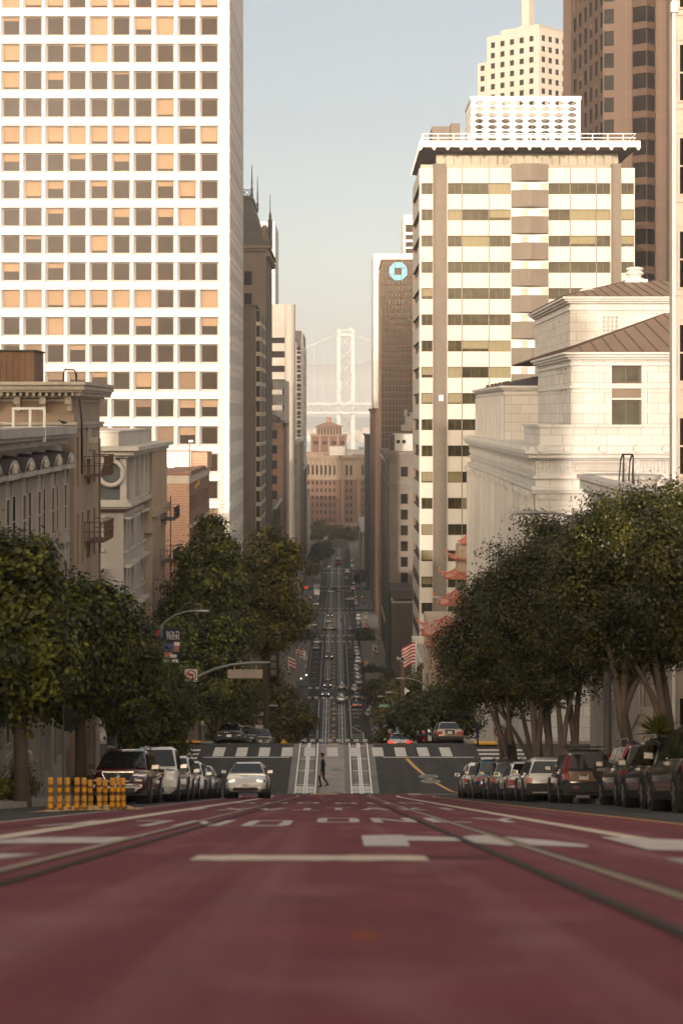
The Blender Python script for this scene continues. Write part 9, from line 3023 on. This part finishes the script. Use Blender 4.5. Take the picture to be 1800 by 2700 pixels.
plate_sign('hoarding', 'dull orange hoarding on the right pavement near the farthest crosswalk', PX(943, 775), 775, [(0, g(775) + .3, PZ(1494, 775), .75, 'buff_brick', None, None, 0)], PZ(1494, 775), .08, cat='hoarding')
plate_sign('hoarding', 'dark red board behind the pale sign on the right', PX(960, 640), 640, [(0, g(640) + 1.5, PZ(1588, 640), .7, 'maroon', None, None, 0)], PZ(1588, 640), .08, cat='hoarding')
plate_sign('bike_lane_sign', 'green panel by the right kerb at the far crosswalk', PX(954, 690), 690, [(0, g(690) + .3, PZ(1549, 690), .65, 'sign_green', None, None, 0)], PZ(1549, 690), .05)
# newspaper boxes / kiosk on the left pavement
mb = MB(); xq, yq = PX(796, 378), 378.0
mb.box(xq - 1.0, xq + 1.2, yq, yq + 6, g(yq) + .1, g(yq) + 2.7); mb.box(xq - 1.3, xq + 1.5, yq - .4, yq + 6.4, g(yq) + 2.71, g(yq) + 2.9)
mb.disc((xq + .9, yq - .02, PZ(1780, yq)), .14, 'y', 8, 1, .02); mb.disc((xq - .2, yq - .02, PZ(1789, yq)), .12, 'y', 8, 1, .02)
tag(mb.build('newsstand', ['green_panel', 'signal_white']), 'dark newsstand with two small lamps on the left pavement', 'kiosk')
for k, (u, v, Y_) in enumerate(((808, 1735, 400), (806, 1756, 392))):
 plate_sign('notice_sign', ('upper small cream notice above the newsstand', 'lower small cream notice at the newsstand')[k], PX(u, Y_), Y_, [(0, PZ(v + 5, Y_), PZ(v - 5, Y_), .25, 'cream_trim', None, None, 0)], PZ(v - 6, Y_), .05)

# ---------------- people and a bird ----------------
def person(label, x, y, joints, head, clothes, hair='hair_dark', z=None, turn=0, s=1.0):
 """one skinned body; joints: list of (name, (x,y,z), radius, parent)"""
 root = thing('person', label, 'person', (x, y, g(y) if z is None else z), turn)
 names = [j[0] for j in joints]
 me = bpy.data.meshes.new('person_body')
 me.from_pydata([tuple(Vector(j[1]) * s) for j in joints], [(names.index(j[3]), i) for i, j in enumerate(joints) if j[3]], [])
 o = bpy.data.objects.new('body', me)
 COL.objects.link(o)
 md = o.modifiers.new('skin', 'SKIN')
 for i, j in enumerate(joints):
  sv = me.skin_vertices[0].data[i]
  r_ = j[2]
  sv.radius = (r_[0] * s, r_[1] * s) if hasattr(r_, '__len__') else (r_ * s, r_ * s)
  sv.use_root = (i == 0)
 sb = o.modifiers.new('sub', 'SUBSURF'); sb.levels = 2; sb.render_levels = 2
 dg = bpy.context.evaluated_depsgraph_get()
 m2 = bpy.data.meshes.new_from_object(o.evaluated_get(dg))
 bpy.data.objects.remove(o)
 m2.materials.clear()
 for c in clothes + ['skin']: m2.materials.append(MATS[c])
 for p in m2.polygons:
  p.use_smooth = True
  c = p.center / s
  nm, dist = None, 9
  for j in joints:
   d = (Vector(j[1]) - c).length
   if d < dist: dist, nm = d, j[0]
  m_ = 0
  if nm.startswith(('hip', 'pelvis', 'knee', 'thigh')): m_ = 1
  if nm.startswith(('ankle', 'toe', 'heel')): m_ = 2
  if nm.startswith(('hand', 'finger', 'thumb', 'neck', 'head')): m_ = 3
  p.material_index = m_
 b = bpy.data.objects.new('body', m2)
 COL.objects.link(b); b.parent = root
 # head features
 hx, hy, hz, face = head
 mb = MB()
 hd = Vector((hx, hy, hz)) * s
 f = Vector((math.cos(face), math.sin(face), 0)); sd = Vector((-f.y, f.x, 0))
 prof = [(-.118, .035), (-.10, .055), (-.06, .072), (-.02, .080), (.03, .084), (.07, .078), (.10, .055), (.118, .015)]
 rings = []
 for dz, rr in prof:
  rings.append([tuple(hd + (f * math.cos(t) * rr * 1.18 + sd * math.sin(t) * rr * .92) * s + Vector((0, 0, dz * s))) for t in np.linspace(0, 2 * math.pi, 14, endpoint=False)])
 mb.loft(rings)
 nz = hd + f * .095 * s
 mb.hexa([tuple(nz - sd * .016 * s + Vector((0, 0, -.03)) * s), tuple(nz + f * .028 * s + Vector((0, 0, -.03)) * s), tuple(nz + sd * .016 * s + Vector((0, 0, -.03)) * s)], [tuple(nz - sd * .008 * s + Vector((0, 0, .02)) * s), tuple(nz + f * .006 * s + Vector((0, 0, .02)) * s), tuple(nz + sd * .008 * s + Vector((0, 0, .02)) * s)])
 for q in (-1, 1):
  e = hd + sd * q * .080 * s
  mb.hexa([tuple(e + (-f * .02) * s + Vector((0, 0, -.03)) * s), tuple(e + f * .01 * s + Vector((0, 0, -.03)) * s), tuple(e + (f * .0 + sd * q * .02) * s + Vector((0, 0, -.03)) * s)], [tuple(e + (-f * .03) * s + Vector((0, 0, .03)) * s), tuple(e + f * .015 * s + Vector((0, 0, .03)) * s), tuple(e + (sd * q * .025) * s + Vector((0, 0, .03)) * s)])
  ey = hd + (f * .088 + sd * q * .032) * s + Vector((0, 0, .01)) * s
  mb.box(ey.x - .012, ey.x + .012, ey.y - .006, ey.y + .006, ey.z - .006, ey.z + .006, 1)
 mo = hd + f * .090 * s + Vector((0, 0, -.065)) * s
 mb.box(mo.x - .02, mo.x + .02, mo.y - .012, mo.y + .012, mo.z - .006, mo.z + .006, 2)
 mb.build('head', ['skin', 'hair_dark', 'maroon'], root, world=False, smooth=60)
 mb = MB()
 rings = []
 for dz, rr in ((-.05, .060), (-.01, .086), (.04, .094), (.08, .090), (.112, .066), (.135, .02)):
  rings.append([tuple(hd + (f * (math.cos(t) * rr * 1.15 - .022) + sd * math.sin(t) * rr * .98) * s + Vector((0, 0, (dz + (.03 if math.cos(t) > .3 else 0)) * s))) for t in np.linspace(0, 2 * math.pi, 14, endpoint=False)])
 mb.loft(rings)
 mb.build('hair', hair, root, world=False, smooth=60)
 return root
def hands(js, wrist, base, fwd, side, parent):
 """palm and five finger chains"""
 f = Vector(fwd).normalized(); sdv = Vector(side).normalized(); b = Vector(base)
 js.append(('hand_' + wrist, tuple(b + f * .05), (.036, .02), parent))
 for k, (o_, l_) in enumerate(((-.030, .062), (-.010, .072), (.010, .068), (.028, .055))):
  p1 = b + f * (.09 + l_ * .4) + sdv * o_; p2 = b + f * (.09 + l_) + sdv * o_ * .9 + sdv.cross(f) * .018
  js.append((f'finger{wrist}{k}a', tuple(p1), .009, 'hand_' + wrist)); js.append((f'finger{wrist}{k}b', tuple(p2), .007, f'finger{wrist}{k}a'))
 t1 = b + f * .055 + sdv * -.045; t2 = b + f * .09 + sdv * -.055
 js.append((f'thumb{wrist}a', tuple(t1), .011, 'hand_' + wrist)); js.append((f'thumb{wrist}b', tuple(t2), .008, f'thumb{wrist}a'))
# man striding over the crossing towards the left, looking left
J = [('pelvis', (0, 0, .95), (.125, .15), None), ('waist', (0, 0, 1.12), (.115, .145), 'pelvis'), ('chest', (0, 0, 1.34), (.13, .175), 'waist'), ('collar', (-.01, 0, 1.47), (.08, .12), 'chest'), ('neck', (-.015, 0, 1.545), .052, 'collar'), ('head_', (-.02, 0, 1.62), .055, 'neck'),
  ('hip_l', (-.05, -.09, .88), .095, 'pelvis'), ('knee_l', (-.20, -.09, .52), .062, 'hip_l'), ('ankle_l', (-.08, -.09, .12), .042, 'knee_l'), ('heel_l', (-.05, -.09, .055), .042, 'ankle_l'), ('toe_l', (-.26, -.09, .045), .036, 'ankle_l'),
  ('hip_r', (.03, .09, .88), .095, 'pelvis'), ('knee_r', (.04, .09, .48), .060, 'hip_r'), ('ankle_r', (.26, .09, .16), .042, 'knee_r'), ('heel_r', (.31, .09, .10), .04, 'ankle_r'), ('toe_r', (.10, .09, .045), .034, 'ankle_r'),
  ('arm_l0', (.0, -.20, 1.43), .062, 'collar'), ('arm_l1', (.07, -.24, 1.14), .048, 'arm_l0'), ('arm_l2', (-.06, -.25, .92), .036, 'arm_l1'),
  ('arm_r0', (.0, .20, 1.43), .062, 'collar'), ('arm_r1', (.10, .23, 1.15), .048, 'arm_r0'), ('arm_r2', (.02, .24, .90), .036, 'arm_r1')]
hands(J, 'l', (-.06, -.25, .92), (-.25, 0, -1), (1, 0, 0), 'arm_l2')
hands(J, 'r', (.02, .24, .90), (-.1, 0, -1), (1, 0, 0), 'arm_r2')
yw = 98.5
person('man in dark clothes striding across the intersection', PX(851, yw), yw, J, (-.035, 0, 1.70, math.pi), ['cloth_black', 'cloth_black', 'cloth_black'], s=1.02)
# man in a navy suit standing at the far corner, hand at his waist
J = [('pelvis', (0, 0, .97), (.12, .145), None), ('waist', (0, 0, 1.13), (.12, .15), 'pelvis'), ('chest', (0, 0, 1.36), (.13, .185), 'waist'), ('collar', (-.01, 0, 1.49), (.08, .13), 'chest'), ('neck', (-.02, 0, 1.565), .05, 'collar'), ('head_', (-.03, 0, 1.64), .055, 'neck'),
  ('hip_l', (0, -.10, .90), .095, 'pelvis'), ('knee_l', (-.01, -.11, .50), .066, 'hip_l'), ('ankle_l', (.02, -.11, .11), .048, 'knee_l'), ('heel_l', (.05, -.11, .05), .04, 'ankle_l'), ('toe_l', (-.18, -.13, .04), .036, 'ankle_l'),
  ('hip_r', (.02, .10, .90), .095, 'pelvis'), ('knee_r', (.05, .11, .50), .066, 'hip_r'), ('ankle_r', (.09, .12, .11), .048, 'knee_r'), ('heel_r', (.12, .12, .05), .04, 'ankle_r'), ('toe_r', (-.10, .14, .04), .036, 'ankle_r'),
  ('arm_l0', (0, -.21, 1.44), .064, 'collar'), ('arm_l1', (.06, -.27, 1.16), .052, 'arm_l0'), ('arm_l2', (-.14, -.17, 1.06), .038, 'arm_l1'),
  ('arm_r0', (0, .21, 1.44), .064, 'collar'), ('arm_r1', (.08, .26, 1.16), .052, 'arm_r0'), ('arm_r2', (-.12, .20, 1.05), .038, 'arm_r1')]
hands(J, 'l', (-.14, -.17, 1.06), (-1, .5, -.1), (0, 0, 1), 'arm_l2')
hands(J, 'r', (-.12, .20, 1.05), (-1, -.5, -.1), (0, 0, 1), 'arm_r2')
ym = 110.6
person('man in a navy suit standing on the far right street corner', PX(1257, ym), ym, J, (-.05, 0, 1.735, math.pi), ['cloth_navy', 'cloth_navy', 'cloth_black'], 'hair_brown', z=g(ym) + .165, turn=R(12))
# standing walkers further down, a simple pose each
def walker(label, u, v, Y_, m1, m2, s=1.0, ph=0):
 J = [('pelvis', (0, 0, .95), (.12, .15), None), ('chest', (0, 0, 1.34), (.13, .18), 'pelvis'), ('collar', (0, 0, 1.48), (.07, .12), 'chest'), ('neck', (0, 0, 1.56), .05, 'collar'),
   ('hip_l', (-.09, 0, .88), .09, 'pelvis'), ('knee_l', (-.09, -.1 * ph, .5), .062, 'hip_l'), ('ankle_l', (-.09, .06 * ph, .1), .045, 'knee_l'), ('toe_l', (-.09, -.12 + .06 * ph, .04), .035, 'ankle_l'),
   ('hip_r', (.09, 0, .88), .09, 'pelvis'), ('knee_r', (.09, .08 * ph, .5), .062, 'hip_r'), ('ankle_r', (.09, .2 * ph, .12), .045, 'knee_r'), ('toe_r', (.09, -.12 + .2 * ph, .05), .035, 'ankle_r'),
   ('arm_l0', (-.2, 0, 1.44), .06, 'collar'), ('arm_l1', (-.25, .05, 1.15), .048, 'arm_l0'), ('arm_l2', (-.25, -.02, .90), .035, 'arm_l1'),
   ('arm_r0', (.2, 0, 1.44), .06, 'collar'), ('arm_r1', (.25, -.05, 1.15), .048, 'arm_r0'), ('arm_r2', (.25, .03, .90), .035, 'arm_r1')]
 hands(J, 'l', (-.25, -.02, .90), (0, -.1, -1), (0, 1, 0), 'arm_l2')
 hands(J, 'r', (.25, .03, .90), (0, -.1, -1), (0, 1, 0), 'arm_r2')
 person(label, PX(u, Y_), Y_, J, (0, 0, 1.70, -math.pi / 2), [m1, m2, 'cloth_black'], 'hair_dark', z=g(Y_) + .17, s=s)
walker('person in a pale blue grey top on the left pavement behind the shrub', 66, 2080, 58, 'grey_stucco', 'cloth_black', 1.0, .5)
for k, (u, Y_, lab) in enumerate(((975, 512, 'pedestrian in dark clothes by the red signals'), (985, 508, 'second pedestrian in dark clothes right of the first'), (973, 640, 'pedestrian near the dark red board'), (803, 392, 'person leaning by the newsstand'), (899, 560, 'cyclist sized walker on the right hand track'), (953, 790, 'person by the orange hoarding'), (957, 800, 'second person by the orange hoarding'))):
 walker(lab, u, 0, Y_, 'cloth_black', 'cloth_navy' if k % 2 else 'cloth_black', 1.0, .6 if k % 2 else -.6)
# pigeon on the cornice of the near house
bx, by, bz = PX(167, 79.5), 79.5, -.50
r_ = thing('bird', 'small dark pigeon sitting on the cornice of the near grey house', 'bird', (bx, by, bz))
mb = MB()
mb.loft([[(bx + dx, by + rr * math.cos(t), bz + .10 + dz + rr * math.sin(t)) for t in np.linspace(0, 2 * math.pi, 10, endpoint=False)] for dx, dz, rr in ((.20, -.03, .012), (.12, -.005, .04), (.02, .01, .068), (-.08, .03, .06), (-.13, .075, .035), (-.15, .10, .038), (-.175, .108, .03), (-.20, .10, .010), (-.225, .096, .004))])
for dy in (-.02, .02): mb.tube([(bx - .02, by + dy, bz + .05), (bx - .02, by + dy, bz)], .006, 4)
mb.build('body', 'dark_metal', r_, smooth=60)

# ---------------- air ----------------
hz = MB()
hz.box(-3950, 3950, -950, 9300, -76, 145)
m = bpy.data.materials.new('haze')
m.use_nodes = True
nt = m.node_tree
for n_ in list(nt.nodes):
 if n_.type == 'BSDF_PRINCIPLED': nt.nodes.remove(n_)
pv = nt.nodes.new('ShaderNodeVolumePrincipled')
pv.inputs['Color'].default_value = (.90, .93, .97, 1)
pv.inputs['Density'].default_value = HAZE
pv.inputs['Anisotropy'].default_value = .2
nt.links.new(pv.outputs[0], nt.nodes['Material Output'].inputs['Volume'])
MATS['haze'] = m
hz.build('haze', 'haze', kind='stuff')
